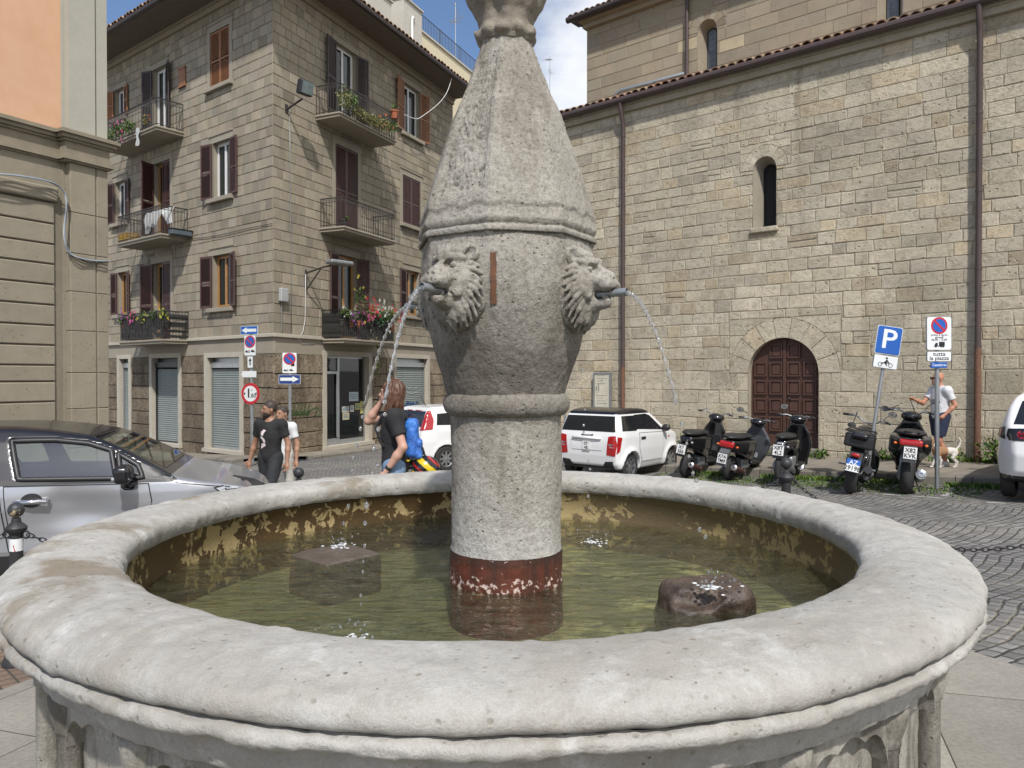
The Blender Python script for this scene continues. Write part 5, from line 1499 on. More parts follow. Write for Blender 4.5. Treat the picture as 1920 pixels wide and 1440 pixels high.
# ---------------------------------------------------------------- roof terrace behind the corner block
TO = 3.0
TW = Wall(RW.M @ Vector((0, TO, 0)), RW.X)
t0, t1 = TW.hit(688, 20)[0], TW.hit(1043, 190)[0]
zb = TW.hit(880, 134)[1]; zrail = TW.hit(850, 75)[1]
TB = thing('roof_terrace', 'cream roof terrace with dark railings and chimneys above the tiled eaves', 'terrace', M=TW.M @ Matrix.Translation((t0, 0, ZE)))
b = MB(TW.M); b.box((t0,0,ZE-3),(t1,5,zb)); b.build('parapet', M['cream'], TB)
b = MB(TW.M); b.box((t0-.05,-.08,zb),(t1+.08,5,zb+.09)); b.build('coping', M['cream_grey'], TB)
b = MB(TW.M); xe = TW.hit(1016, 200)[0]; b.box((xe,-.35,ZE-9),(t1+.05,5,zb-.1)); b.build('end_wall', M['tuff_plain'], TB)
b = MB(TW.M); hr = zrail-zb; x = t0
while x < t1: b.tube([(x,.1,zb+.09),(x,.1,zb+hr)], .012, 5); x += .16
for zz in (zb+.18, zb+hr): b.tube([(t0,.1,zz),(t1,.1,zz)], .02, 6)
x = t0
while x < t1: b.tube([(x,.1,zb),(x,.1,zb+hr+.05)], .025, 6); x += 2.2
b.build('railing', M['iron'], TB)
def chim(u0, u1, vt, off_, name='chimney', mat='cream_grey'):
    w = Wall(RW.M @ Vector((0, off_, 0)), RW.X); a, c = w.hit(u0, 50)[0], w.hit(u1, 50)[0]; zt = w.hit((u0+u1)/2, vt)[1]
    b = MB(w.M); b.box((a,0,ZE),(c,.8,zt)); o = b.build(name, M[mat], TB)
    q = MB(w.M); q.box((a-.08,-.08,zt),(c+.08,.88,zt+.10),.02); q.build('cap', M['cream_grey'], o); return w, a, c, zt
w_, a, c, zt = chim(757, 791, 10, 1.9)
b = MB(w_.M); xx = a+(c-a)*.35
b.tube([(xx,-.1,ZE+.5),(xx,-.1,zt-.75),(xx+.06,-.1,zt-.62),(xx+.3,-.02,zt-.55)], .055, 8); b.build('flue', M['frame_white'], TB, auto=40)
for k in (0.25, .6): 
    b = MB(w_.M); q = a+(c-a)*k; b.lathe([(.09,0),(.09,.55),(.12,.56),(.12,.62)], 10, Matrix.Translation((q,.4,zt+.1))); b.build('chimney_pot', M['terracotta'], TB, auto=40)
chim(690, 734, -12, 1.9)
def antenna(u, vt, vb, off_, label, arms):
    w = Wall(RW.M @ Vector((0, off_, 0)), RW.X); x, z1 = w.hit(u, vt); z0 = w.hit(u, vb)[1]
    o = thing('antenna', label, 'antenna', M=w.M @ Matrix.Translation((x, 0, z0)))
    b = MB(w.M); b.tube([(x,0,z0),(x,0,z1)], .022, 6); b.build('mast', M['metal_grey'], o)
    b = MB(w.M)
    for f, ln, tilt, n in arms:
        z = z0+(z1-z0)*f; dx = cos(tilt)*ln; dz = sin(tilt)*ln
        b.tube([(x-dx*.3,0,z-dz*.3),(x+dx,0,z+dz)], .012, 5)
        for k in range(n):
            t = -.3+1.3*k/max(1, n-1); c = Vector((x+dx*t, 0, z+dz*t)); h = .16+.10*(k/n)
            b.tube([c+Vector((0,-h,0)), c+Vector((0,h,0))], .007, 4); b.tube([c+Vector((-sin(tilt)*h*.5,0,cos(tilt)*h*.5)), c-Vector((-sin(tilt)*h*.5,0,cos(tilt)*h*.5))], .006, 4)
    b.build('aerial', M['metal_grey'], o)
antenna(854, 5, 112, 3.6, 'tall lattice television antenna on the roof terrace left of the carved cone', [(.93,.8,rad(-55),7),(.72,1.1,rad(28),8),(.66,.5,rad(200),6)])
antenna(1031, 105, 195, 3.6, 'television antenna with slanting aerial right of the carved cone', [(.92,.9,rad(200),9),(.7,.3,rad(-30),4)])
antenna(1016, 145, 200, 3.3, 'low dish antenna beside the terrace railing', [(.6,.4,rad(160),5)])
# ---------------------------------------------------------------- fixtures on the corner block
M['slate_lens'] = pm('floodlight_lens', (.22,.27,.27), .1, col2=(.10,.13,.13), vs=3)
x, z = RW.hit(537, 203); o = thing('floodlight', 'square black floodlight on a bracket high on the corner block', 'floodlight', M=RW.M @ Matrix.Translation((x, 0, z)))
b = L(o); b.tube([(0,0,-.05),(0,-.15,.02),(.0,-.62,.20)], .035, 6); b.box((-.06,-.02,-.15),(.06,.02,.12)); b.build('bracket', M['iron'], o)
b = L(o); T = Matrix.Translation((.0,-.72,.52)) @ Matrix.Rotation(rad(-12), 4, 'Z') @ Matrix.Rotation(rad(14), 4, 'X')
b.box((-.24,-.14,-.22),(.24,.12,.22),.04,T); fl = b.build('housing', M['blackp'], o)
b = L(o); b.box((-.20,-.155,-.18),(.20,-.138,.18),.0,T); b.build('lens', M['slate_lens'], fl)
x, z = RW.hit(573, 545); zt = RW.hit(573, 512)[1]
o = thing('street_lamp', 'flat grey street lamp on an iron arm beside the flower balcony', 'street lamp', M=RW.M @ Matrix.Translation((x, 0, z)))
b = L(o); h = zt-z; b.box((-.03,-.04,-.05),(.03,0,h+.1)); b.tube([(0,-.03,h),(0,-.75,h+.16),(0,-1.0,h+.18)], .03, 6); b.tube([(0,-.03,.02),(0,-.62,h+.12)], .025, 6); b.build('arm', M['iron'], o)
b = L(o); T = Matrix.Translation((.12,-1.25,h+.26)) @ Matrix.Rotation(rad(-18), 4, 'Z'); b.box((-.42,-.20,-.055),(.42,.20,.075),.04,T); b.build('lamp_head', M['metal_grey'], o)
bx = RW.box(521, 541, 535, 566); o = thing('junction_box', 'pale grey junction box on the corner block wall', 'junction box', M=RW.M @ Matrix.Translation((bx[0], 0, bx[1])))
b = L(o); b.box((0,-.14,0),(bx[2]-bx[0],-.01,bx[3]-bx[1]),.02); b.build('box', pm('grey_box', (.42,.43,.43), .5), o)
b = L(o); b.tube([(.12,-.03,0),(.14,-.03,-.9)], .012, 6); b.build('conduit', M['metal_grey'], o)
def cable(W_, pts, r, mat, label, sag=0.0, name='cable'):
    q = [(W_.hit(u, v, -.03)[0], -.03, W_.hit(u, v, -.03)[1]) for u, v in pts]
    b = MB(W_.M); b.tube(q, r, 6); return tag(b.build(name, mat, smooth=True), label, 'cable')
cable(RW, [(543,205),(544,300),(545,420),(546,520),(546,627)], .010, M['metal_grey'], 'straight pale conduit running down from the floodlight', name='conduit')
cable(RW, [(573,514),(573,560),(572,600),(568,622),(560,634),(566,645),(590,645)], .010, M['frame_white'], 'thin pale wire hanging below the street lamp arm')
cable(LW, [(358,447),(380,446),(410,441),(440,434),(470,427),(510,419)], .010, M['iron'], 'dark wire strung along the left face of the corner block')
# loose white cable swinging from gutter to the orange-shuttered window
p0 = off(RW, RW.hit(845, 140, -1.1)[0], 1.15); p0 = Vector((p0.x, p0.y, ZE+.25)); q0 = RW.M @ Vector((RW.hit(745, 216)[0], -.25, RW.hit(745, 216)[1]))
b = MB(); b.tube([p0.lerp(q0, t) - Vector((0,0,1))*(4*t*(1-t))*.75 + Vector((.1,0,0))*sin(t*9) for t in [i/24 for i in range(25)]], .014, 6); tag(b.build('cable', M['frame_white'], smooth=True), 'loose white cable drooping from the gutter to the orange shuttered window', 'cable')
x0, z0, x1, z1 = LW.box(337, 127, 349, 164); b = MB(LW.M); b.box((x0,-.05,z0),(x1,-.003,z1),.01)
for zz in (z0, z1-.05): b.box((x0-.03,-.07,zz),(x1+.03,-.003,zz+.05))
tag(b.build('wooden_board', M['shutter_orange']), 'small orange wooden board fixed to the wall near the top floor', 'board')
# ---------------------------------------------------------------- on the balconies
GREENS = [(1,1,1),(1.5,1.4,1.2),(.7,.8,.8),(1.9,1.7,1.1),(.5,.6,.6)]
DRY = [(3.2,1.7,2.6),(4.2,2.2,3.6),(2.4,1.2,2.0),(1.2,1.0,1.0)]
REDS = [(.62,.02,.03),(.50,.02,.05),(.7,.05,.06)]; PINKS = [(.65,.06,.26),(.72,.16,.40)]; WHITES = [(.7,.7,.66)]; VIOL = [(.30,.06,.36)]; ORNG = [(.7,.16,.05)]; YEL = [(.6,.5,.06)]
def plant(key, f, dpos, h, label, r=.22, n=110, flowers=None, nf=24, cols=GREENS, pot=True, droop=0.0, cat='potted plant', hang=0.0, name='potted_plant', leafsize=.045):
    bo, w, x0, x1, d, z = BAL[key]; x = x0+(x1-x0)*f; y = -d*dpos; z = z+dict(R1=.40,L1=.36).get(key, 0)
    o = thing(name, label, cat, M=w.M @ Matrix.Translation((x, y, z)))
    pot = pot and key in ('R1','L1','R2')
    if pot:
        b = L(o); b.lathe([(.085,.002),(.12,.20),(.135,.20),(.135,.235),(.11,.235),(.10,.19),(.0,.19)], 14); b.build('pot', M[random.choice(('terracotta','blackp','iron'))], o, auto=40)
    b = L(o); c = (0, -.14, (.22 if pot else .08)+h*.5-hang)
    leaves(b, c, r, n, leafsize, (1.0, .8, h/(2*r)), cols, droop); 
    for k in range(6): b.col = (.8,.8,.8); b.tube([(0,0,.15),(U(-.05,.05),U(-.05,.05),c[2])], .006, 4)
    b.build('foliage', M['leaf'], o, attr=True)
    if flowers:
        b = L(o)
        for k in range(nf):
            q = Vector((random.gauss(0,.6)*r, -abs(random.gauss(.3,.4))*r-.03, c[2]+random.gauss(.15,.55)*h*.5))
            b.col = random.choice(flowers); s = U(.035,.06)
            for j in range(4):
                a_ = j*PI/2+U(-.2,.2); e = Vector((cos(a_), -.35, sin(a_)))*s
                b.poly([q, q+e+Vector((-e.z,0,e.x))*.45, q+e*1.25, q+e-Vector((-e.z,0,e.x))*.45])
        b.build('flowers', M['petal'], o, attr=True)
# top left: green trailing plants
for k, (f, fl, lb) in enumerate(((.02,ORNG,'orange flowering plant at the hidden end of the top left balcony'),(.20,None,'bushy yellow-green plant trailing through the top left railing'),(.40,PINKS,'pink flowering pot plant on the top left balcony'),(.60,None,'broad green plant behind the top left railing, nearest the balcony door'))):
    plant('L3', f, .99, .60, lb, .36, 260, fl, 12, GREENS, True, .4, hang=.12)
plant('L3', .80, .8, .6, 'tall thin dry plant at the right end of the top left balcony', .16, 60, ORNG, 6, DRY)
# rag hung over the slab edge
bo, w, x0, x1, d, z = BAL['L3']; xr = x0+(x1-x0)*.70
b = MB(w.M); n = 10
for i in range(n):
    for j in range(3):
        f_ = lambda i, j: (xr+(j-1.5)*.07+.02*sin(i*1.1), -d-.03-.02*sin(i*.9+j), z+.12-i*.06)
        b.poly([f_(i,j), f_(i,j+1), f_(i+1,j+1), f_(i+1,j)])
tag(b.build('rag', M['curtain'], smooth=True), 'pale rag hanging over the edge of the top left balcony', 'rag')
# middle left: laundry, yellow crate, long grey planter
bo, w, x0, x1, d, z = BAL['L2']
b = MB(w.M); xa, xb = x0+(x1-x0)*.42, x0+(x1-x0)*1.02; nx, nzz = 26, 12
def lf(i, j):
    t = i/nx; drop = .50+.22*sin(t*7.3)+.12*sin(t*17)
    return (xa+(xb-xa)*t, -d*.55-.03*sin(t*31+j*.4)-.10*sin(j/nzz*1.5), z+.97-drop*j/nzz)
for i in range(nx):
    for j in range(nzz): b.poly([lf(i,j), lf(i+1,j), lf(i+1,j+1), lf(i,j+1)])
tag(b.build('laundry', M['curtain'], smooth=True), 'white laundry hung to dry on the middle left balcony', 'laundry')
o = thing('crate', 'yellow plastic crate on the middle left balcony', 'crate', M=w.M @ Matrix.Translation((x0+(x1-x0)*.13, -d*.72, z)))
b = L(o); M['yellow_plastic'] = pm('yellow_plastic', (.62,.36,.012), .5)
for k in range(9):
    for zz in (0.02,.12,.22): b.box((-.36+.08*k,-.2,zz),(-.31+.08*k,-.185,zz+.07)); b.box((-.36+.08*k,.185,zz),(-.31+.08*k,.2,zz+.07))
for zz in (0,.1,.2,.3): b.box((-.37,-.205,zz),(.38,-.18,zz+.03)); b.box((-.37,.18,zz),(.38,.205,zz+.03)); b.box((-.37,-.18,zz),(-.345,.18,zz+.03)); b.box((.355,-.18,zz),(.38,.18,zz+.03))
b.box((-.36,-.19,0),(.37,.19,.02)); b.build('lattice', M['yellow_plastic'], o)
o = thing('planter', 'long blue-grey trough hung outside the middle left balcony end', 'planter', M=w.M @ Matrix.Translation((x1+.10, -d*.35, z)))
b = L(o); b.box((-.08,-.4,-.02),(.18,.32,.16),.02); b.build('trough', pm('blue_grey_plastic', (.10,.125,.15), .5), o); b = L(o); b.box((-.10,-.42,.16),(.20,.34,.18)); b.build('lid', M['blackp'], o)
# bottom left: railing screened with black mesh
def screen(key, label):
    bo, w, x0, x1, d, z = BAL[key]; b = MB(w.M); n = 70
    pts = [(x0+.03, -.05)] + [(x0+.03, -d+.09)] + [(x0+.03+(x1-x0-.06)*i/n, -d+.085+.012*sin(i*1.9)) for i in range(n+1)] + [(x1-.03, -.05)]
    for i, (p, q) in enumerate(zip(pts, pts[1:])):
        for j in range(9):
            za, zb_ = z+.06+.088*j, z+.06+.088*(j+1)
            b.col = (U(.5,2.2),)*3
            if random.random() < .90: b.poly([(p[0],p[1]+U(-.006,.006),za),(q[0],q[1],za),(q[0],q[1],zb_),(p[0],p[1],zb_)])
    tag(b.build('screen', pm('black_mesh_screen', (.018,.018,.017), .6, attr=True), attr=True), label, 'screen')
screen('L1', 'black woven screen round the lowest left balcony'); screen('R1', 'black woven screen under the flower balcony above the shop')
for f, fl, lb in ((.05,VIOL,'dark violet flowering plant at the hidden end of the lowest left balcony'),(.30,PINKS,'bright pink geranium on the lowest left balcony'),(.55,YEL,'yellow flowering plant on the lowest left balcony'),(.78,None,'leafy plant near the right end of the lowest left balcony'),(.97,YEL,'tall yellow-green plant at the corner of the lowest left balcony')):
    plant('L1', f, .80, .5, lb, .24, 120, fl, 26 if fl is PINKS else 12, GREENS, True); 
# flower balcony on the right face
for f, fl, nf, h, lb in ((.03,WHITES,4,.45,'small green plant in a grey bowl at the left end of the flower balcony'),(.17,VIOL,18,.5,'violet trailing flowers on the flower balcony'),(.30,YEL,6,1.35,'tall climbing plant on a cane on the flower balcony'),
        (.42,PINKS,34,.75,'pink hanging petunias on the flower balcony'),(.53,REDS,46,.7,'bright red geranium in the middle of the flower balcony'),(.66,None,0,.8,'trailing blue-green foliage on the flower balcony'),(.76,WHITES,28,.65,'white flowering plant on the flower balcony'),(.86,None,0,.7,'tall leafy plant on the flower balcony'),(.97,REDS,34,.6,'red geranium at the right end of the flower balcony')):
    plant('R1', f, .84, h, lb, .30, 170, fl, nf, GREENS if f != .66 else [(.5,1.0,1.6),(.7,1.1,1.5)], True, .3, hang=.18 if f in (.42,.66,.17) else 0)
for f, dp in ((.12,.95),(.36,.9)): pass
o = plant('R2', .05, .86, .12, 'tiny plant in a terracotta pot at the left end of the middle right balcony', .10, 26)
# dry cactus balcony
for f, fl, h, cols, lb in ((.03,None,.9,DRY,'dry branching cactus at the left end of the top right balcony'),(.13,None,.8,GREENS,'grey-green cactus on the top right balcony'),(.26,None,.5,DRY,'withered plant trailing through the top right railing'),(.40,None,.45,DRY,'brown dried creeper on the top right balcony'),
        (.55,None,.55,DRY,'dry reddish plant hanging from the top right balcony'),(.70,ORNG,.6,DRY,'dry plant with orange flowers on the top right balcony'),(.84,None,.55,GREENS,'dark green succulent on the top right balcony')):
    plant('R3', f, .97, h, lb, .40, 300, fl, 10, cols, True, .5, hang=.12 if cols is DRY else 0, leafsize=.045)
bo, w, x0, x1, d, z = BAL['R3']; o = thing('flower_pot', 'terracotta pot hooked on the top right balcony rail', 'flower pot', M=w.M @ Matrix.Translation((x0+(x1-x0)*.92, -d-.08, z+.72)))
b = L(o); b.lathe([(.09,0),(.13,.24),(.15,.24),(.15,.29),(.12,.29),(.11,.2),(0,.2)], 14); b.build('pot', M['terracotta'], o, auto=40)
b = L(o); leaves(b, (0,0,.42), .17, 30, .06, (1,1,1), GREENS); b.build('foliage', M['leaf'], o, attr=True)
o = thing('creeper', 'thin creeper dangling below the flower balcony over the shop door', 'plant', M=BAL['R1'][1].M @ Matrix.Translation((BAL['R1'][2]+1.9, -.8, BAL['R1'][5])))
b = L(o); cp = [Vector((.10*sin(t*5)+.25*t, -.1, .05-1.15*t)) for t in [i/14 for i in range(15)]]; b.tube(cp, .008, 5); b.build('stem', M['leaf'], o)
b = L(o); [leaves(b, tuple(c), .09, 9, .05, (1,.7,1), GREENS+DRY) for c in cp]; b.build('foliage', M['leaf'], o, attr=True)
# graffiti on wall and shutter
def scrawl(W_, lines, y, col, w_, label):
    b = MB(W_.M)
    for ln in lines:
        pts = [W_.hit(u, v, y) for u, v in ln]; sm = smooth_poly(pts, 2)
        for p, q in zip(sm, sm[1:]):
            d_ = Vector((q[0]-p[0], q[1]-p[1])); 
            if d_.length < 1e-5: continue
            n_ = Vector((-d_.y, d_.x)).normalized()*w_/2; e = d_.normalized()*w_*.3
            b.poly([(p[0]-n_.x-e.x, y, p[1]-n_.y-e.y),(q[0]-n_.x+e.x, y, q[1]-n_.y+e.y),(q[0]+n_.x+e.x, y, q[1]+n_.y+e.y),(p[0]+n_.x-e.x, y, p[1]+n_.y-e.y)])
    tag(b.build('graffiti', pm('spray_paint', col, .6)), label, 'graffiti')
L_ = []
for k, u in enumerate((549, 556, 563, 570, 577)):
    L_ += [[(u+4,756),(u+2,768),(u,780)], [(u+1,770),(u-3,773),(u-4,777),(u-1,779),(u+3,774)]]
L_ += [[(578,772),(584,768),(592,764),(599,766),(601,774),(597,781),(592,780),(592,774),(596,770)], [(547,778),(560,777),(580,775)]]
scrawl(RW, L_, -.035, (.10,.16,.05), .05, 'green spray scrawl on the rough wall left of the shop door')
scrawl(RW, [[(761,730),(764,724),(767,732),(770,724),(773,731)],[(775,731),(777,725),(780,731),(782,725)],[(764,736),(772,738),(782,735)]], .13, (.6,.65,.66), .035, 'pale spray tag on the roller shutter behind the long-haired person')
scrawl(RW, [[(757+3*k, 752+8*(k%2)),(759+3*k, 766-6*(k%3)),(761+3*k, 756)] for k in range(9)]+[[(756,768),(770,752),(786,766)]], .13, (.03,.12,.34), .045, 'blue spray tag low on the roller shutter')
# ---------------------------------------------------------------- vehicles
M['tint'] = pm('black_tinted_pane', (.012,.014,.016), .04, col2=(.016,.018,.02), coat=.3)
def cdt(poly, res):
    P = []
    n = len(poly)
    for i in range(n):
        a, b = poly[i], poly[(i+1) % n]; m = max(1, int(math.hypot(b[0]-a[0], b[1]-a[1])/res))
        P += [(a[0]+(b[0]-a[0])*k/m, a[1]+(b[1]-a[1])*k/m) for k in range(m)]
    nb = len(P); xs = [p[0] for p in P]; ys = [p[1] for p in P]
    gx = np.arange(min(xs)+res*.5, max(xs), res); gy = np.arange(min(ys)+res*.5, max(ys), res)
    if len(gx) and len(gy):
        A, B = np.meshgrid(gx, gy); d = polyf(A, B, poly); k = d < -res*.45
        P += list(zip(A[k].tolist(), B[k].tolist()))
    v, e, f, *_ = delaunay_2d_cdt([Vector(p) for p in P], [(i, (i+1) % nb) for i in range(nb)], [], 1, 1e-5)
    return np.array([tuple(p) for p in v]), [tuple(q) for q in f if len(q) == 3]
def patch(F, poly, axis, sgn, lo, hi, off=.004, res=.035):
    """polygon laid on the surface F=0, found by walking in from the outside along an axis"""
    P, T = cdt(poly, res)
    def ev(t):
        if axis == 'y': return F(P[:,0], t, P[:,1])
        if axis == 'x': return F(t, P[:,0], P[:,1])
        return F(P[:,0], P[:,1], t)
    a = np.full(len(P), float(hi)*sgn); best = a.copy(); found = np.zeros(len(P), bool); prev = a.copy()
    for s in np.linspace(hi, lo, 60)[1:]:
        cur = np.full(len(P), s*sgn); d = ev(cur); new = (d < 0) & ~found
        best[new] = cur[new]; prev[new] = hi*sgn - (hi*sgn-cur[new]) ; prev[new] = cur[new] + sgn*(hi-lo)/59; found |= new
    i0, o0 = best.copy(), prev.copy()
    for _ in range(18):
        m = (i0+o0)/2; d = ev(m); ins = d < 0; i0 = np.where(ins, m, i0); o0 = np.where(ins, o0, m)
    t = np.where(found, o0, lo*sgn) + off*sgn
    if axis == 'y': V = np.stack([P[:,0], t, P[:,1]], 1)
    elif axis == 'x': V = np.stack([t, P[:,0], P[:,1]], 1)
    else: V = np.stack([P[:,0], P[:,1], t], 1)
    return V, np.array(T)
def pobj(name, par, mat, F, poly, axis, sgn, lo=.15, hi=1.3, off=.004, res=.035):
    V, T = patch(F, poly, axis, sgn, lo, hi, off, res)
    return npmesh(name, V, T, mat, par)
def inset(poly, d):
    c = (sum(p[0] for p in poly)/len(poly), sum(p[1] for p in poly)/len(poly)); out = []
    n = len(poly); s = sum(poly[i][0]*poly[(i+1)%n][1]-poly[(i+1)%n][0]*poly[i][1] for i in range(n)); s = 1 if s > 0 else -1
    for i in range(n):
        p0, p, p1 = Vector(poly[i-1]), Vector(poly[i]), Vector(poly[(i+1)%n])
        a, b = (p-p0).normalized(), (p1-p).normalized(); na, nb = Vector((-a.y, a.x))*s, Vector((-b.y, b.x))*s
        m = (na+nb); m = m/max(.4, m.dot(na)); out.append(tuple(p+m*d))
    return out
def wheel(par, x, y, z, r, w, side, spokes=5, rimr=.66, mat='rim', turn=0.0):
    T = Matrix.Translation((x, y, z)) @ Matrix.Rotation(turn, 4, 'Z') @ Matrix.Rotation(-side*PI/2, 4, 'X')   # local +z = outward
    h = w/2; b = L(par)
    b.M = PMAT[par.name] @ T
    R_ = r*rimr
    b.lathe([(R_,-h),(r*.93,-h*1.0),(r,-h*.7),(r,h*.7),(r*.93,h),(R_,h),(R_*.97,h*.7)], 40, caps=False)
    o = b.build('wheel', M['rubber'], par, auto=35)
    b = MB(PMAT[par.name] @ T)
    b.lathe([(R_*1.0,h*.85),(R_*.97,h*.98),(R_*.90,h*.9),(R_*.88,-h*.3)], 40, caps=False); b.lathe([(R_*.9,-h*.35),(0.001,-h*.35)], 24, caps=False)
    b.lathe([(R_*.22,h*.3),(R_*.22,h*.78),(R_*.10,h*.86),(0.001,h*.86)], 16, caps=False)
    for k in range(spokes):
        a = 2*PI*k/spokes; c, s = cos(a), sin(a); p = Vector((-s, c, 0)); d = Vector((c, s, 0))
        q = [d*R_*.15-p*.035, d*R_*.15+p*.035, d*R_*.93+p*.022, d*R_*.93-p*.022]; zz = [h*.72, h*.72, h*.86, h*.86]
        b.poly([v+Vector((0,0,z_)) for v, z_ in zip(q, zz)])
        for i in range(4):
            j = (i+1) % 4; b.poly([q[i]+Vector((0,0,zz[i])), q[j]+Vector((0,0,zz[j])), q[j]+Vector((0,0,zz[j]-.03)), q[i]+Vector((0,0,zz[i]-.03))])
    b.mat = 1; b.lathe([(R_*.86,-h*.2),(0.001,-h*.2)], 24, caps=False)
    b.build('rim', [M[mat], M['blackp']], o, auto=30)
    return o
def carf(prof, wz, x0, x1, tap, arches, k=.06, ra=.34, inner=.45, flare=.025, end_r=.5):
    zs, ws = [p[0] for p in wz], [p[1] for p in wz]
    def F(X, Y, Z):
        dS = polyf(X, Z, prof)
        e = np.clip((X-(x1-end_r))/end_r, 0, 1)**2*tap[1] + np.clip(((x0+end_r)-X)/end_r, 0, 1)**2*tap[0]
        Wd = np.interp(Z, zs, ws) - e
        for (xa, za) in arches:
            c = length(X-xa, Z-za)-ra
            Wd = Wd + flare*np.exp(-(c/.07)**2)
        d = smax(dS, np.abs(Y)-Wd, k)
        for (xa, za) in arches:
            c = length(X-xa, Z-za)-ra
            d = smax(d, -np.maximum(c, inner-np.abs(Y)), .012)
        return d
    return F
# ------------------------------------------------- silver car with black roof in front of the palace
SX, SY = -4.60, 7.50
o = SV = thing('parked_car', 'silver crossover car with black roof and dented front door parked in front of the palace', 'car', (SX, SY, ground(SX, SY)-.02), rad(16))
prof = smooth_poly([(-2.06,.62),(-1.98,.34),(-1.70,.20),(1.72,.20),(1.98,.26),(2.07,.42),(2.09,.64),(2.05,.80),(1.96,.93),(1.72,1.01),(1.32,1.085),(1.20,1.12),(.95,1.27),(.62,1.44),(.42,1.51),(.02,1.575),(-.5,1.60),(-1.15,1.57),(-1.62,1.50),(-1.80,1.32),(-1.98,1.02),(-2.05,.85),(-2.06,.62)], 1)[:-1]
wz = [(.18,.80),(.30,.845),(.46,.86),(.60,.855),(.72,.868),(.86,.892),(.98,.885),(1.05,.868),(1.11,.845),(1.30,.755),(1.45,.67),(1.60,.56)]
F0 = carf(prof, wz, -2.06, 2.09, (.18,.30), [(-1.31,.33),(1.30,.33)], .055, .355, .5, .03, .75)
fw = [(-.16,1.46),(-.055,1.125),(.735,1.108),(.672,1.357),(.475,1.424),(.19,1.46)]
rw = [(-1.32,1.42),(-1.30,1.14),(-.285,1.128),(-.35,1.478),(-.75,1.478)]
qw = [(.735,1.33),(.775,1.113),(.965,1.105),(.915,1.215)]
def FS(X, Y, Z):
    d = F0(X, Y, Z)
    # the dent in the front door
    e = np.exp(-((X-.48)/.34)**2 - ((Z-.83)/.16)**2)*.075*(Y < 0) + np.exp(-((X-.30)/.12)**2-((Z-.95)/.09)**2)*.014*(Y < 0)
    return d + e
def FSH(X, Y, Z):
    s = FS(X, Y, Z); cav = np.maximum(s+.055, .34-Z)
    d = np.maximum(s, -cav)
    for p in (fw, rw, qw): d = np.maximum(d, -np.maximum(polyf(X, Z, inset(p, -.012)), .3-np.abs(Y)))
    ws = np.maximum(np.maximum(X-1.10, .52-X), np.maximum(np.abs(Y)-.60, 1.14-Z)); d = np.maximum(d, -ws)
    return d
V, Q = snet(FSH, (-2.2,-1.0,.1), (2.2,1.0,1.7), .0165)
c = V[Q].mean(1); belt = np.interp(c[:,0], [-2,-1.5,1.0,1.2,1.3], [1.2,1.118,1.10,1.10,9]); blk = (c[:,2] > belt) | (c[:,2] < .40)
npmesh('body', V, Q, [M['silver_paint'], M['blackgloss']], o, mi=blk.astype(int))
for p, nm in ((fw, 'window'), (rw, 'window'), (qw, 'quarter_window')):
    for s in (-1, 1): pobj(nm, o, M['car_glass'], FS, inset(p, -.014), 'y', s, .2, 1.1, .001)
for p in (fw, rw, qw):
    n_ = sum(max(1, int(math.hypot(p[(i+1)%len(p)][0]-p[i][0], p[(i+1)%len(p)][1]-p[i][1])/.035)) for i in range(len(p)))
    V_, T_ = patch(FS, p, 'y', -1, .2, 1.1, .0, .035); b = L(o); b.tube([tuple(v) for v in V_[:n_]], .026, 6, closed=True); b.build('window_seal', M['blackp'], o, smooth=True)
pobj('windscreen', o, M['car_glass'], F0, [(1.12,-.62),(1.12,.62),(.50,.56),(.50,-.56)], 'z', 1, 1.0, 1.8, .001)
strip_ = [(-1.5,1.085),(1.22,1.068),(1.26,1.085),(1.14,1.118),(-1.5,1.128)]
pobj('belt_trim', o, M['blackp'], FS, strip_, 'y', -1, .2, 1.1, .006)
pobj('sail_panel', o, M['blackp'], F0, [(.985,1.10),(1.26,1.085),(1.20,1.125),(.93,1.245)], 'y', -1, .2, 1.1, .006)
dp = [(-.165,1.07),(1.015,1.055),(1.045,.90),(1.02,.62),(.94,.40),(-.08,.40),(-.12,.62)]
dr = [(-1.18,1.07),(-.20,1.07),(-.15,.62),(-.11,.40),(-.86,.40),(-1.0,.66),(-1.14,.80)]
for p in (dp, dr):
    s_ = pobj('door', o, [M['silver_paint']], FS, inset(p, .006), 'y', -1, .2, 1.1, .004, .03)
    pobj('door_seam', s_, M['ink'], FS, inset(p, -.004), 'y', -1, .2, 1.1, .0015, .05)
    hx = -.08 if p is dp else -1.08
    b = L(s_) if False else MB(PMAT[o.name]); yh = -.905
    b.tube([(hx,yh+.02,.93),(hx+.02,yh-.02,.93),(hx+.14,yh-.035,.935),(hx+.26,yh-.02,.93),(hx+.28,yh+.02,.93)], [.016,.02,.021,.02,.016], 8); b.build('handle', M['chrome'], s_, smooth=True)
    V_, T_ = patch(FS, [(hx+.14+.085*cos(t), .94+.065*sin(t)) for t in [k*2*PI/20 for k in range(20)]], 'y', -1, .2, 1.1, .007)
    npmesh('handle_cup', V_, T_, M['blackp'], s_)
pobj('sill_strip', o, M['chrome'], FS, [(-1.0,.452),(1.0,.452),(1.0,.485),(-1.0,.485)], 'y', -1, .2, 1.1, .012)
pobj('cladding', o, M['blackp'], FS, [(-.93,.24),(.93,.24),(.98,.45),(-.98,.45)], 'y', -1, .2, 1.1, .009)
pobj('wing_seam', o, M['ink'], F0, [(1.24,1.055),(1.60,1.0),(1.72,.985),(1.72,.993),(1.6,1.008),(1.245,1.063)], 'y', -1, .1, 1.1, .003)
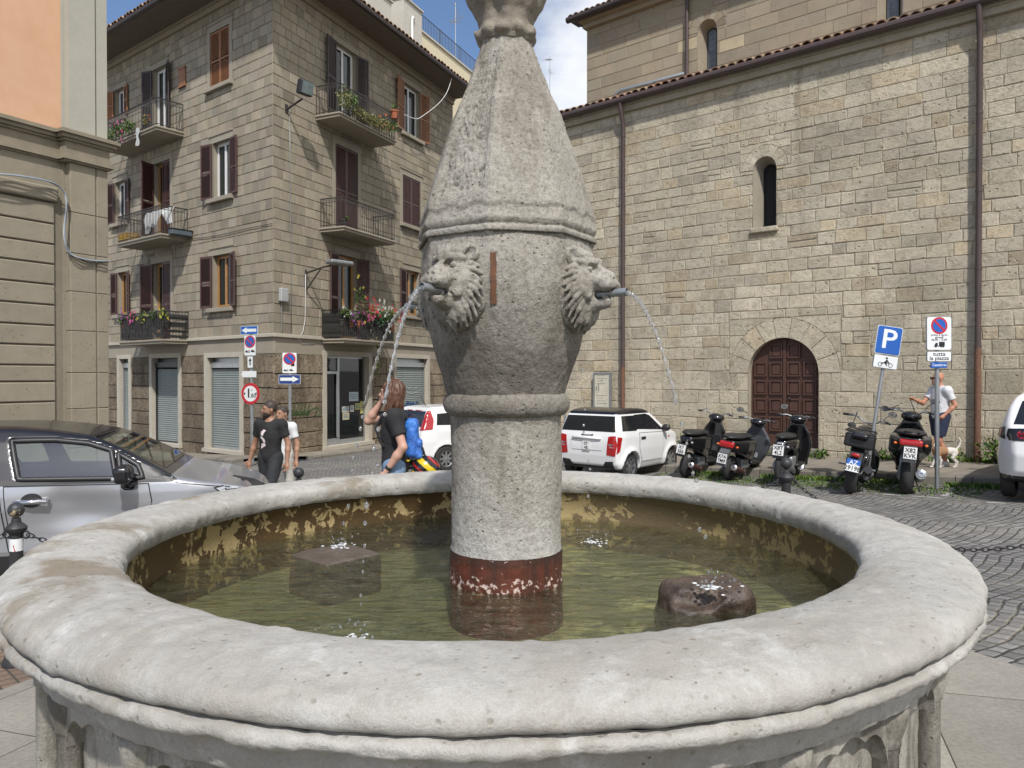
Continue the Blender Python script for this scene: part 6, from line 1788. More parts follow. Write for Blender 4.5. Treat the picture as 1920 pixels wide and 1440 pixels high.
hl = pobj('headlight', o, M['lamp_clear'], F0, [(1.60,.985),(1.72,.885),(1.93,.86),(2.0,.90),(1.90,.955),(1.70,1.0)], 'y', -1, .1, 1.1, .006)
pobj('headlight_rim', hl, M['blackp'], F0, inset([(1.60,.985),(1.72,.885),(1.93,.86),(2.0,.90),(1.90,.955),(1.70,1.0)], -.014), 'y', -1, .1, 1.1, .003)
b = L(o); V_, Q_ = snet(lambda X, Y, Z: boxf(X, Y, Z, (.835,-1.02,1.165), (.075,.115,.085), .055), (.7,-1.2,1.0), (1.0,-.85,1.3), .010)
mr = npmesh('mirror', V_, Q_, M['blackgloss'], o)
b.tube([(.87,-.86,1.05),(.865,-.97,1.06)], .035, 8); b.box((.80,-.99,1.01),(.915,-.90,1.11),.03); b.build('mirror_arm', M['blackgloss'], mr, smooth=True)
b = L(o); b.box((.752,-1.12,1.118),(.90,-1.10,1.150),.008); b.build('turn_lamp', M['lamp_clear'], mr)
for x in (-1.31, 1.30):
    for s in (-1, 1): wheel(o, x, s*.80, .33, .33, .21, s)
# inside: seats, wheel, dashboard
for x in (-.28, -1.1):
    for y in (-.38, .38):
        V_, Q_ = snet(lambda X, Y, Z: smin(smin(boxf(X, Y, Z, (x+.2,y,.62), (.25,.23,.09), .07), capf(X, Y, Z, (x-.02,y,.68), (x-.22,y,1.14), .12, .09), .1), boxf(X, Y, Z, (x-.26,y,1.30), (.05,.11,.08), .05), .03), (x-.5,y-.3,.4), (x+.55,y+.3,1.45), .03)
        npmesh('seat', V_, Q_, M['blackp'], o)
b = L(o); c_ = Vector((.52,.37,.98)); d_ = Vector((-.88,0,.48)); u_ = Vector((0,1,0)); w_ = d_.cross(u_)
b.tube([c_+(u_*cos(t)+w_*sin(t))*.185 for t in [k*2*PI/28 for k in range(28)]], .017, 8, closed=True); b.tube([c_-u_*.18, c_, c_+u_*.18], .02, 6); b.tube([c_, c_-w_*.17], .02, 6); b.tube([c_, c_+Vector((.3,0,-.15))], .03, 6); b.build('steering_wheel', M['blackp'], o, smooth=True)
b = L(o); b.box((.72,-.68,.70),(1.15,.68,1.07),.08); b.build('dashboard', M['blackp'], o)
b = L(o); b.box((.62,.55,1.27),(.625,.66,1.36)); b.build('sticker', M['sign_white'], o)
# ------------------------------------------------- generic small hatchbacks
def hatch(label, loc, alpha, S):
    """alpha: heading in degrees clockwise from straight ahead; S: shape table"""
    a = rad(90-alpha)
    o = thing('parked_car', label, 'car', (loc[0], loc[1], ground(*loc)), a)
    F = carf(S['prof'], S['wz'], S['x0'], S['x1'], S.get('tap', (.10,.22)), [(x, S['r']*1.0) for x in S['wx']], .05, S['r']*1.13, S.get('inner', .4), S.get('flare', .02), S.get('er', .5))
    V, Q = snet(F, (S['x0']-.1,-1.05,.08), (S['x1']+.1,1.05,S['h']+.1), .022)
    mi = np.zeros(len(Q), int); c = V[Q].mean(1)
    if S.get('black_roof'): mi[c[:,2] > S['roofz']] = 1
    mi[c[:,2] < S.get('skirt', .0)] = 1
    npmesh('body', V, Q, [M['white_paint'], M['blackgloss']], o, mi=mi)
    for p in S['side_win']:
        for s in (-1, 1): pobj('window', o, M['tint'], F, p, 'y', s, .1, 1.1, .005)
    if 'rear_win' in S: pobj('rear_window', o, M['tint'], F, S['rear_win'], 'x', -1, -S['x1'], -S['x0']+.1, .006)
    pobj('windscreen', o, M['tint'], F, S['screen'], 'z', 1, .9, 1.8, .006)
    for p in S['doors']:
        for s in (-1, 1):
            d = pobj('door', o, M['white_paint'], F, inset(p, .007), 'y', s, .1, 1.1, .004)
            pobj('door_seam', d, M['ink'], F, inset(p, -.003), 'y', s, .1, 1.1, .0015, .05)
            xs = [q[0] for q in p]; zs = [q[1] for q in p]; hx = min(xs)+.06; hz_ = max(zs)-.10
            pobj('handle', d, M['blackp'], F, [(hx,hz_-.03),(hx+.17,hz_-.03),(hx+.17,hz_+.02),(hx,hz_+.02)], 'y', s, .1, 1.1, .018)
    for nm, mat, p, ax, sg in S['bits']:
        if ax == 'y2':
            for s in (-1, 1): pobj(nm, o, M[mat], F, p, 'y', s, .05, 1.1, .008, .03)
        elif ax == 'x2':
            for s in (-1, 1): pobj(nm, o, M[mat], F, [(s*q[0], q[1]) for q in p], 'x', sg, -1.0, 2.4, .008, .03)
        else: pobj(nm, o, M[mat], F, p, ax, sg, -1.0, 2.4, .009, .03)
    for x in S['wx']:
        for s in (-1, 1): wheel(o, x, s*(S['track']), S['r'], S['r'], S.get('tw', .17), s, S.get('spokes', 6))
    for s in (-1, 1):
        mx, mz = S['mirror']; V_, Q_ = snet(lambda X, Y, Z: ellf(X, Y, Z, (mx, s*S['my'], mz), (.06,.10,.075)), (mx-.1,s*S['my']-.15,mz-.1), (mx+.1,s*S['my']+.15,mz+.1), .018)
        m_ = npmesh('mirror', V_, Q_, M[S.get('mmat', 'blackp')], o)
    if 'plate' in S:
        px_, pzz, w_, h_, txt = S['plate']; b = L(o); b.box((px_-.012,-w_/2,pzz-h_/2),(px_,w_/2,pzz+h_/2)); pl = b.build('number_plate', M['plate'], o)
        b = L(o)
        T = Matrix.Translation((px_-.016, 0, pzz)) @ Matrix(((0,0,-1,0),(-1,0,0,0),(0,1,0,0),(0,0,0,1)))
        for i, t in enumerate(txt.split('\n')): text(b, t, h_*.42, PMAT[o.name] @ T @ Matrix.Translation((0, (.24-.48*i)*h_ if '\n' in txt else 0, 0)), .001)
        # text() already produced world points
        b2 = MB(); b2.v = [PMAT[o.name].inverted() @ v for v in b.v]; b2.f = b.f; b2.mi = b.mi; b2.c = b.c
        b2.build('lettering', M['ink'], pl)
    return o, F
# white microcar, black roof, seen from behind
P1 = smooth_poly([(-1.26,.50),(-1.22,.26),(-1.0,.20),(1.0,.20),(1.28,.26),(1.34,.50),(1.30,.70),(1.10,.84),(.78,.95),(.62,1.0),(.10,1.36),(-.1,1.40),(-.6,1.42),(-1.02,1.37),(-1.10,1.30),(-1.24,.93),(-1.27,.75),(-1.26,.50)], 1)[:-1]
MC = dict(prof=P1, wz=[(.18,.68),(.35,.735),(.6,.745),(.85,.735),(.95,.715),(1.2,.64),(1.42,.56)], x0=-1.27, x1=1.34, h=1.45, r=.27, wx=(-.78,.88), track=.64, flare=.045, black_roof=True, roofz=1.305, tap=(.07,.22), er=.35,
    side_win=[[(-.98,1.27),(-1.06,.98),(-.62,.97),(-.50,1.27)], [(-.44,1.28),(-.52,1.0),(.52,.94),(.10,1.25),(-.05,1.29)]],
    rear_win=[(-.56,1.27),(-.64,.97),(.64,.97),(.56,1.27)], screen=[(.60,-.55),(.60,.55),(.16,.48),(.16,-.48)],
    doors=[[(-.46,.92),(.50,.90),(.52,.60),(.42,.34),(-.40,.34),(-.48,.60)]],
    bits=[('tail_lamp','lamp_red',[(.46,.52),(.66,.50),(.69,.72),(.66,.90),(.50,.88)],'x2',-1), ('tail_lamp','lamp_red',[(-1.25,.54),(-1.17,.60),(-1.10,.86),(-1.22,.88)],'y2',0),
          ('lamp_insert','lamp_clear',[(.50,.66),(.64,.66),(.65,.74),(.51,.74)],'x2',-1), ('number_recess','white_paint',[(-.36,.60),(.36,.60),(.40,.80),(-.40,.80)],'x',-1),
          ('tailgate_trim','blackp',[(-.14,.885),(.14,.885),(.14,.915),(.06,.90),(-.06,.90),(-.14,.915)],'x',-1), ('bumper_grille','blackp',[(-.60,.24),(.60,.24),(.60,.40),(.42,.385),(.36,.29),(-.36,.29),(-.42,.385),(-.60,.40)],'x',-1),
          ('pillar','blackgloss',[(-.50,1.28),(-.62,.965),(-.52,.985),(-.44,1.29)],'y2',0), ('side_repeater','lamp_orange',[(.70,.78),(.76,.78),(.76,.81),(.70,.81)],'y2',0)],
    mirror=(.50,.98), my=.80, plate=(-1.285,.69,.17,.17,'X7\nAS'), spokes=7)
h_ = rad(40); hd_ = Vector((sin(h_), cos(h_), 0)); rt = Vector((cos(h_), -sin(h_), 0))
c = Vector((2.05,14.35,0)) + hd_*1.27 - rt*.74
MCO, FMC = hatch('white two-door microcar with black roof parked tail out beside the scooters', (c.x, c.y), 40, MC)
b = L(MCO); b.tube([(-1.285,-.34,.835),(-1.30,0,.84),(-1.285,.34,.835)], .022, 6); b.build('tailgate_handle', M['white_paint'], MCO, smooth=True)
# white small hatchback behind the long-haired person
P2 = smooth_poly([(-1.76,.60),(-1.70,.28),(-1.45,.20),(1.45,.20),(1.74,.26),(1.82,.55),(1.78,.80),(1.55,.96),(1.05,1.06),(.95,1.10),(.45,1.46),(.2,1.52),(-.5,1.54),(-1.35,1.52),(-1.52,1.48),(-1.70,1.05),(-1.77,.85),(-1.76,.60)], 1)[:-1]
PD = dict(prof=P2, wz=[(.18,.74),(.4,.80),(.7,.82),(.95,.81),(1.05,.79),(1.3,.71),(1.5,.62)], x0=-1.77, x1=1.82, h=1.58, r=.295, wx=(-1.13,1.17), track=.73, flare=.02,
    side_win=[[(-1.32,1.36),(-1.38,1.10),(-.98,1.09),(-.92,1.38)], [(-.82,1.39),(-.88,1.09),(.02,1.07),(.02,1.40)], [(.12,1.40),(.12,1.07),(.80,1.06),(.42,1.34)]],
    rear_win=[(-.56,1.42),(-.62,1.06),(.62,1.06),(.56,1.42)], screen=[(.92,-.6),(.92,.6),(.50,.52),(.50,-.52)],
    doors=[[(-.90,1.03),(.04,1.02),(.05,.35),(-.62,.35),(-.80,.70)], [(.08,1.02),(.86,1.0),(.84,.50),(.78,.35),(.08,.35)]],
    bits=[('tail_lamp','lamp_red',[(.58,.98),(.74,.98),(.70,1.42),(.60,1.46)],'x2',-1), ('tail_lamp','lamp_red',[(-1.68,.99),(-1.50,1.0),(-1.44,1.20),(-1.47,1.44),(-1.53,1.44)],'y2',0), ('bumper_strip','blackp',[(-.74,.42),(.74,.42),(.74,.50),(-.74,.50)],'x',-1)],
    mirror=(.72,1.08), my=.88, mmat='white_paint', plate=(-1.79,.72,.50,.11,'FZ 284 KT'), spokes=8)
h_ = rad(52); hd_ = Vector((sin(h_), cos(h_), 0)); rt = Vector((cos(h_), -sin(h_), 0))
c = Vector((-2.02,17.3,0)) + hd_*1.72 - rt*.80
PDO, _f = hatch('white small hatchback with tall red tail lamps standing behind the long-haired person', (c.x, c.y), 52, PD)
b = L(PDO); b.tube([(-1.2,.0,1.53),(-1.38,.0,1.80)], [.012,.005], 6); b.build('aerial', M['blackp'], PDO)
# white car at the right edge, only its tail shows
P3 = smooth_poly([(-2.0,.66),(-1.95,.36),(-1.7,.24),(1.6,.24),(1.9,.30),(2.0,.6),(1.92,.86),(1.6,1.02),(1.1,1.10),(.5,1.45),(.2,1.52),(-.5,1.55),(-1.4,1.50),(-1.60,1.44),(-1.84,1.06),(-1.96,.96),(-2.0,.66)], 1)[:-1]
CX_ = dict(prof=P3, wz=[(.18,.78),(.4,.85),(.7,.875),(.95,.865),(1.05,.84),(1.3,.75),(1.5,.64)], x0=-2.0, x1=2.0, h=1.6, r=.32, wx=(-1.30,1.25), track=.76, flare=.02, tap=(.24,.25), er=.5, skirt=.37,
    side_win=[[(-1.42,1.34),(-1.48,1.12),(-1.0,1.10),(-.92,1.38)], [(-.82,1.39),(-.88,1.09),(.02,1.07),(.02,1.40)], [(.12,1.40),(.12,1.07),(.80,1.06),(.42,1.34)]],
    rear_win=[(-.58,1.40),(-.66,1.08),(.66,1.08),(.58,1.40)], screen=[(1.0,-.6),(1.0,.6),(.56,.52),(.56,-.52)],
    doors=[[(-.90,1.03),(.04,1.02),(.05,.35),(-.62,.35),(-.80,.70)], [(.08,1.02),(.90,1.0),(.86,.50),(.80,.35),(.08,.35)]],
    bits=[('tail_lamp','blackgloss',[(.40,.86),(.70,.86),(.74,.92),(.72,1.02),(.48,1.03)],'x2',-1), ('tail_lamp','blackgloss',[(-1.86,.87),(-1.50,.90),(-1.46,1.0),(-1.80,1.04)],'y2',0),
          ('lamp_lens','lamp_red',[(.55+.055*cos(t),.945+.055*sin(t)) for t in [k*PI/8 for k in range(16)]],'x2',-1), ('lamp_lens','lamp_red',[(-1.70+.055*cos(t),.955+.05*sin(t)) for t in [k*PI/8 for k in range(16)]],'y2',0)],
    mirror=(.78,1.08), my=.95, mmat='white_paint', plate=(-2.02,.62,.50,.11,'GA 571 LN'), spokes=5)
h_ = rad(40); hd_ = Vector((sin(h_), cos(h_), 0)); rt = Vector((cos(h_), -sin(h_), 0))
c = Vector((6.86,10.45,0)) + hd_*1.80 + rt*.80
hatch('white car with round red tail lamp, cut off by the right edge of the picture', (c.x, c.y), 40, CX_)
# ---------------------------------------------------------------- people
def skin_mat(name, c, c2): return pm(name, c, .55, col2=c2, vs=14, bp=.15, bs=90, bd=.002)
def cloth(name, c, c2=None, vs=9): return pm(name, c, .85, col2=c2 or tuple(x*.78 for x in c), vs=vs, bp=.5, bs=16, bd=.012)
REST = dict(pel=(0,0,.95), wai=(0,.005,1.08), che=(0,.0,1.27), nek=(0,.015,1.46), hed=(0,-.02,1.635),
    shL=(.185,.01,1.415), shR=(-.185,.01,1.415), elL=(.245,.03,1.125), elR=(-.245,.03,1.125), wrL=(.265,-.06,.875), wrR=(-.265,-.06,.875),
    hiL=(.092,0,.92), hiR=(-.092,0,.92), knL=(.105,-.02,.50), knR=(-.105,-.02,.50), anL=(.11,.03,.085), anR=(-.11,.03,.085), fdL=(0,-1,-.25), fdR=(0,-1,-.25))
def person(label, loc, rz, H, pose, headturn, skin, shirt, trousers, opts, head_tilt=0.0):
    J = dict(REST); J.update(pose); k = H/1.76
    o = thing('person', label, 'person', (loc[0], loc[1], loc[2]), rz)
    ct, st = cos(headturn), sin(headturn); nk = J['nek']; hd = J['hed']
    def loc_head(X, Y, Z):
        x, y, z = X-hd[0], Y-hd[1], Z-hd[2]
        return x*ct+y*st, -x*st+y*ct, z
    def head(X, Y, Z):
        x, y, z = loc_head(X, Y, Z)
        d = ellf(x, y, z, (0,.012,.030), (.076,.096,.098))
        d = smin(d, ellf(x, y, z, (0,-.028,-.045), (.058,.068,.072)), .035)       # jaw
        d = smin(d, ellf(x, y, z, (0,-.076,-.088), (.026,.024,.022)), .02)         # chin
        d = smin(d, capf(x, y, z, (0,-.084,.018), (0,-.110,-.022), .010, .015), .012)   # nose
        d = smin(d, capf(x, y, z, (-.040,-.080,.030), (.040,-.080,.030), .012, .012), .018)  # brow
        for s in (-1, 1):
            d = smax(d, -ellf(x, y, z, (s*.031,-.098,.008), (.017,.014,.011)), .010)
            d = smin(d, ellf(x, y, z, (s*.031,-.080,.007), (.0125,.012,.010)), .003)
            d = smin(d, smax(ellf(x, y, z, (s*.079,.012,-.005), (.012,.022,.034)), -ellf(x, y, z, (s*.090,.004,-.003), (.008,.012,.020)), .004), .008)
        d = smin(d, capf(x, y, z, (-.018,-.096,-.052), (.018,-.096,-.052), .008, .008), .008)
        d = smax(d, -capf(x, y, z, (-.020,-.108,-.0515), (.020,-.108,-.0515), .003, .003), .004)
        return d
    def hand(X, Y, Z, s):
        w = Vector(J['wr'+s]); e = Vector(J['el'+s]); a = (w-e).normalized()
        curl = opts.get('curl'+s, .55)
        pn = Vector(J['fd'+s]); pn = (pn - a*pn.dot(a)).normalized()             # towards the palm's closing side
        side = a.cross(pn)
        sg = 1 if s == 'L' else -1
        d = capf(X, Y, Z, w, w+a*.075, .026, .031)
        d = smin(d, capf(X, Y, Z, w+a*.05+side*.022, w+a*.085+side*.024, .018, .016), .015); d = smin(d, capf(X, Y, Z, w+a*.05-side*.022, w+a*.085-side*.024, .018, .016), .015)
        for i, ln in enumerate((.066, .076, .072, .056)):
            b = w+a*.088+side*(.033-.022*i); c = curl*(.8+.15*i)
            m = b+(a*cos(c*.6)+pn*sin(c*.6))*ln*.5; t = m+(a*cos(c*1.7)+pn*sin(c*1.7))*ln*.5
            d = smin(d, np.minimum(capf(X, Y, Z, b, m, .0095, .009), capf(X, Y, Z, m, t, .009, .0075)), .005)
        th = w+a*.03+side*.030+pn*.008; t1 = th+(side*.7+a*.6+pn*.35).normalized()*.038; t2 = t1+(a*.9+pn*.4).normalized()*.030
        return smin(d, np.minimum(capf(X, Y, Z, th, t1, .013, .011), capf(X, Y, Z, t1, t2, .011, .009)), .008)
    def torso(X, Y, Z, g=0.0):
        p, w_, c = J['pel'], J['wai'], J['che']
        d = ellf(X, Y, Z, (p[0],p[1]+.012,p[2]-.01), (.158+g,.118+g,.125+g))
        d = smin(d, ellf(X, Y, Z, (w_[0],w_[1],w_[2]), (.138+g+opts.get('belly',0),.105+g+opts.get('belly',0)*1.3,.15+g)), .09)
        d = smin(d, ellf(X, Y, Z, (c[0],c[1],c[2]), (.162+g,.118+g,.19+g)), .09)
        d = smin(d, capf(X, Y, Z, J['shL'], J['shR'], .062+g, .062+g), .08)
        return smin(d, capf(X, Y, Z, (nk[0],nk[1],nk[2]-.06), (nk[0],nk[1]-.01,nk[2]+.0), .085+g*.5, .06+g*.3), .06)
    def arm(X, Y, Z, s, g=0.0):
        sh, el, wr = J['sh'+s], J['el'+s], J['wr'+s]
        d = capf(X, Y, Z, sh, el, .054+g, .040+g)
        return smin(d, smin(capf(X, Y, Z, el, tuple(Vector(el).lerp(Vector(wr), .35)), .040+g, .042+g), capf(X, Y, Z, tuple(Vector(el).lerp(Vector(wr), .35)), wr, .042+g, .026+g), .02), .02)
    def leg(X, Y, Z, s, g=0.0):
        h, kn, an = J['hi'+s], J['kn'+s], J['an'+s]
        cf = tuple(Vector(kn).lerp(Vector(an), .32) + Vector((0,.022,0)))
        d = capf(X, Y, Z, h, kn, .092+g, .058+g)
        return smin(d, smin(capf(X, Y, Z, kn, cf, .056+g, .056+g), capf(X, Y, Z, cf, an, .054+g, .036+g), .02), .03)
    def foot(X, Y, Z, s, g=0.0):
        a = J['an'+s]; z0 = max(a[2]-.045, .03); f = J.get('ft'+s, (0,-1))
        return smin(capf(X, Y, Z, (a[0]-f[0]*.03,a[1]-f[1]*.03,z0), (a[0]+f[0]*.15,a[1]+f[1]*.15,z0-.012), .040+g, .036+g), capf(X, Y, Z, a, (a[0],a[1],z0), .036+g, .040+g), .03)
    def body(X, Y, Z):
        d = smin(torso(X, Y, Z), capf(X, Y, Z, (nk[0],nk[1],nk[2]-.03), (hd[0],hd[1]+.02,hd[2]-.06), .058, .054), .03)
        d = smin(d, head(X, Y, Z), .018)
        for s in 'LR':
            d = smin(d, arm(X, Y, Z, s), .035); d = smin(d, hand(X, Y, Z, s), .008)
            d = smin(d, leg(X, Y, Z, s), .035); d = smin(d, foot(X, Y, Z, s), .02)
        return d
    P = np.array([v for q, v in J.items() if len(v) == 3 and q[:2] not in ('fd',)]); lo, hi = P.min(0)-.22, P.max(0)+.22; lo[2] = -.03; hi[2] = max(hi[2], hd[2]+.17)
    def put(name, F, mat, res, par=o, lo=lo, hi=hi):
        V, Q = snet(F, lo, hi, res); return npmesh(name, V*k, Q, mat, par)
    bd = put('body', body, skin, .0095)
    # shirt
    hem = opts.get('hem', .86); nz_ = nk[2]
    def shirtf(X, Y, Z):
        d = torso(X, Y, Z, .016)
        for s in 'LR':
            sh, el = Vector(J['sh'+s]), Vector(J['el'+s]); m = sh.lerp(el, opts.get('sleeve', .62))
            a = smax(capf(X, Y, Z, sh, m, .072, .066), -( (m.x-X)*(el-sh).normalized().x + (m.y-Y)*(el-sh).normalized().y + (m.z-Z)*(el-sh).normalized().z), .006)
            d = smin(d, a, .05)
        d = d + .006*fbm(X, Y, Z, 9, 3)*np.clip((1.5-Z)*3, 0, 1)
        d = smax(d, hem-Z+.012*np.sin(X*9), .006)
        return smax(d, -ellf(X, Y, Z, (nk[0],nk[1]-.035,nk[2]+.035), (.075,.085,.060)), .006)
    sh_ = put('shirt', shirtf, shirt, .011)
    # trousers or shorts
    zl = opts.get('leg_end', .07); g = .018 if zl < .3 else .035
    def trf(X, Y, Z):
        p = J['pel']
        d = ellf(X, Y, Z, (p[0],p[1]+.012,p[2]-.01), (.166,.128,.135))
        for s in 'LR': d = smin(d, leg(X, Y, Z, s, g), .05)
        d = d + .006*fbm(X, Y, Z*.6, 11, 3)
        d = smax(d, zl-Z, .008); return smax(d, Z-(p[2]+.09), .008)
    put('trousers', trf, trousers, .012, hi=(hi[0],hi[1],1.12))
    put('shoes', lambda X, Y, Z: np.minimum(smax(foot(X, Y, Z, 'L', .012), Z-J['anL'][2]-.01, .01), smax(foot(X, Y, Z, 'R', .012), Z-J['anR'][2]-.01, .01)), opts.get('shoes', M['blackp']), .012, hi=(hi[0],hi[1],max(J['anL'][2],J['anR'][2])+.1))
    hlo, hhi = np.array(hd)-.20, np.array(hd)+.20
    if opts.get('hair') == 'short':
        def hf(X, Y, Z):
            x, y, z = loc_head(X, Y, Z); d = ellf(x, y, z, (0,.018,.038), (.082,.100,.100)) + .004*fbm(X, Y, Z, 60, 2)
            return smax(d, -(z*.85+y*.75-.000) , .01)
        put('hair', hf, opts['hairmat'], .007, lo=hlo, hi=hhi)
    if opts.get('hair') == 'long':
        def hf(X, Y, Z):
            x, y, z = loc_head(X, Y, Z)
            d = ellf(x, y, z, (0,.024,.036), (.092,.112,.108))
            d = smin(d, ellf(x, y, z, (0,.062,-.09), (.100,.068,.155)), .05)
            for s in (-1, 1): d = smin(d, capf(x, y, z, (s*.080,.01,.0), (s*.090,-.015,-.17), .030, .032), .04)
            d = d + .006*np.sin(np.arctan2(x, y+.02)*17+z*14+2.5*fbm(X, Y, Z, 9, 2)) + .008*fbm(X, Y, Z*.5, 26, 3)
            return smax(d, -ellf(x, y, z, (0,-.125,-.03), (.070,.085,.125)), .012)
        put('hair', hf, opts['hairmat'], .007, lo=np.array(hd)-.32, hi=hhi)
    if opts.get('beard'):
        def bf(X, Y, Z):
            x, y, z = loc_head(X, Y, Z)
            d = smin(ellf(x, y, z, (0,-.030,-.055), (.0605,.0715,.0665)), ellf(x, y, z, (0,-.078,-.095), (.028,.026,.025)), .02) + .003*fbm(X, Y, Z, 70, 2)
            d = smax(d, z+.034-np.clip(np.abs(x)-.040, 0, 1)*1.2, .006)
            return smax(d, -capf(x, y, z, (-.016,-.112,-.050), (.016,-.112,-.050), .012, .012), .004)
        put('beard', bf, opts['hairmat'], .006, lo=hlo, hi=hhi)
    def hp(p):                       # head-frame point to scaled local
        return Vector((hd[0]+p[0]*ct-p[1]*st, hd[1]+p[0]*st+p[1]*ct, hd[2]+p[2]))*k
    b = L(o)
    for s in (-1, 1): b.ball(hp((s*.031,-.0885,.008)), .0075*k, 8, 6)
    b.build('eyes', pm('eyes', (.05,.035,.03), .15), bd, smooth=True)
    if opts.get('glasses'):
        b = L(o)
        for s in (-1, 1):
            b.tube([hp((s*.032+.025*cos(t),-.112,.008+.019*sin(t))) for t in [q*PI/8 for q in range(16)]], .004*k, 5, closed=True)
            b.poly([hp((s*.032+.024*cos(t),-.112,.008+.018*sin(t))) for t in [q*PI/8 for q in range(16)]]); b.tube([hp((s*.057,-.110,.012)), hp((s*.082,-.02,.010)), hp((s*.082,.03,-.005))], .004*k, 5)
        b.build('glasses', M['blackp'], bd)
    return o, bd, shirtf, sh_, k, J
hair_dark = pm('dark_hair', (.028,.020,.016), .6, col2=(.05,.035,.026), vs=40)
hair_auburn = pm('auburn_hair', (.115,.048,.022), .45, col2=(.055,.024,.013), vs=26, bp=.5, bs=60)
# man in the printed black T-shirt
x, y = at(507, 800, 10.9).xy; g = ground(x, y)
Ht = at(512, 752, 10.9).z-g
pose = dict(elL=(.275,.03,1.13), elR=(-.285,.04,1.13), wrL=(.30,-.04,.87), wrR=(-.33,-.02,.875), knL=(.10,-.16,.52), anL=(.10,-.10,.10), knR=(-.10,.02,.50), anR=(-.11,.16,.11))
o, bd, sf, sh_, k, J = person('bearded person in a black printed T-shirt and ripped black jeans, walking and looking left', (x, y, g), rad(-14), Ht, pose, rad(-48), skin_mat('olive_skin', (.33,.18,.115), (.28,.145,.09)), cloth('black_cotton', (.012,.012,.013), (.02,.02,.022)), cloth('black_denim', (.016,.017,.02), (.028,.03,.034)), dict(hair='short', hairmat=hair_dark, beard=True, hem=.84))
for p in ([(-.02,1.31),(.03,1.35),(.07,1.33),(.04,1.30),(.015,1.25),(-.02,1.26)], [(-.035,1.235),(.0,1.245),(.05,1.20),(.06,1.16),(.03,1.15),(.01,1.19)], [(-.025,1.095),(-.01,1.14),(.05,1.145),(.065,1.11),(.03,1.09),(-.03,1.06)]):
    V, T = patch(sf, [(a-.06, b) for a, b in p], 'y', -1, -.2, .4, .003, .012); npmesh('print', V*k, T, pm('print_pink_white', (.62,.50,.50), .8, col2=(.66,.62,.62), vs=40), sh_)
x, y = at(531, 800, 11.9).xy; g = ground(x, y); Ht = at(531, 762, 11.9).z-g
person('person in a white T-shirt and pale trousers, half hidden behind the black T-shirt', (x, y, g), rad(-25), Ht, dict(elL=(.27,.04,1.12), wrL=(.30,-.02,.86), knL=(.10,.04,.50), anL=(.11,.17,.11), knR=(-.10,-.12,.52), anR=(-.1,-.08,.09)), rad(-10), skin_mat('tan_skin', (.36,.20,.13), (.31,.165,.10)), cloth('white_cotton', (.68,.69,.70)), cloth('pale_trousers', (.55,.53,.48)), dict(hair='short', hairmat=hair_dark, hem=.84, shoes=M['frame_white']))
# long-haired walker with a blue backpack
x, y = at(740, 800, 7.9).xy; g = ground(x, y); Ht = at(735, 714, 7.9).z-g
pose = dict(elR=(-.12,-.27,1.36), wrR=(-.07,-.15,1.53), fdR=(1,.6,.2), elL=(.255,.10,1.13), wrL=(.235,-.06,.90), fdL=(-1,-.3,0), knL=(.09,.0,.50), anL=(.10,.22,.12), knR=(-.09,-.20,.52), anR=(-.09,-.22,.09), hed=(0,-.035,1.64))
o, bd, sf, sh_, k, J = person('long-haired person in a black T-shirt and blue jeans, one hand at the ear', (x, y, g), rad(-86), Ht, pose, rad(-6), skin_mat('fair_skin', (.52,.31,.23), (.46,.26,.19)), cloth('black_tshirt', (.013,.013,.014), (.022,.022,.024)), cloth('light_blue_denim', (.21,.32,.46), (.13,.21,.33), 5), dict(hair='long', hairmat=hair_auburn, hem=.86, curlR=.35, curlL=.5))
b = L(o); w_, e_ = Vector(J['wrL']), Vector(J['elL']); c = w_.lerp(e_, .14)*k; a = (w_-e_).normalized()
b.tube([c-a*.016, c+a*.016], .036, 12); b.build('watch', M['blackp'], bd, smooth=True)
LH = PMAT[o.name]
bp = thing('backpack', 'blue patterned backpack on the back of the long-haired person', 'backpack', M=LH @ Matrix.Translation((0, .125*k, .95*k)))
def bpf(X, Y, Z): return smin(boxf(X, Y, Z, (.0,.05,.27), (.135,.065,.21), .06), boxf(X, Y, Z, (0,.12,.15), (.11,.035,.10), .03), .02) + .010*fbm(X, Y, Z, 13, 3)
V, Q = snet(bpf, (-.22,-.1,-.05), (.22,.28,.56), .011)
def bpm():
    m, nt, b_, tc = newmat('blue_patterned_fabric')
    l = ramp(nt, nz(nt, tc, 13, 3, .5, 2.5), [(.46, 0), (.49, 1), (.52, 0)])
    c = mix(nt, ramp(nt, nz(nt, tc, 6), [(.4, 0), (.6, 1)]), (.02,.10,.42), (.03,.17,.55)); c = mix(nt, mth(nt, 'MULTIPLY', l, .6), c, (.20,.34,.62))
    setb(nt, b_, Base_Color=c, Roughness=.5, Normal=bump(nt, nz(nt, tc, 22, 5), .6, .012)); return m
npmesh('bag', V, Q, bpm(), bp)
b = L(bp)
for s in (-1, 1): b.tube([(s*.09,.0,.47),(s*.11,-.11,.545),(s*.115,-.25,.52),(s*.12,-.325,.38),(s*.13,-.26,.22),(s*.13,-.06,.06)], .015, 6)
b.build('strap', M['blackp'], bp, smooth=True)
hm = thing('helmet', 'black and yellow motocross helmet hanging below the blue backpack', 'helmet', M=LH @ Matrix.Translation((.02, .30*k, .90*k)))
def hmf(X, Y, Z):
    d = ellf(X, Y, Z, (0,0,0), (.125,.155,.135)); d = smin(d, capf(X, Y, Z, (-.05,-.13,-.09), (.05,-.13,-.09), .045, .045), .06)
    return smax(smax(d, -ellf(X, Y, Z, (0,-.16,.005), (.085,.09,.05)), .01), -ellf(X, Y, Z, (0,0,-.05), (.095,.12,.14)), .01)
V, Q = snet(hmf, (-.2,-.25,-.2), (.2,.22,.2), .009); c = V[Q].mean(1)
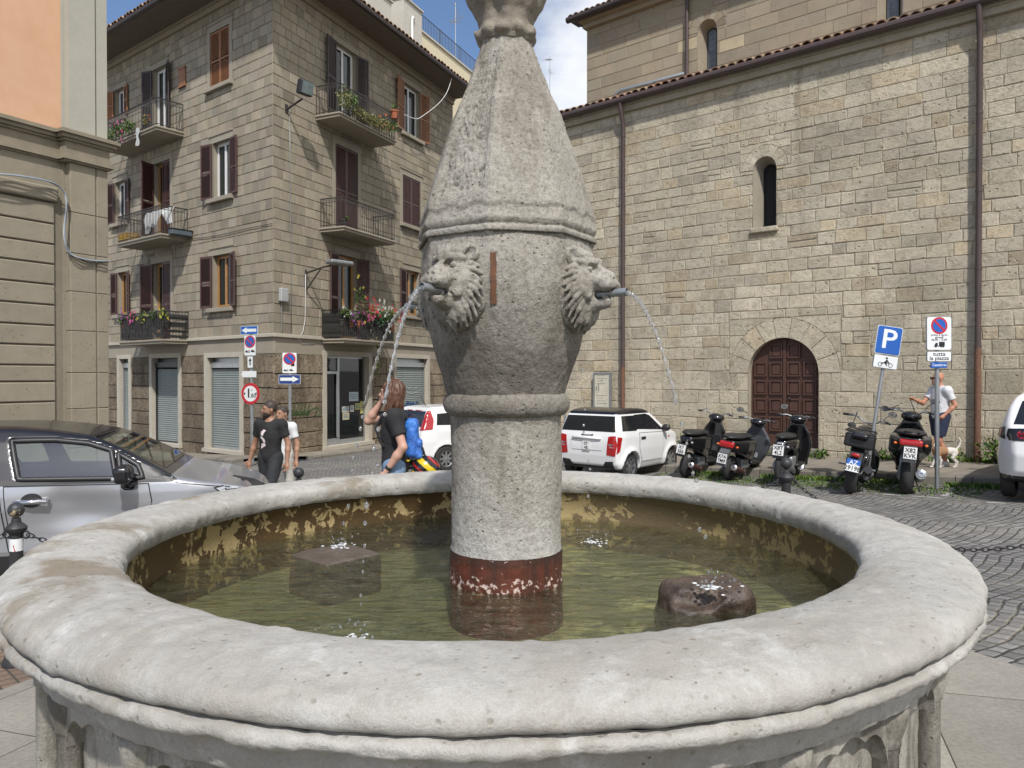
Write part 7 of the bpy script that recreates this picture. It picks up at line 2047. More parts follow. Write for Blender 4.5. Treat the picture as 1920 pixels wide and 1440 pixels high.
st = np.sin(c[:,1]*26+c[:,2]*30); npmesh('shell', V, Q, [M['blackgloss'], pm('yellow_gloss', (.68,.50,.01), .25, coat=.5), M['lamp_red']], hm, mi=np.where(st > .45, 1, np.where(st < -.93, 2, 0)))
b = L(hm); b.prism([(-.10,-.16),(.10,-.16),(.085,-.30),(-.085,-.30)], .085, .100, plane='xy'); b.build('peak', pm('yellow_peak', (.70,.52,.012), .3, coat=.4), hm)
b = L(hm); b.tube([(0,.0,.12),(0,-.03,.22)], .012, 6); b.build('strap', M['blackp'], hm)
# bald man with the dog
x, y = at(1762, 800, 14.0).xy; g = side(x, y); Ht = at(1752, 697, 14.0).z-g
pose = dict(elR=(-.20,-.20,1.17), wrR=(-.14,-.42,1.24), fdR=(.3,-.2,-1), elL=(.24,.12,1.14), wrL=(.20,-.05,.97), fdL=(-1,0,0), knL=(.10,-.10,.50), anL=(.10,.04,.09), knR=(-.10,.04,.50), anR=(-.10,.18,.11), hed=(0,-.045,1.63))
o, bd, sf, sh_, k, J = person('bald person in white shirt and navy shorts walking a dog beside the church wall', (x, y, g), rad(-82), Ht, pose, rad(-5), skin_mat('sunburnt_skin', (.47,.225,.14), (.42,.19,.115)), cloth('white_linen', (.70,.71,.73)), cloth('navy_shorts', (.018,.026,.060)), dict(beard=True, hairmat=pm('grey_stubble', (.26,.17,.13), .8), glasses=True, leg_end=.56, hem=.86, belly=.02, curlR=.3, curlL=.8, shoes=M['frame_white']))
MH = PMAT[o.name]; hand_w = MH @ (Vector(J['wrR'])*k + Vector((0,-.08,0)))
dx, dy = at(1772, 850, 13.7).xy; dg = side(dx, dy)
dg_o = thing('dog', 'small white dog with tan patches and raised tail on a lead', 'dog', (dx, dy, dg), rad(-84))
def dogf(X, Y, Z):
    d = smin(ellf(X, Y, Z, (0,-.10,.30), (.075,.14,.090)), ellf(X, Y, Z, (0,.10,.30), (.065,.14,.075)), .06)
    d = smin(d, capf(X, Y, Z, (0,-.19,.34), (0,-.27,.43), .055, .045), .04)
    d = smin(d, ellf(X, Y, Z, (0,-.30,.455), (.050,.065,.052)), .03); d = smin(d, capf(X, Y, Z, (0,-.33,.445), (0,-.40,.425), .030, .022), .02)
    for s in (-1, 1):
        d = smin(d, smax(ellf(X, Y, Z, (s*.045,-.275,.50), (.014,.028,.045)), -1-Z, .01), .01)
        d = smin(d, capf(X, Y, Z, (s*.045,-.16,.27), (s*.045,-.15+s*.03,.14), .034, .022), .02); d = smin(d, capf(X, Y, Z, (s*.045,-.15+s*.03,.14), (s*.045,-.17+s*.05,.02), .020, .018), .01); d = smin(d, capf(X, Y, Z, (s*.045,-.17+s*.05,.016), (s*.045,-.205+s*.05,.014), .018, .014), .008)
        d = smin(d, capf(X, Y, Z, (s*.045,.19,.28), (s*.048,.15-s*.04,.18), .050, .030), .02); d = smin(d, capf(X, Y, Z, (s*.048,.15-s*.04,.18), (s*.048,.23-s*.05,.10), .026, .018), .01)
        d = smin(d, capf(X, Y, Z, (s*.048,.23-s*.05,.10), (s*.048,.21-s*.05,.02), .017, .016), .01); d = smin(d, capf(X, Y, Z, (s*.048,.21-s*.05,.016), (s*.048,.17-s*.05,.014), .017, .013), .008)
    t = [(0,.22,.33),(0,.28,.40),(0,.30,.48),(0,.27,.54)]
    for a, b_ in zip(t, t[1:]): d = smin(d, capf(X, Y, Z, a, b_, .020, .016), .012)
    return d + .003*fbm(X, Y, Z, 40, 2)
V, Q = snet(dogf, (-.15,-.46,-.01), (.15,.36,.60), .009); c = V[Q].mean(1); tan = (vnoise(c[:,0], c[:,1], c[:,2], 7) > .18) & (c[:,2] > .2) | ((c[:,1] < -.24) & (np.abs(c[:,0]) > .018) & (c[:,2] > .44))
npmesh('body', V, Q, [pm('white_fur', (.66,.62,.56), .9, bp=.5, bs=90), pm('tan_fur', (.36,.20,.10), .9, bp=.5, bs=90)], dg_o, mi=tan.astype(int))
b = L(dg_o); b.ball((0,-.425,.430), .014); [b.ball((s*.030,-.355,.470), .008) for s in (-1, 1)]; b.build('nose_and_eyes', M['ink'], dg_o, smooth=True)
col_p = PMAT[dg_o.name] @ Vector((0,-.22,.44))
b = MB(); b.tube([hand_w.lerp(col_p, t)-Vector((0,0,.10*4*t*(1-t))) for t in [i/14 for i in range(15)]], .009, 5); tag(b.build('lead', M['blackp'], smooth=True), 'black lead running from the hand of the bald person down to the dog', 'dog lead')
# ---------------------------------------------------------------- scooters and motorbike (x forward, z up)
def tyre(par, x, z, r, t, mat='rim', spokes=5, M0=None, wire=False):
    T = (M0 or Matrix()) @ Matrix.Translation((x, 0, z)) @ Matrix.Rotation(PI/2, 4, 'X')
    b = MB(PMAT[par.name] @ T); n = 36
    prof = [(r-t+t*.0+t*(1-cos(a)) , t*.62*sin(a-PI/2+PI/2)) for a in []]
    pr = []
    for k in range(13):
        a = PI*(k/12)-PI/2; pr.append((r-t*.95+t*.95*cos(a), t*.60*sin(a)))
    b.lathe(pr, n, caps=False); o = b.build('wheel', M['rubber'], par, smooth=True)
    b = MB(PMAT[par.name] @ T); ri = r-t*.9
    b.lathe([(ri+.012,-t*.55),(ri-.012,-t*.55),(ri-.03,-t*.3),(ri-.03,t*.3),(ri-.012,t*.55),(ri+.012,t*.55)], n, caps=False)
    b.lathe([(.045,-t*.7),(.05,-t*.7),(.05,t*.7),(.045,t*.7)], 16)
    if wire:
        for k in range(20):
            a = 2*PI*k/20; b.tube([(.05*cos(a),.05*sin(a),(-1)**k*t*.4),((ri-.02)*cos(a+.25),(ri-.02)*sin(a+.25),0)], .003, 4)
    else:
        for k in range(spokes):
            a = 2*PI*k/spokes; c, s = cos(a), sin(a); b.tube([(.03*c,.03*s,0),((ri-.015)*c,(ri-.015)*s,0)], [.024,.014], 6)
    b.build('rim', M[mat], o, auto=40); return o
def bikeframe(label, u, vbase, depth, alpha, lean, name='scooter', cat='scooter'):
    """stand the rear tyre where the photograph shows it: u column and depth on the road"""
    x = at(u, 800, depth).x; a = rad(90-alpha)
    Mx = Matrix.Translation((x, depth, ground(x, depth))) @ Matrix.Rotation(a, 4, 'Z') @ Matrix.Rotation(rad(lean), 4, 'X') @ Matrix.Scale(1.08, 4)
    return thing(name, label, cat, M=Mx)
def sd(o, name, F, lo, hi, mat, res=.016, par=None):
    V, Q = snet(F, lo, hi, res); return npmesh(name, V, Q, mat, par or o)
def bars(o, x, z, w, steer, mirrors, mat='blackp', rake=.45, h=.0, mm='chrome'):
    S = Matrix.Translation((x, 0, z)) @ Matrix.Rotation(steer, 4, 'Z')
    b = MB(PMAT[o.name] @ S); b.tube([(-.14,-w,.02+h),(-.06,-w*.55,.03+h),(0,-.08,0),(0,.08,0),(-.06,w*.55,.03+h),(-.14,w,.02+h)], .012, 8); hb = b.build('handlebar', M['metal_grey'], o, smooth=True)
    for s in (-1, 1):
        b = MB(PMAT[o.name] @ S); b.tube([(-.07,s*w*.68,.03+h),(-.15,s*w*1.05,.02+h)], .018, 8); b.build('grip', M['blackp'], hb, smooth=True)
        b = MB(PMAT[o.name] @ S); b.tube([(-.03,s*w*.62,.035+h),(-.04,s*w*1.0,.005+h)], .006, 5); b.build('brake_lever', M['metal_grey'], hb)
        if s in mirrors:
            dx, dz = mirrors[s]
            b = MB(PMAT[o.name] @ S); b.tube([(-.03,s*w*.6,.04+h),(0,s*(w*.65),.10+h),(.0,s*(w*.6+dx*.8),dz-.02)], .006, 5)
            T = Matrix.Translation((.0, s*(w*.6+dx), dz)) @ Matrix.Rotation(rad(80), 4, 'Y'); b.lathe([(.001,-.02),(.045,-.012),(.058,.004),(.056,.010)], 16, T @ Matrix.Diagonal((.8,1.15,1,1)), caps=False); mo = b.build('mirror', M['blackp'], hb, auto=50)
            b = MB(PMAT[o.name] @ S @ T @ Matrix.Diagonal((.8,1.15,1,1))); b.lathe([(.054,-.018),(.001,-.0181)], 16, caps=False); b.lathe([(.055,-.016),(.054,-.018)],16,caps=False); b.build('mirror_glass', M[mm], mo)
    return hb
def plate(o, x, z, w, h, lines, tilt=.25, blue=False):
    T = PMAT[o.name] @ Matrix.Translation((x, 0, z)) @ Matrix.Rotation(tilt, 4, 'Y')
    b = MB(T); b.box((-.006,-w/2,-h/2),(0,w/2,h/2),.002)
    pl = b.build('number_plate', M['plate'], o)
    if blue: q = MB(T); q.box((-.0085,-w/2,.012),(-.0062,w/2,h/2)) if blue == 'top' else q.box((-.0085,w/2-.022,-h/2),(-.0062,w/2,h/2)); q.build('blue_band', M['sign_blue'], pl)
    R = Matrix(((0,0,-1,0),(-1,0,0,0),(0,1,0,0),(0,0,0,1)))
    for i, t in enumerate(lines):
        q = MB(); text(q, t, h*.50, T @ Matrix.Translation((-.010,0,h*(.22-.46*i))) @ R, .001, sx=.95); 
        q.build('lettering', M['sign_white'] if (blue == 'top' and i == 0) else M['ink'], pl)
def scooter(label, u, depth, alpha, lean, st):
    o = bikeframe(label, u, 0, depth, alpha, lean)
    r, t, wb = st['r'], st['t'], st['wb']
    tyre(o, 0, r, r, t, st.get('rimmat', 'rim'), st.get('spokes', 5), wire=st.get('wire', False))
    fr = st.get('rf', r); S = Matrix.Translation((wb-.12, 0, 0)) @ Matrix.Rotation(st['steer'], 4, 'Z') @ Matrix.Translation((-(wb-.12), 0, 0))
    tyre(o, wb, fr, fr, t*.88, st.get('rimmat', 'rim'), st.get('spokes', 5), S, wire=st.get('wire', False))
    sh, bw = st['seat'], st['bw']; body, c2 = M[st['body']], M[st.get('body2', st['body'])]
    tail = st.get('tail', -.22)
    # rear bodywork: a tapering shell under the seat
    def rb(X, Y, Z):
        p = [(tail,sh-.03),(tail-.03,sh-.10),(tail+.10,sh-.24),(.10,r*2+.02),(.42,r*2-.08),(.60,.30),(.66,.34),(.56,sh-.10),(.45,sh-.03)]
        w = bw*np.clip(.62+.55*np.clip((X-tail)/.35, 0, 1)-.35*np.clip((X-.35)/.35, 0, 1), .3, 1.2)*(.72+.28*np.clip((Z-(r*1.6))/.2, 0, 1))
        return smax(polyf(X, Z, p), np.abs(Y)-w, .05)
    bo = sd(o, 'body', rb, (tail-.1,-.3,.15), (.75,.3,sh+.05), body)
    sd(o, 'seat', lambda X, Y, Z: smax(smin(ellf(X, Y, Z, (.12+tail*.4,0,sh+.02), (.30,bw*.85,.055)), ellf(X, Y, Z, (.40,0,sh+.005), (.20,bw*.72,.05)), .05), (sh-.035)-Z, .02), (tail-.2,-.25,sh-.1), (.7,.25,sh+.12), M['blackp'])
    # floorboard, leg shield, front column
    sd(o, 'floorboard', lambda X, Y, Z: boxf(X, Y, Z, (.80,0,.285), (.24,.15,.035), .03), (.5,-.22,.2), (1.1,.22,.36), M['blackp'])
    sx, hz_ = st['sx'], st['hz']
    def lsf(X, Y, Z):
        ax = np.interp(Z, [.25,.45,.75,hz_-.12], [1.05,1.02,sx+.08,sx+.05]); w = np.interp(Z, [.25,.40,.62,hz_-.22,hz_-.10], [.12,.21,st.get('shield',.20)*1.15,.20,.12])
        return smax(smax(np.abs(X-ax+.25*(np.abs(Y))**1.0*.5)-.035, np.abs(Y)-w, .03), np.maximum(.26-Z, Z-(hz_-.06)), .03)
    sd(o, 'leg_shield', lsf, (.7,-.28,.2), (1.25,.28,hz_+.05), c2)
    sd(o, 'headset', lambda X, Y, Z: smin(ellf(X, Y, Z, (sx+.03,0,hz_-.01), (.14,.15,.085)), ellf(X, Y, Z, (sx+.10,0,hz_-.03), (.08,.10,.08)), .03), (sx-.2,-.2,hz_-.12), (sx+.25,.2,hz_+.1), body)
    b = L(o); b.tube([(sx+.06,0,hz_-.05),(wb-.05,0,fr*2+.08)], .032, 10)
    for s in (-1, 1): b.M = PMAT[o.name] @ S; b.tube([(wb-.10,s*.06,fr*2+.10),(wb,s*.065,fr)], .02, 8)
    b.build('fork', M['metal_grey'], o, smooth=True)
    def mg(X, Y, Z): 
        d = length(X-wb, Z-fr); return smax(smax(np.abs(d-fr-.02)-.010, np.abs(Y)-.062, .01), np.maximum(fr+.02-Z-(X-wb)*.4, -1+0*Z), .01)
    V, Q = snet(mg, (wb-fr-.1,-.1,fr-.1), (wb+fr+.1,.1,2*fr+.1), .014); A = np.array(S); npmesh('front_mudguard', V @ A[:3,:3].T + A[:3,3], Q, c2, o)
    # engine, exhaust, shock, stand
    sd(o, 'engine', lambda X, Y, Z: smin(smin(boxf(X, Y, Z, (.18,.07,r+.01), (.24,.055,.075), .04), boxf(X, Y, Z, (.40,0,r+.06), (.14,.11,.10), .04), .03), ellf(X, Y, Z, (.0,.085,r), (.10,.045,.10)), .03), (-.2,-.2,.05), (.65,.2,r+.28), M['metal_grey'], .014)
    ex = st.get('exhaust', .055); b = L(o); b.tube([(.42,-.10,r-.06),(.25,-.15,r-.09),(.10,-.155,r-.03),(-.22,-.165,r+.06)], [.018,.022,ex,ex], 14); e_ = b.build('exhaust', M[st.get('exmat', 'blackp')], o, auto=50)
    b = L(o); b.lathe([(ex*.98,0),(ex*.6,.012),(ex*.3,.014),(ex*.28,-.04)], 14, Matrix.Translation((-.221,-.165,r+.06)) @ Matrix.Rotation(-PI/2+.2, 4, 'Y'), caps=False); b.build('end_cap', M['rim'], e_)
    b = L(o); b.tube([(-.02,.095,r+.02),(.06,.085,sh-.22)], .028, 10); b.build('shock', M['chrome' if st.get('bright') else 'metal_grey'], o, smooth=True)
    b = L(o); b.tube([(.24,.20,.012),(.28,.20,.012),(.35,.10,.22),(.35,-.10,.22),(.28,-.20,.012),(.24,-.20,.012)], .012, 6); b.build('stand', M['iron'], o)
    # tail: lamp, indicators, plate on its mudguard
    lz = sh-.10; M_l = M[st.get('lamp', 'lamp_red')]; lw = st.get('lw', bw*.62)
    sd(o, 'tail_lamp', lambda X, Y, Z: boxf(X, Y, Z-.25*(X-tail), (tail-.015,0,lz), (.045,lw,st.get('lh',.035)), .03), (tail-.12,-.2,lz-.12), (tail+.1,.2,lz+.12), M_l, .010)
    for s in (-1, 1): b = L(o); b.ball((tail+.02,s*(lw+.045),lz-.03), .026, 10, 8, (1.2,1,.8)); b.build('indicator', M[st.get('ind', 'lamp_orange')], o, smooth=True)
    pz0 = st['pz']; b = L(o)
    pts = [(tail+.08,lz-.06),(tail-.02,lz-.06),(tail-.10,pz0+.10),(tail-.13,pz0-.13),(tail-.115,pz0-.13),(tail-.06,pz0+.08)]
    b.prism(pts, -.085, .085); b.build('rear_mudguard', M[st.get('mg', 'blackp')], o)
    plate(o, tail-.14, pz0, .165, .165, st['plate'], .13)
    if st.get('rack'): b = L(o); b.tube([(tail+.2,-.09,sh+.01),(tail-.05,-.09,sh+.05),(tail-.10,0,sh+.05),(tail-.05,.09,sh+.05),(tail+.2,.09,sh+.01)], .011, 6); b.build('grab_rail', M['blackp'], o, smooth=True)
    bars(o, sx, hz_+.03, .30, st['steer'], st['mirrors'], h=st.get('barh', .0))
    return o
M['grey_plastic'] = pm('grey_plastic', (.10,.105,.11), .5, col2=(.085,.09,.095))
M['dark_grey_paint'] = pm('dark_grey_paint', (.05,.052,.056), .25, col2=(.045,.047,.05), coat=.5)
M['black_paint'] = pm('black_scooter_paint', (.010,.010,.011), .2, col2=(.013,.013,.014), coat=.6)
M['rust_metal'] = pm('rusty_exhaust', (.13,.06,.04), .6, .3, col2=(.07,.035,.028), vs=20)
scooter('tall black scooter with a worn side panel next to the white microcar', 1285, 14.6, 38, 9, dict(r=.24, t=.13, wb=1.22, seat=.82, bw=.19, shield=.24, body='black_paint', steer=rad(14), sx=.98, hz=1.08, pz=.56, plate=['X7','3E6'], mirrors={}, lamp='blackgloss', lw=.07, exmat='rust_metal', rimmat='blackp', barh=.04, ind='lamp_clear'))
scooter('black and grey scooter with a big orange and red tail lamp', 1366, 14.0, 41, 8, dict(r=.22, t=.12, wb=1.12, seat=.76, bw=.20, shield=.24, body='black_paint', body2='grey_plastic', steer=rad(12), sx=.92, hz=.99, pz=.42, plate=['X7A','7M9'], mirrors={1:(.16,.14)}, lamp='lamp_red', lw=.13, lh=.05, mg='grey_plastic', exmat='rust_metal', rimmat='blackp', tail=-.24))
scooter('black wire-wheeled moped scooter with white side lamps in front of the church door', 1463, 13.0, 33, 4, dict(r=.30, t=.10, wb=1.18, seat=.78, bw=.15, shield=.22, body='black_paint', steer=rad(-6), sx=.92, hz=1.04, pz=.60, plate=['X8T','4L2'], mirrors={1:(.06,.16)}, lamp='lamp_clear', lw=.06, lh=.045, rimmat='rim', wire=True, bright=True, ind='lamp_clear', tail=-.16, exmat='metal_grey', exhaust=.04))
scooter('glossy black scooter with wide red tail lamp and fat silencer beside the tilted no-parking post', 1698, 11.6, 27, 5, dict(r=.27, t=.16, wb=1.24, seat=.86, bw=.235, shield=.28, body='black_paint', body2='black_paint', steer=rad(-10), sx=.98, hz=1.08, pz=.62, plate=['X82','KVK'], mirrors={1:(.20,.04), -1:(.12,.22)}, lamp='lamp_red', lw=.15, lh=.045, exhaust=.068, exmat='metal_grey', mg='dark_grey_paint', rimmat='blackp', rack=True, barh=.02))
# naked motorbike
o = bikeframe('black naked motorcycle with blue-topped plate leaning on its stand under the parking sign', 1592, 0, 11.8, 30, 11, 'motorcycle', 'motorcycle')
r = .30; wb = 1.36; S = Matrix.Translation((wb-.25, 0, 0)) @ Matrix.Rotation(rad(-22), 4, 'Z') @ Matrix.Translation((-(wb-.25), 0, 0))
tyre(o, 0, r, r, .14, 'blackp', 6); tyre(o, wb, r, r, .11, 'blackp', 6, S)
b = L(o); b.M = PMAT[o.name] @ S
for s in (-1, 1): b.tube([(wb,s*.085,r),(wb-.20,s*.085,.80),(wb-.25,s*.085,.95)], [.026,.026,.020], 10)
b.build('fork', M['metal_grey'], o, smooth=True)
sd(o, 'headlight', lambda X, Y, Z: ellf(X, Y, Z, (wb-.12,0,.86), (.10,.10,.11)), (wb-.3,-.2,.7), (wb+.1,.2,1.02), M['blackgloss'])
sd(o, 'tank', lambda X, Y, Z: smax(smin(ellf(X, Y, Z, (.80,0,.86), (.27,.15,.12)), ellf(X, Y, Z, (.62,0,.80), (.16,.11,.09)), .06), .74-Z, .03), (.35,-.25,.68), (1.15,.25,1.05), M['black_paint'])
sd(o, 'seat', lambda X, Y, Z: smin(ellf(X, Y, Z, (.36,0,.80), (.28,.13,.055)), ellf(X, Y, Z, (.02,0,.88), (.22,.11,.05)), .05), (-.3,-.2,.68), (.75,.2,1.0), M['blackp'])
sd(o, 'tail', lambda X, Y, Z: smax(polyf(X, Z, [(-.26,.93),(-.30,.88),(-.10,.72),(.30,.66),(.40,.78),(.10,.86)]), np.abs(Y)-.11, .04), (-.4,-.2,.6), (.5,.2,1.0), M['black_paint'])
sd(o, 'top_case', lambda X, Y, Z: smax(boxf(X, Y, Z, (-.06,0,.80), (.16,.20,.10), .035), -boxf(X, Y, Z, (-.06,0,.92), (.13,.17,.05), .02), .01), (-.3,-.26,.66), (.2,.26,.95), M['blackp'], .014)
b = L(o); b.tube([(-.24,-.20,.93),(-.24,.20,.93),(.12,.18,.95),(.12,-.18,.95)], .012, 6, closed=True); b.tube([(-.06,-.2,.935),(-.06,.2,.935)], .01, 6); b.build('rack', M['iron'], o, smooth=True)
sd(o, 'engine', lambda X, Y, Z: smin(smin(boxf(X, Y, Z, (.68,0,.42), (.22,.15,.13), .06), capf(X, Y, Z, (.80,0,.48), (.92,0,.66), .10, .085), .04), ellf(X, Y, Z, (.60,.13,.40), (.10,.05,.10)), .03), (.35,-.25,.2), (1.15,.25,.8), M['dark_grey_paint'])
b = L(o)
for s in (-1, 1):
    b.tube([(.95,s*.08,.84),(.92,s*.11,.66),(.60,s*.13,.56),(.42,s*.12,.52)], .020, 8); b.tube([(.92,s*.09,.80),(.35,s*.11,.72),(-.10,s*.09,.80)], .016, 8); b.tube([(.42,s*.12,.45),(0,s*.10,r)], .026, 8)
    b.tube([(.42,s*.12,.52),(.46,s*.12,.36)], .022, 8)
b.build('frame', M['blackp'], o, smooth=True)
b = L(o); b.tube([(.90,-.06,.55),(.95,-.10,.34),(.70,-.14,.24),(.40,-.16,.28),(.30,-.17,.31)], .022, 8); b.tube([(.32,-.17,.30),(-.12,-.19,.42)], [.045,.055], 12); b.build('exhaust', M['blackp'], o, auto=50)
b = L(o); b.tube([(.50,.10,.30),(.42,.30,.02)], .013, 6); b.build('stand', M['iron'], o)
b = L(o); b.tube([(.42,-.14,.36),(.40,-.26,.36)], .014, 6); b.build('footrest', M['metal_grey'], o); b = L(o); b.tube([(.42,.14,.36),(.40,.26,.36)], .014, 6); b.build('footrest', M['metal_grey'], o)
b = L(o); b.prism([(-.02,.66),(-.10,.70),(-.28,.52),(-.34,.40),(-.325,.395),(-.24,.50)], -.09, .09); b.build('rear_mudguard', M['blackp'], o)
b = L(o); b.ball((-.27,0,.60), .045, 12, 8, (.5,1.5,.7)); b.build('tail_lamp', M['lamp_red'], o, smooth=True)
plate(o, -.36, .46, .18, .18, ['AZ','29198'], .30, 'top')
bars(o, wb-.27, 1.0, .36, rad(-22), {1:(.06,-.10), -1:(.10,.20)}, h=.04)
# ---------------------------------------------------------------- signs, posts, bollards, weeds
def disc2(b, cx, cz, r, y0, y1, M_, n=32, a0=0): b.prism([(cx+r*cos(a0+2*PI*k/n), cz+r*sin(a0+2*PI*k/n)) for k in range(n)], y0, y1, M_)
def rrect(x0, z0, x1, z1, r, n=4):
    P = []
    for cx, cz, a in ((x1-r,z1-r,0),(x0+r,z1-r,PI/2),(x0+r,z0+r,PI),(x1-r,z0+r,1.5*PI)): P += [(cx+r*cos(a+PI/2*k/n), cz+r*sin(a+PI/2*k/n)) for k in range(n+1)]
    return P
class Sign:
    """post standing on the ground; faces are built in the post's own frame (x right, -y towards the reader)"""
    def __init__(s, label, u, v_base, depth, v_top, yaw, lean=(0,0), r=.03, zbase=None, pole_mat='metal_grey'):
        p = at(u, v_base, depth); zg = zbase if zbase is not None else p.z
        s.top = at(u, v_top, depth).z - zg
        s.Mx = Matrix.Translation((p.x, depth, zg)) @ Matrix.Rotation(rad(lean[0]), 4, 'Y') @ Matrix.Rotation(rad(lean[1]), 4, 'X') @ Matrix.Rotation(rad(yaw), 4, 'Z')
        s.o = thing('road_sign', label, 'sign', M=s.Mx); s.px = depth/FPX
        b = L(s.o); b.tube([(0,0,-.25),(0,0,s.top)], r, 12); b.lathe([(r,0),(r*.6,.015),(.001,.02)], 12, Matrix.Translation((0,0,s.top)), caps=False); b.build('pole', M[pole_mat], s.o, auto=50)
        b = L(s.o)
    def board(s, name, x0, z0, x1, z1, mat, r=.02, edge='sign_back'):
        b = L(s.o); b.prism(rrect(x0, z0, x1, z1, r), -.055, -.035); o = b.build(name, M[edge], s.o)
        b = L(s.o); b.prism(rrect(x0+.008, z0+.008, x1-.008, z1-.008, r), -.058, -.0552); b.build('face', M[mat], o); 
        b = L(s.o); zm = (z0+z1)/2; b.box((-.04,-.035,zm-.02),(.04,.035,zm+.02)); b.build('clamp', M['metal_grey'], o)
        return o
    def shape(s, par, mat, polys, y=-.0585, name='symbol'):
        b = L(s.o)
        for p in polys: b.prism(p, y-.0015, y)
        return b.build(name, M[mat], par)
    def txt(s, par, mat, t, size, x, z, y=-.0585, sx=1.0):
        b = MB(); text(b, t, size, s.Mx @ Matrix.Translation((x, y, z)) @ UPR, .0012, sx=sx); return b.build('lettering', M[mat], par)
    def nopark(s, par, x, z, r):
        c = lambda rr: [(x+rr*cos(2*PI*k/32), z+rr*sin(2*PI*k/32)) for k in range(32)]
        s.shape(par, 'sign_red', [c(r)], -.0585); s.shape(par, 'sign_blue', [c(r*.78)], -.0605)
        d = r*.12; q = r*.80; k_ = .7071
        s.shape(par, 'sign_red', [[(x-q*k_-d*k_, z+q*k_-d*k_),(x+q*k_-d*k_, z-q*k_-d*k_),(x+q*k_+d*k_, z-q*k_+d*k_),(x-q*k_+d*k_, z+q*k_+d*k_)]], -.0625)
    def tow(s, par, x, z, w):
        # tow-away lorry and hooked car
        s.shape(par, 'ink', [[(x-w*.5,z),(x-w*.5,z+w*.10),(x-w*.42,z+w*.20),(x-w*.30,z+w*.20),(x-w*.28,z+w*.08),(x,z+w*.08),(x,z)], [(x-w*.28,z+w*.09),(x-w*.02,z+w*.26),(x+w*.02,z+w*.24),(x-w*.2,z+w*.09)], [(x+w*.06,z+w*.06),(x+w*.12,z+w*.16),(x+w*.22,z+w*.24),(x+w*.36,z+w*.22),(x+w*.5,z+w*.10),(x+w*.5,z+.0)]])
    def arrow(s, par, mat, x0, x1, z, h, left):
        if left: x0, x1 = x1, x0
        d = 1 if x1 > x0 else -1; hl = h*1.1
        s.shape(par, mat, [[(x0,z-h*.28),(x1-d*hl,z-h*.28),(x1-d*hl,z-h*.55),(x1,z),(x1-d*hl,z+h*.55),(x1-d*hl,z+h*.28),(x0,z+h*.28)]])
def zz(s, v, u, depth): return at(u, v, depth).z - s.Mx.translation.z
# --- parking sign, leaning right
D1 = 12.2
p = at(1628, 872, D1); S1 = Sign('blue parking sign with a motorcycle panel on a post leaning to the right', 1628, 872, D1, 612, 0, (8.3, 0), .028)
pxm = D1/FPX; h = S1.top
b0 = S1.board('parking_board', -.205, h-.44, .205, h+.02, 'sign_blue', .03, 'sign_white'); S1.shape(b0, 'sign_blue', [rrect(-.19, h-.425, .19, h+.005, .02)], -.059)
S1.txt(b0, 'sign_white', 'P', .44, .0, h-.205, -.0606, 1.15)
b1 = S1.board('motorcycle_panel', -.20, h-.67, .20, h-.455, 'sign_white', .015)
def ring(cx, cz, r, w, n=20): return [[(cx+r*cos(2*PI*k/n), cz+r*sin(2*PI*k/n)), (cx+r*cos(2*PI*(k+1)/n), cz+r*sin(2*PI*(k+1)/n)), (cx+(r-w)*cos(2*PI*(k+1)/n), cz+(r-w)*sin(2*PI*(k+1)/n)), (cx+(r-w)*cos(2*PI*k/n), cz+(r-w)*sin(2*PI*k/n))] for k in range(n)]
zc = h-.61
S1.shape(b1, 'ink', ring(-.085, zc, .036, .009)+ring(.085, zc, .036, .009)+[[(-.085,zc-.008),(-.03,zc+.02),(.05,zc+.025),(.085,zc),(.05,zc+.045),(.0,zc+.04),(-.05,zc+.035)], [(-.03,zc+.03),(.01,zc+.085),(.035,zc+.085),(.03,zc+.06),(.0,zc+.025)], [(.02,zc+.075),(.06,zc+.05),(.055,zc+.042),(.01,zc+.06)], [(.01+.018*cos(k*PI/6), zc+.108+.018*sin(k*PI/6)) for k in range(12)], [(-.02,zc+.03),(.02,zc-.02),(.035,zc-.02),(.01,zc+.035)]])
# --- no parking on Thursdays
D2 = 11.9
S2 = Sign('tall no-parking sign with the plate tutta la piazza on a straight grey post', 1757, 885, D2, 594, 3, (-.4, 0), .034)
q = lambda v: zz(S2, v, 1757, D2)
b0 = S2.board('no_parking_board', -.205, q(657), .205, q(594), 'sign_white', .03); S2.nopark(b0, 0, q(611), .135)
S2.txt(b0, 'ink', 'primo e terzo', .048, 0, q(628.5)); S2.txt(b0, 'ink', 'giovedì', .048, 0, q(633)); S2.txt(b0, 'ink', '06.00 - 15.00', .048, 0, q(637.5))
zt = q(650); S2.shape(b0, 'ink', [[(-.09,zt),(-.09,zt+.012),(.09,zt+.012),(.09,zt)], [(-.005,zt+.014),(-.005,zt+.075),(.09,zt+.075),(.09,zt+.014)], [(-.075,zt+.014),(-.075,zt+.035),(-.055,zt+.06),(-.025,zt+.06),(-.025,zt+.014)]]+[[(c+.016*cos(k*PI/6), zt+.016*sin(k*PI/6)) for k in range(12)] for c in (-.055,.03,.065)])
b1 = S2.board('piazza_plate', -.20, q(678), .20, q(659), 'sign_white', .02); S2.txt(b1, 'ink', 'tutta', .085, 0, q(664.2), sx=1.25); S2.txt(b1, 'ink', 'la piazza', .085, 0, q(672), sx=1.12)
b2 = S2.board('blue_plate', -.13, q(690), .13, q(679.5), 'sign_blue', .008, 'sign_blue'); S2.txt(b2, 'sign_white', 'Casadorte', .055, 0, q(684.5))
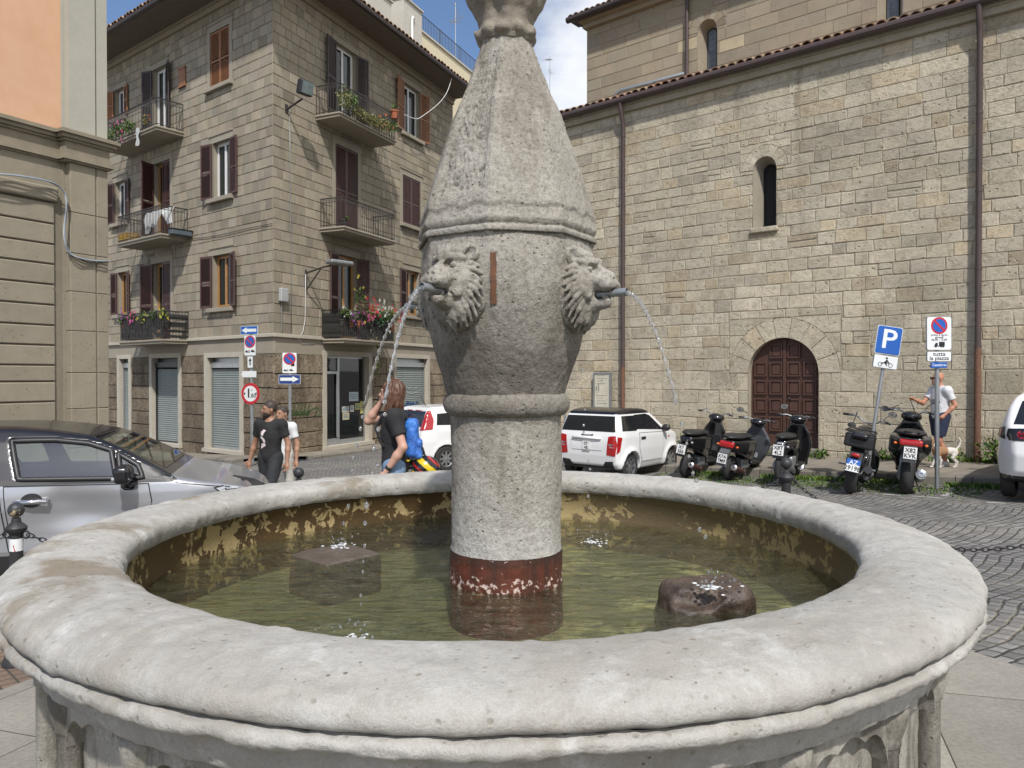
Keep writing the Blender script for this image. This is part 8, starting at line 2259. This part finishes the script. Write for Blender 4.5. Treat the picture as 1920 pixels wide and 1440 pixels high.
# --- left group by the corner
DL = 20.6
zb_ = at(473, 850, DL).z
S3 = Sign('sign post with width limit, no-parking board and blue one-way arrow at the block corner', 473, 850, DL, 612, -18, (-.3, 0), .045)
q = lambda v: zz(S3, v, 473, DL); m = DL/FPX
b0 = S3.board('one_way_board', -.30, q(627), .25, q(611.5), 'sign_blue', .01, 'sign_white'); S3.arrow(b0, 'sign_white', -.27, .21, q(619.5), .15, True)
b0 = S3.board('no_parking_board', -.19, q(667), .19, q(628.5), 'sign_white', .02); S3.nopark(b0, 0, q(641), .17); S3.tow(b0, 0, q(661), .30)
b0 = S3.board('arrow_panel', -.09, q(690), .09, q(668), 'sign_white', .01); S3.shape(b0, 'ink', [[(-.018,q(685)),(-.018,q(677)),(-.05,q(677)),(0,q(671)),(.05,q(677)),(.018,q(677)),(.018,q(685))]])
b = L(S3.o); z0 = q(706); z1 = q(697); b.prism([(-.30,(z0+z1)/2),(-.24,z0-.02),(.19,z0-.02),(.19,z1+.02),(-.24,z1+.02)], -.055, -.04); b.build('blank_arrow_board', M['sign_white'], S3.o)
b = L(S3.o); zc = q(738); R_ = 20*m; disc2(b, 0, zc, R_, -.06, -.04, None, 40); o = b.build('width_limit', M['sign_red'], S3.o)
c = lambda rr: [(rr*cos(2*PI*k/40), zc+rr*sin(2*PI*k/40)) for k in range(40)]
S3.shape(o, 'sign_white', [c(R_*.74)], -.0605); S3.txt(o, 'ink', '1', .36, -.055, zc+.0, -.0622, 1.1); S3.txt(o, 'ink', '.80', .16, .085, zc-.06, -.0622); S3.txt(o, 'ink', 'm', .07, .04, zc+.10, -.0622)
for s in (-1, 1): S3.shape(o, 'ink', [[(s*R_*.70,zc+.045),(s*R_*.70,zc-.045),(s*R_*.50,zc)]], -.0622, 'arrowhead')
DR = 20.0
S4 = Sign('no-parking board above a blue one-way arrow on the post before the shop wall', 544, 853, DR, 662, 8, (0, 0), .04)
q = lambda v: zz(S4, v, 544, DR)
b0 = S4.board('no_parking_board', -.19, q(700), .19, q(661), 'sign_white', .02); S4.nopark(b0, 0, q(673), .16); S4.tow(b0, -.03, q(696), .24); S4.shape(b0, 'ink', [[(.04,q(687)),(.04,q(682)),(.13,q(681)),(.13,q(686.5))]])
b0 = S4.board('one_way_board', -.28, q(720), .28, q(702.5), 'sign_navy', .01, 'sign_white'); S4.arrow(b0, 'sign_white', -.24, .24, q(711), .15, False)
# --- grey post by the church, left end, just right of the shaft
x = 1059; p = at(x, 740, 17.5); S5 = thing('post', 'thin bare grey post rising behind the white microcar, beside the stone shaft', 'post', (p.x, 17.5, ground(p.x, 17.5)))
b = L(S5); b.tube([(0,0,0),(0,0,at(1059,672,17.5).z-ground(p.x,17.5))], .03, 8); b.build('pole', M['metal_grey'], S5)
# --- information board on the church wall
bx = CH.box(1113, 702, 1146, 772, -.1); IB = thing('information_board', 'cream information board in a grey frame on the church wall', 'notice board', M=CH.M @ Matrix.Translation((bx[0], -.1, bx[1]-.9)))
w_, h_ = bx[2]-bx[0], bx[3]-bx[1]
b = L(IB); b.box((0,-.03,-.2),(.05,.03,h_+.95)); b.box((w_-.05,-.03,-.2),(w_,.03,h_+.95)); b.box((.05,-.03,h_+.9),(w_-.05,.03,h_+.95)); b.box((.05,-.03,.93),(w_-.05,.03,.99)); b.build('frame', M['sign_back'], IB)
b = L(IB); b.box((.05,-.02,.99),(w_-.05,.02,h_+.9)); b.box((.05,-.02,.45),(w_-.05,.02,.92)); pn = b.build('panel', pm('cream_panel', (.62,.58,.46), .6), IB)
b = L(IB)
for k in range(9): b.box((.12,-.024,1.12+.07*k+(.25 if k > 3 else 0)),(w_-.12-(k%3)*.06,-.0205,1.13+.07*k+(.25 if k > 3 else 0)))
b.box((w_*.28,-.024,h_*.5+.95),(w_*.34,-.0205,h_*.5+1.15)); b.box((w_*.48,-.024,h_+.72),(w_*.52,-.0205,h_+.80)); b.box((w_*.16,-.024,h_*.5+.98),(w_*.22,-.0205,h_*.5+1.08)); b.build('print', pm('faded_print', (.30,.28,.23), .7), pn)
# --- bollards with chains round the fountain
def bollard(label, x, y, worn=False, band=False, kind='tall'):
    o = thing('bollard', label, 'bollard', M=Matrix.Translation((x, y, ground(x, y))) @ Matrix.Scale(1.17, 4), group='iron bollards round the fountain')
    b = L(o); b.lathe([(.075,0),(.075,.03),(.055,.07),(.048,.10),(.036,.14),(.033,.74),(.034,.75),(.052,.765),(.056,.785),(.045,.80),(.026,.815),(.022,.84)], 20); b.build('shaft', M['cast_iron'], o, auto=40)
    b = L(o); b.ball((0,0,.885), .043, 18, 12); b.build('ball', M['worn_ball'] if worn else M['cast_iron'], o, smooth=True)
    if band:
        b = L(o); b.lathe([(.0352,.655),(.0352,.725)], 20, caps=False); bd_ = b.build('band', M['sign_white'], o, smooth=True)
        b = L(o)
        for k in range(2):
            a0 = -PI/2+.55-1.6*k
            P = [(a0-.9,.69),(a0-.2,.725),(a0+.35,.725),(a0-.35,.69),(a0+.35,.655),(a0-.2,.655)]
            b.poly([(.0358*cos(a), .0358*sin(a), z) for a, z in P]); 
        b.build('chevron', M['sign_red'], bd_)
    for s in (-1, 1): b = L(o); b.tube([(s*.055+.020*cos(t), 0, .745+.020*sin(t)) for t in [k*PI/6 for k in range(12)]], .006, 6, closed=True); b.build('eye', M['cast_iron'], o)
    return Vector((x, y, ground(x, y)+.872))
M['cast_iron'] = pm('cast_iron', (.030,.031,.034), .5, .3, col2=(.05,.05,.052), vs=16, bp=.2)
def worn():
    m, nt, b, tc = newmat('worn_painted_ball'); f = ramp(nt, nz(nt, tc, 14, 5, .6), [(.56, 0), (.60, 1)]); setb(nt, b, Base_Color=mix(nt, f, (.032,.033,.036), (.38,.31,.18)), Roughness=.5); return m
M['worn_ball'] = worn()
def chain(p, q, sag, label, n=None):
    p, q = Vector(p), Vector(q); n = n or int((q-p).length*1.08/.042)
    b = MB(); pts = [p.lerp(q, t)-Vector((0,0,sag*4*t*(1-t))) for t in [i/n for i in range(n+1)]]
    for i in range(n):
        a, c = pts[i], pts[i+1]; d = (c-a); m = (a+c)/2; l = d.length*.68; d.normalize()
        w = d.cross(Vector((0,0,1))).normalized() if i % 2 else d.cross(d.cross(Vector((0,0,1)))).normalized()
        b.tube([m+d*(cos(t)*l)+w*(sin(t)*.013) for t in [k*PI/5 for k in range(10)]], .0042, 5, closed=True)
    return tag(b.build('chain', M['cast_iron'], smooth=True), label, 'chain', 'chains between the bollards')
pA = at(30, 922, 4.95); bA = bollard('black bollard with worn ball and red chevron band in front of the silver car', pA.x, 4.95, True, True)
pB = at(560, 877, 7.0); bB = bollard('black bollard showing only its ball above the basin rim, beside the black T-shirt person', pB.x, 7.0)
pC = at(1474, 874, 6.5); bC = bollard('black bollard in front of the wire-wheeled moped, right of the shaft', pC.x, 6.5)
bD = Vector((3.75, 4.9, ground(3.75, 4.9)+.745)); bollard('black bollard beyond the right edge holding the chain', 3.95, 4.6); bD = Vector((3.90,4.6,ground(3.95,4.6)+.872))
bE = Vector((-4.5, 3.4, ground(-4.5,3.4)+.872)); bollard('black bollard beyond the left edge holding the chain', -4.6, 3.3)
chain(bA+Vector((.075,0,0)), bB+Vector((-.075,0,0)), .34, 'black chain hanging from the chevron bollard towards the far left bollard')
chain(bE+Vector((.0,.0,0)), bA+Vector((-.075,0,0)), .22, 'black chain leaving the picture left of the chevron bollard')
chain(bC+Vector((.075,0,0)), bD, .40, 'black chain sagging over the setts at the right edge')
chain(bB+Vector((.075,0,0)), bC+Vector((-.075,0,0)), .40, 'black chain behind the basin between the two far bollards')
# --- weeds along the church wall and the kerb
WEED = [(1.0,1.1,.8),(1.5,1.5,1.0),(.7,.8,.7),(2.0,1.8,1.1)]
def weed(u, off_, h, w, n, label, size=.05):
    x = CH.hit(u, 840, -off_)[0]; p = CH.M @ Vector((x, -off_, 0)); z = ground(p.x, p.y)+.15
    o = thing('weed', label, 'plant', (p.x, p.y, z), group='weeds at the foot of the church wall')
    b = L(o); leaves(b, (0,0,h*.45), w, n, size, (1,.7,h/(2*w)), WEED, -.2)
    b.build('foliage', M['leaf'], o, attr=True)
    b = L(o)
    for k in range(8): b.tube([(0,0,0),(U(-.5,.5)*w,U(-.3,.3)*w,h*U(.4,.9))], .006, 4)
    b.build('stem', M['leaf'], o)
for u, o_, h, w, n, lb in ((1284,.35,.55,.34,150,'leafy weed behind the tall black scooter'),(1352,.3,.6,.36,170,'bushy weed left of the church door'),(1400,.25,.5,.30,140,'green weed at the left door jamb'),(1428,.5,.3,.22,90,'low weed at the door threshold'),(1538,.35,.26,.24,80,'low weed right of the church door'),
        (1622,.5,.26,.24,70,'small weed behind the leaning post'),(1790,.3,.35,.26,100,'weed left of the rusty downpipe'),(1868,.35,.62,.5,260,'big leafy weed clump right of the rusty downpipe'),(1900,.3,.7,.45,230,'tall weed clump beside the white car at the right edge'),(1655,.35,.30,.2,50,'yellowish weed beyond the motorcycle')): weed(u, o_, h, w, n, lb)
def grass(label, a, c, off_, wd, n, hh, z_):
    b = MB()
    for i in range(n):
        x = U(a, c); 
        if mnoise.noise((x*1.3, 3.1, off_)) < -.15: continue
        y = -off_+random.gauss(0, wd); p = CH.M @ Vector((x, y, 0)); p.z = ground(p.x, p.y)+z_; h = hh*U(.4,1.3)
        b.col = random.choice(WEED+[(1.9,1.4,.9)]); d = Vector((U(-1,1),U(-1,1),0)).normalized(); e = Vector((U(-.6,.6),U(-.6,.6),1)).normalized()
        b.poly([p-d*.014, p+d*.014, p+e*h+d*.012, p+e*h*1.05-d*.012])
    o = b.build('grass', M['leaf'], attr=True); struct(o, 'stuff'); tag(o, label, 'grass')
xa, xb = CH.hit(1250, 880, -2.9)[0], CH.hit(1900, 900, -2.9)[0]
grass('short grass and weeds growing along the foot of the kerb', xa, xb, 2.92, .09, 2600, .07, 0.0)
grass('thin moss and grass between the setts under the scooters', xa, xb, 3.5, .38, 2600, .022, .0)
grass('sparse grass along the foot of the church wall', xa, xb, .10, .05, 900, .10, .15)
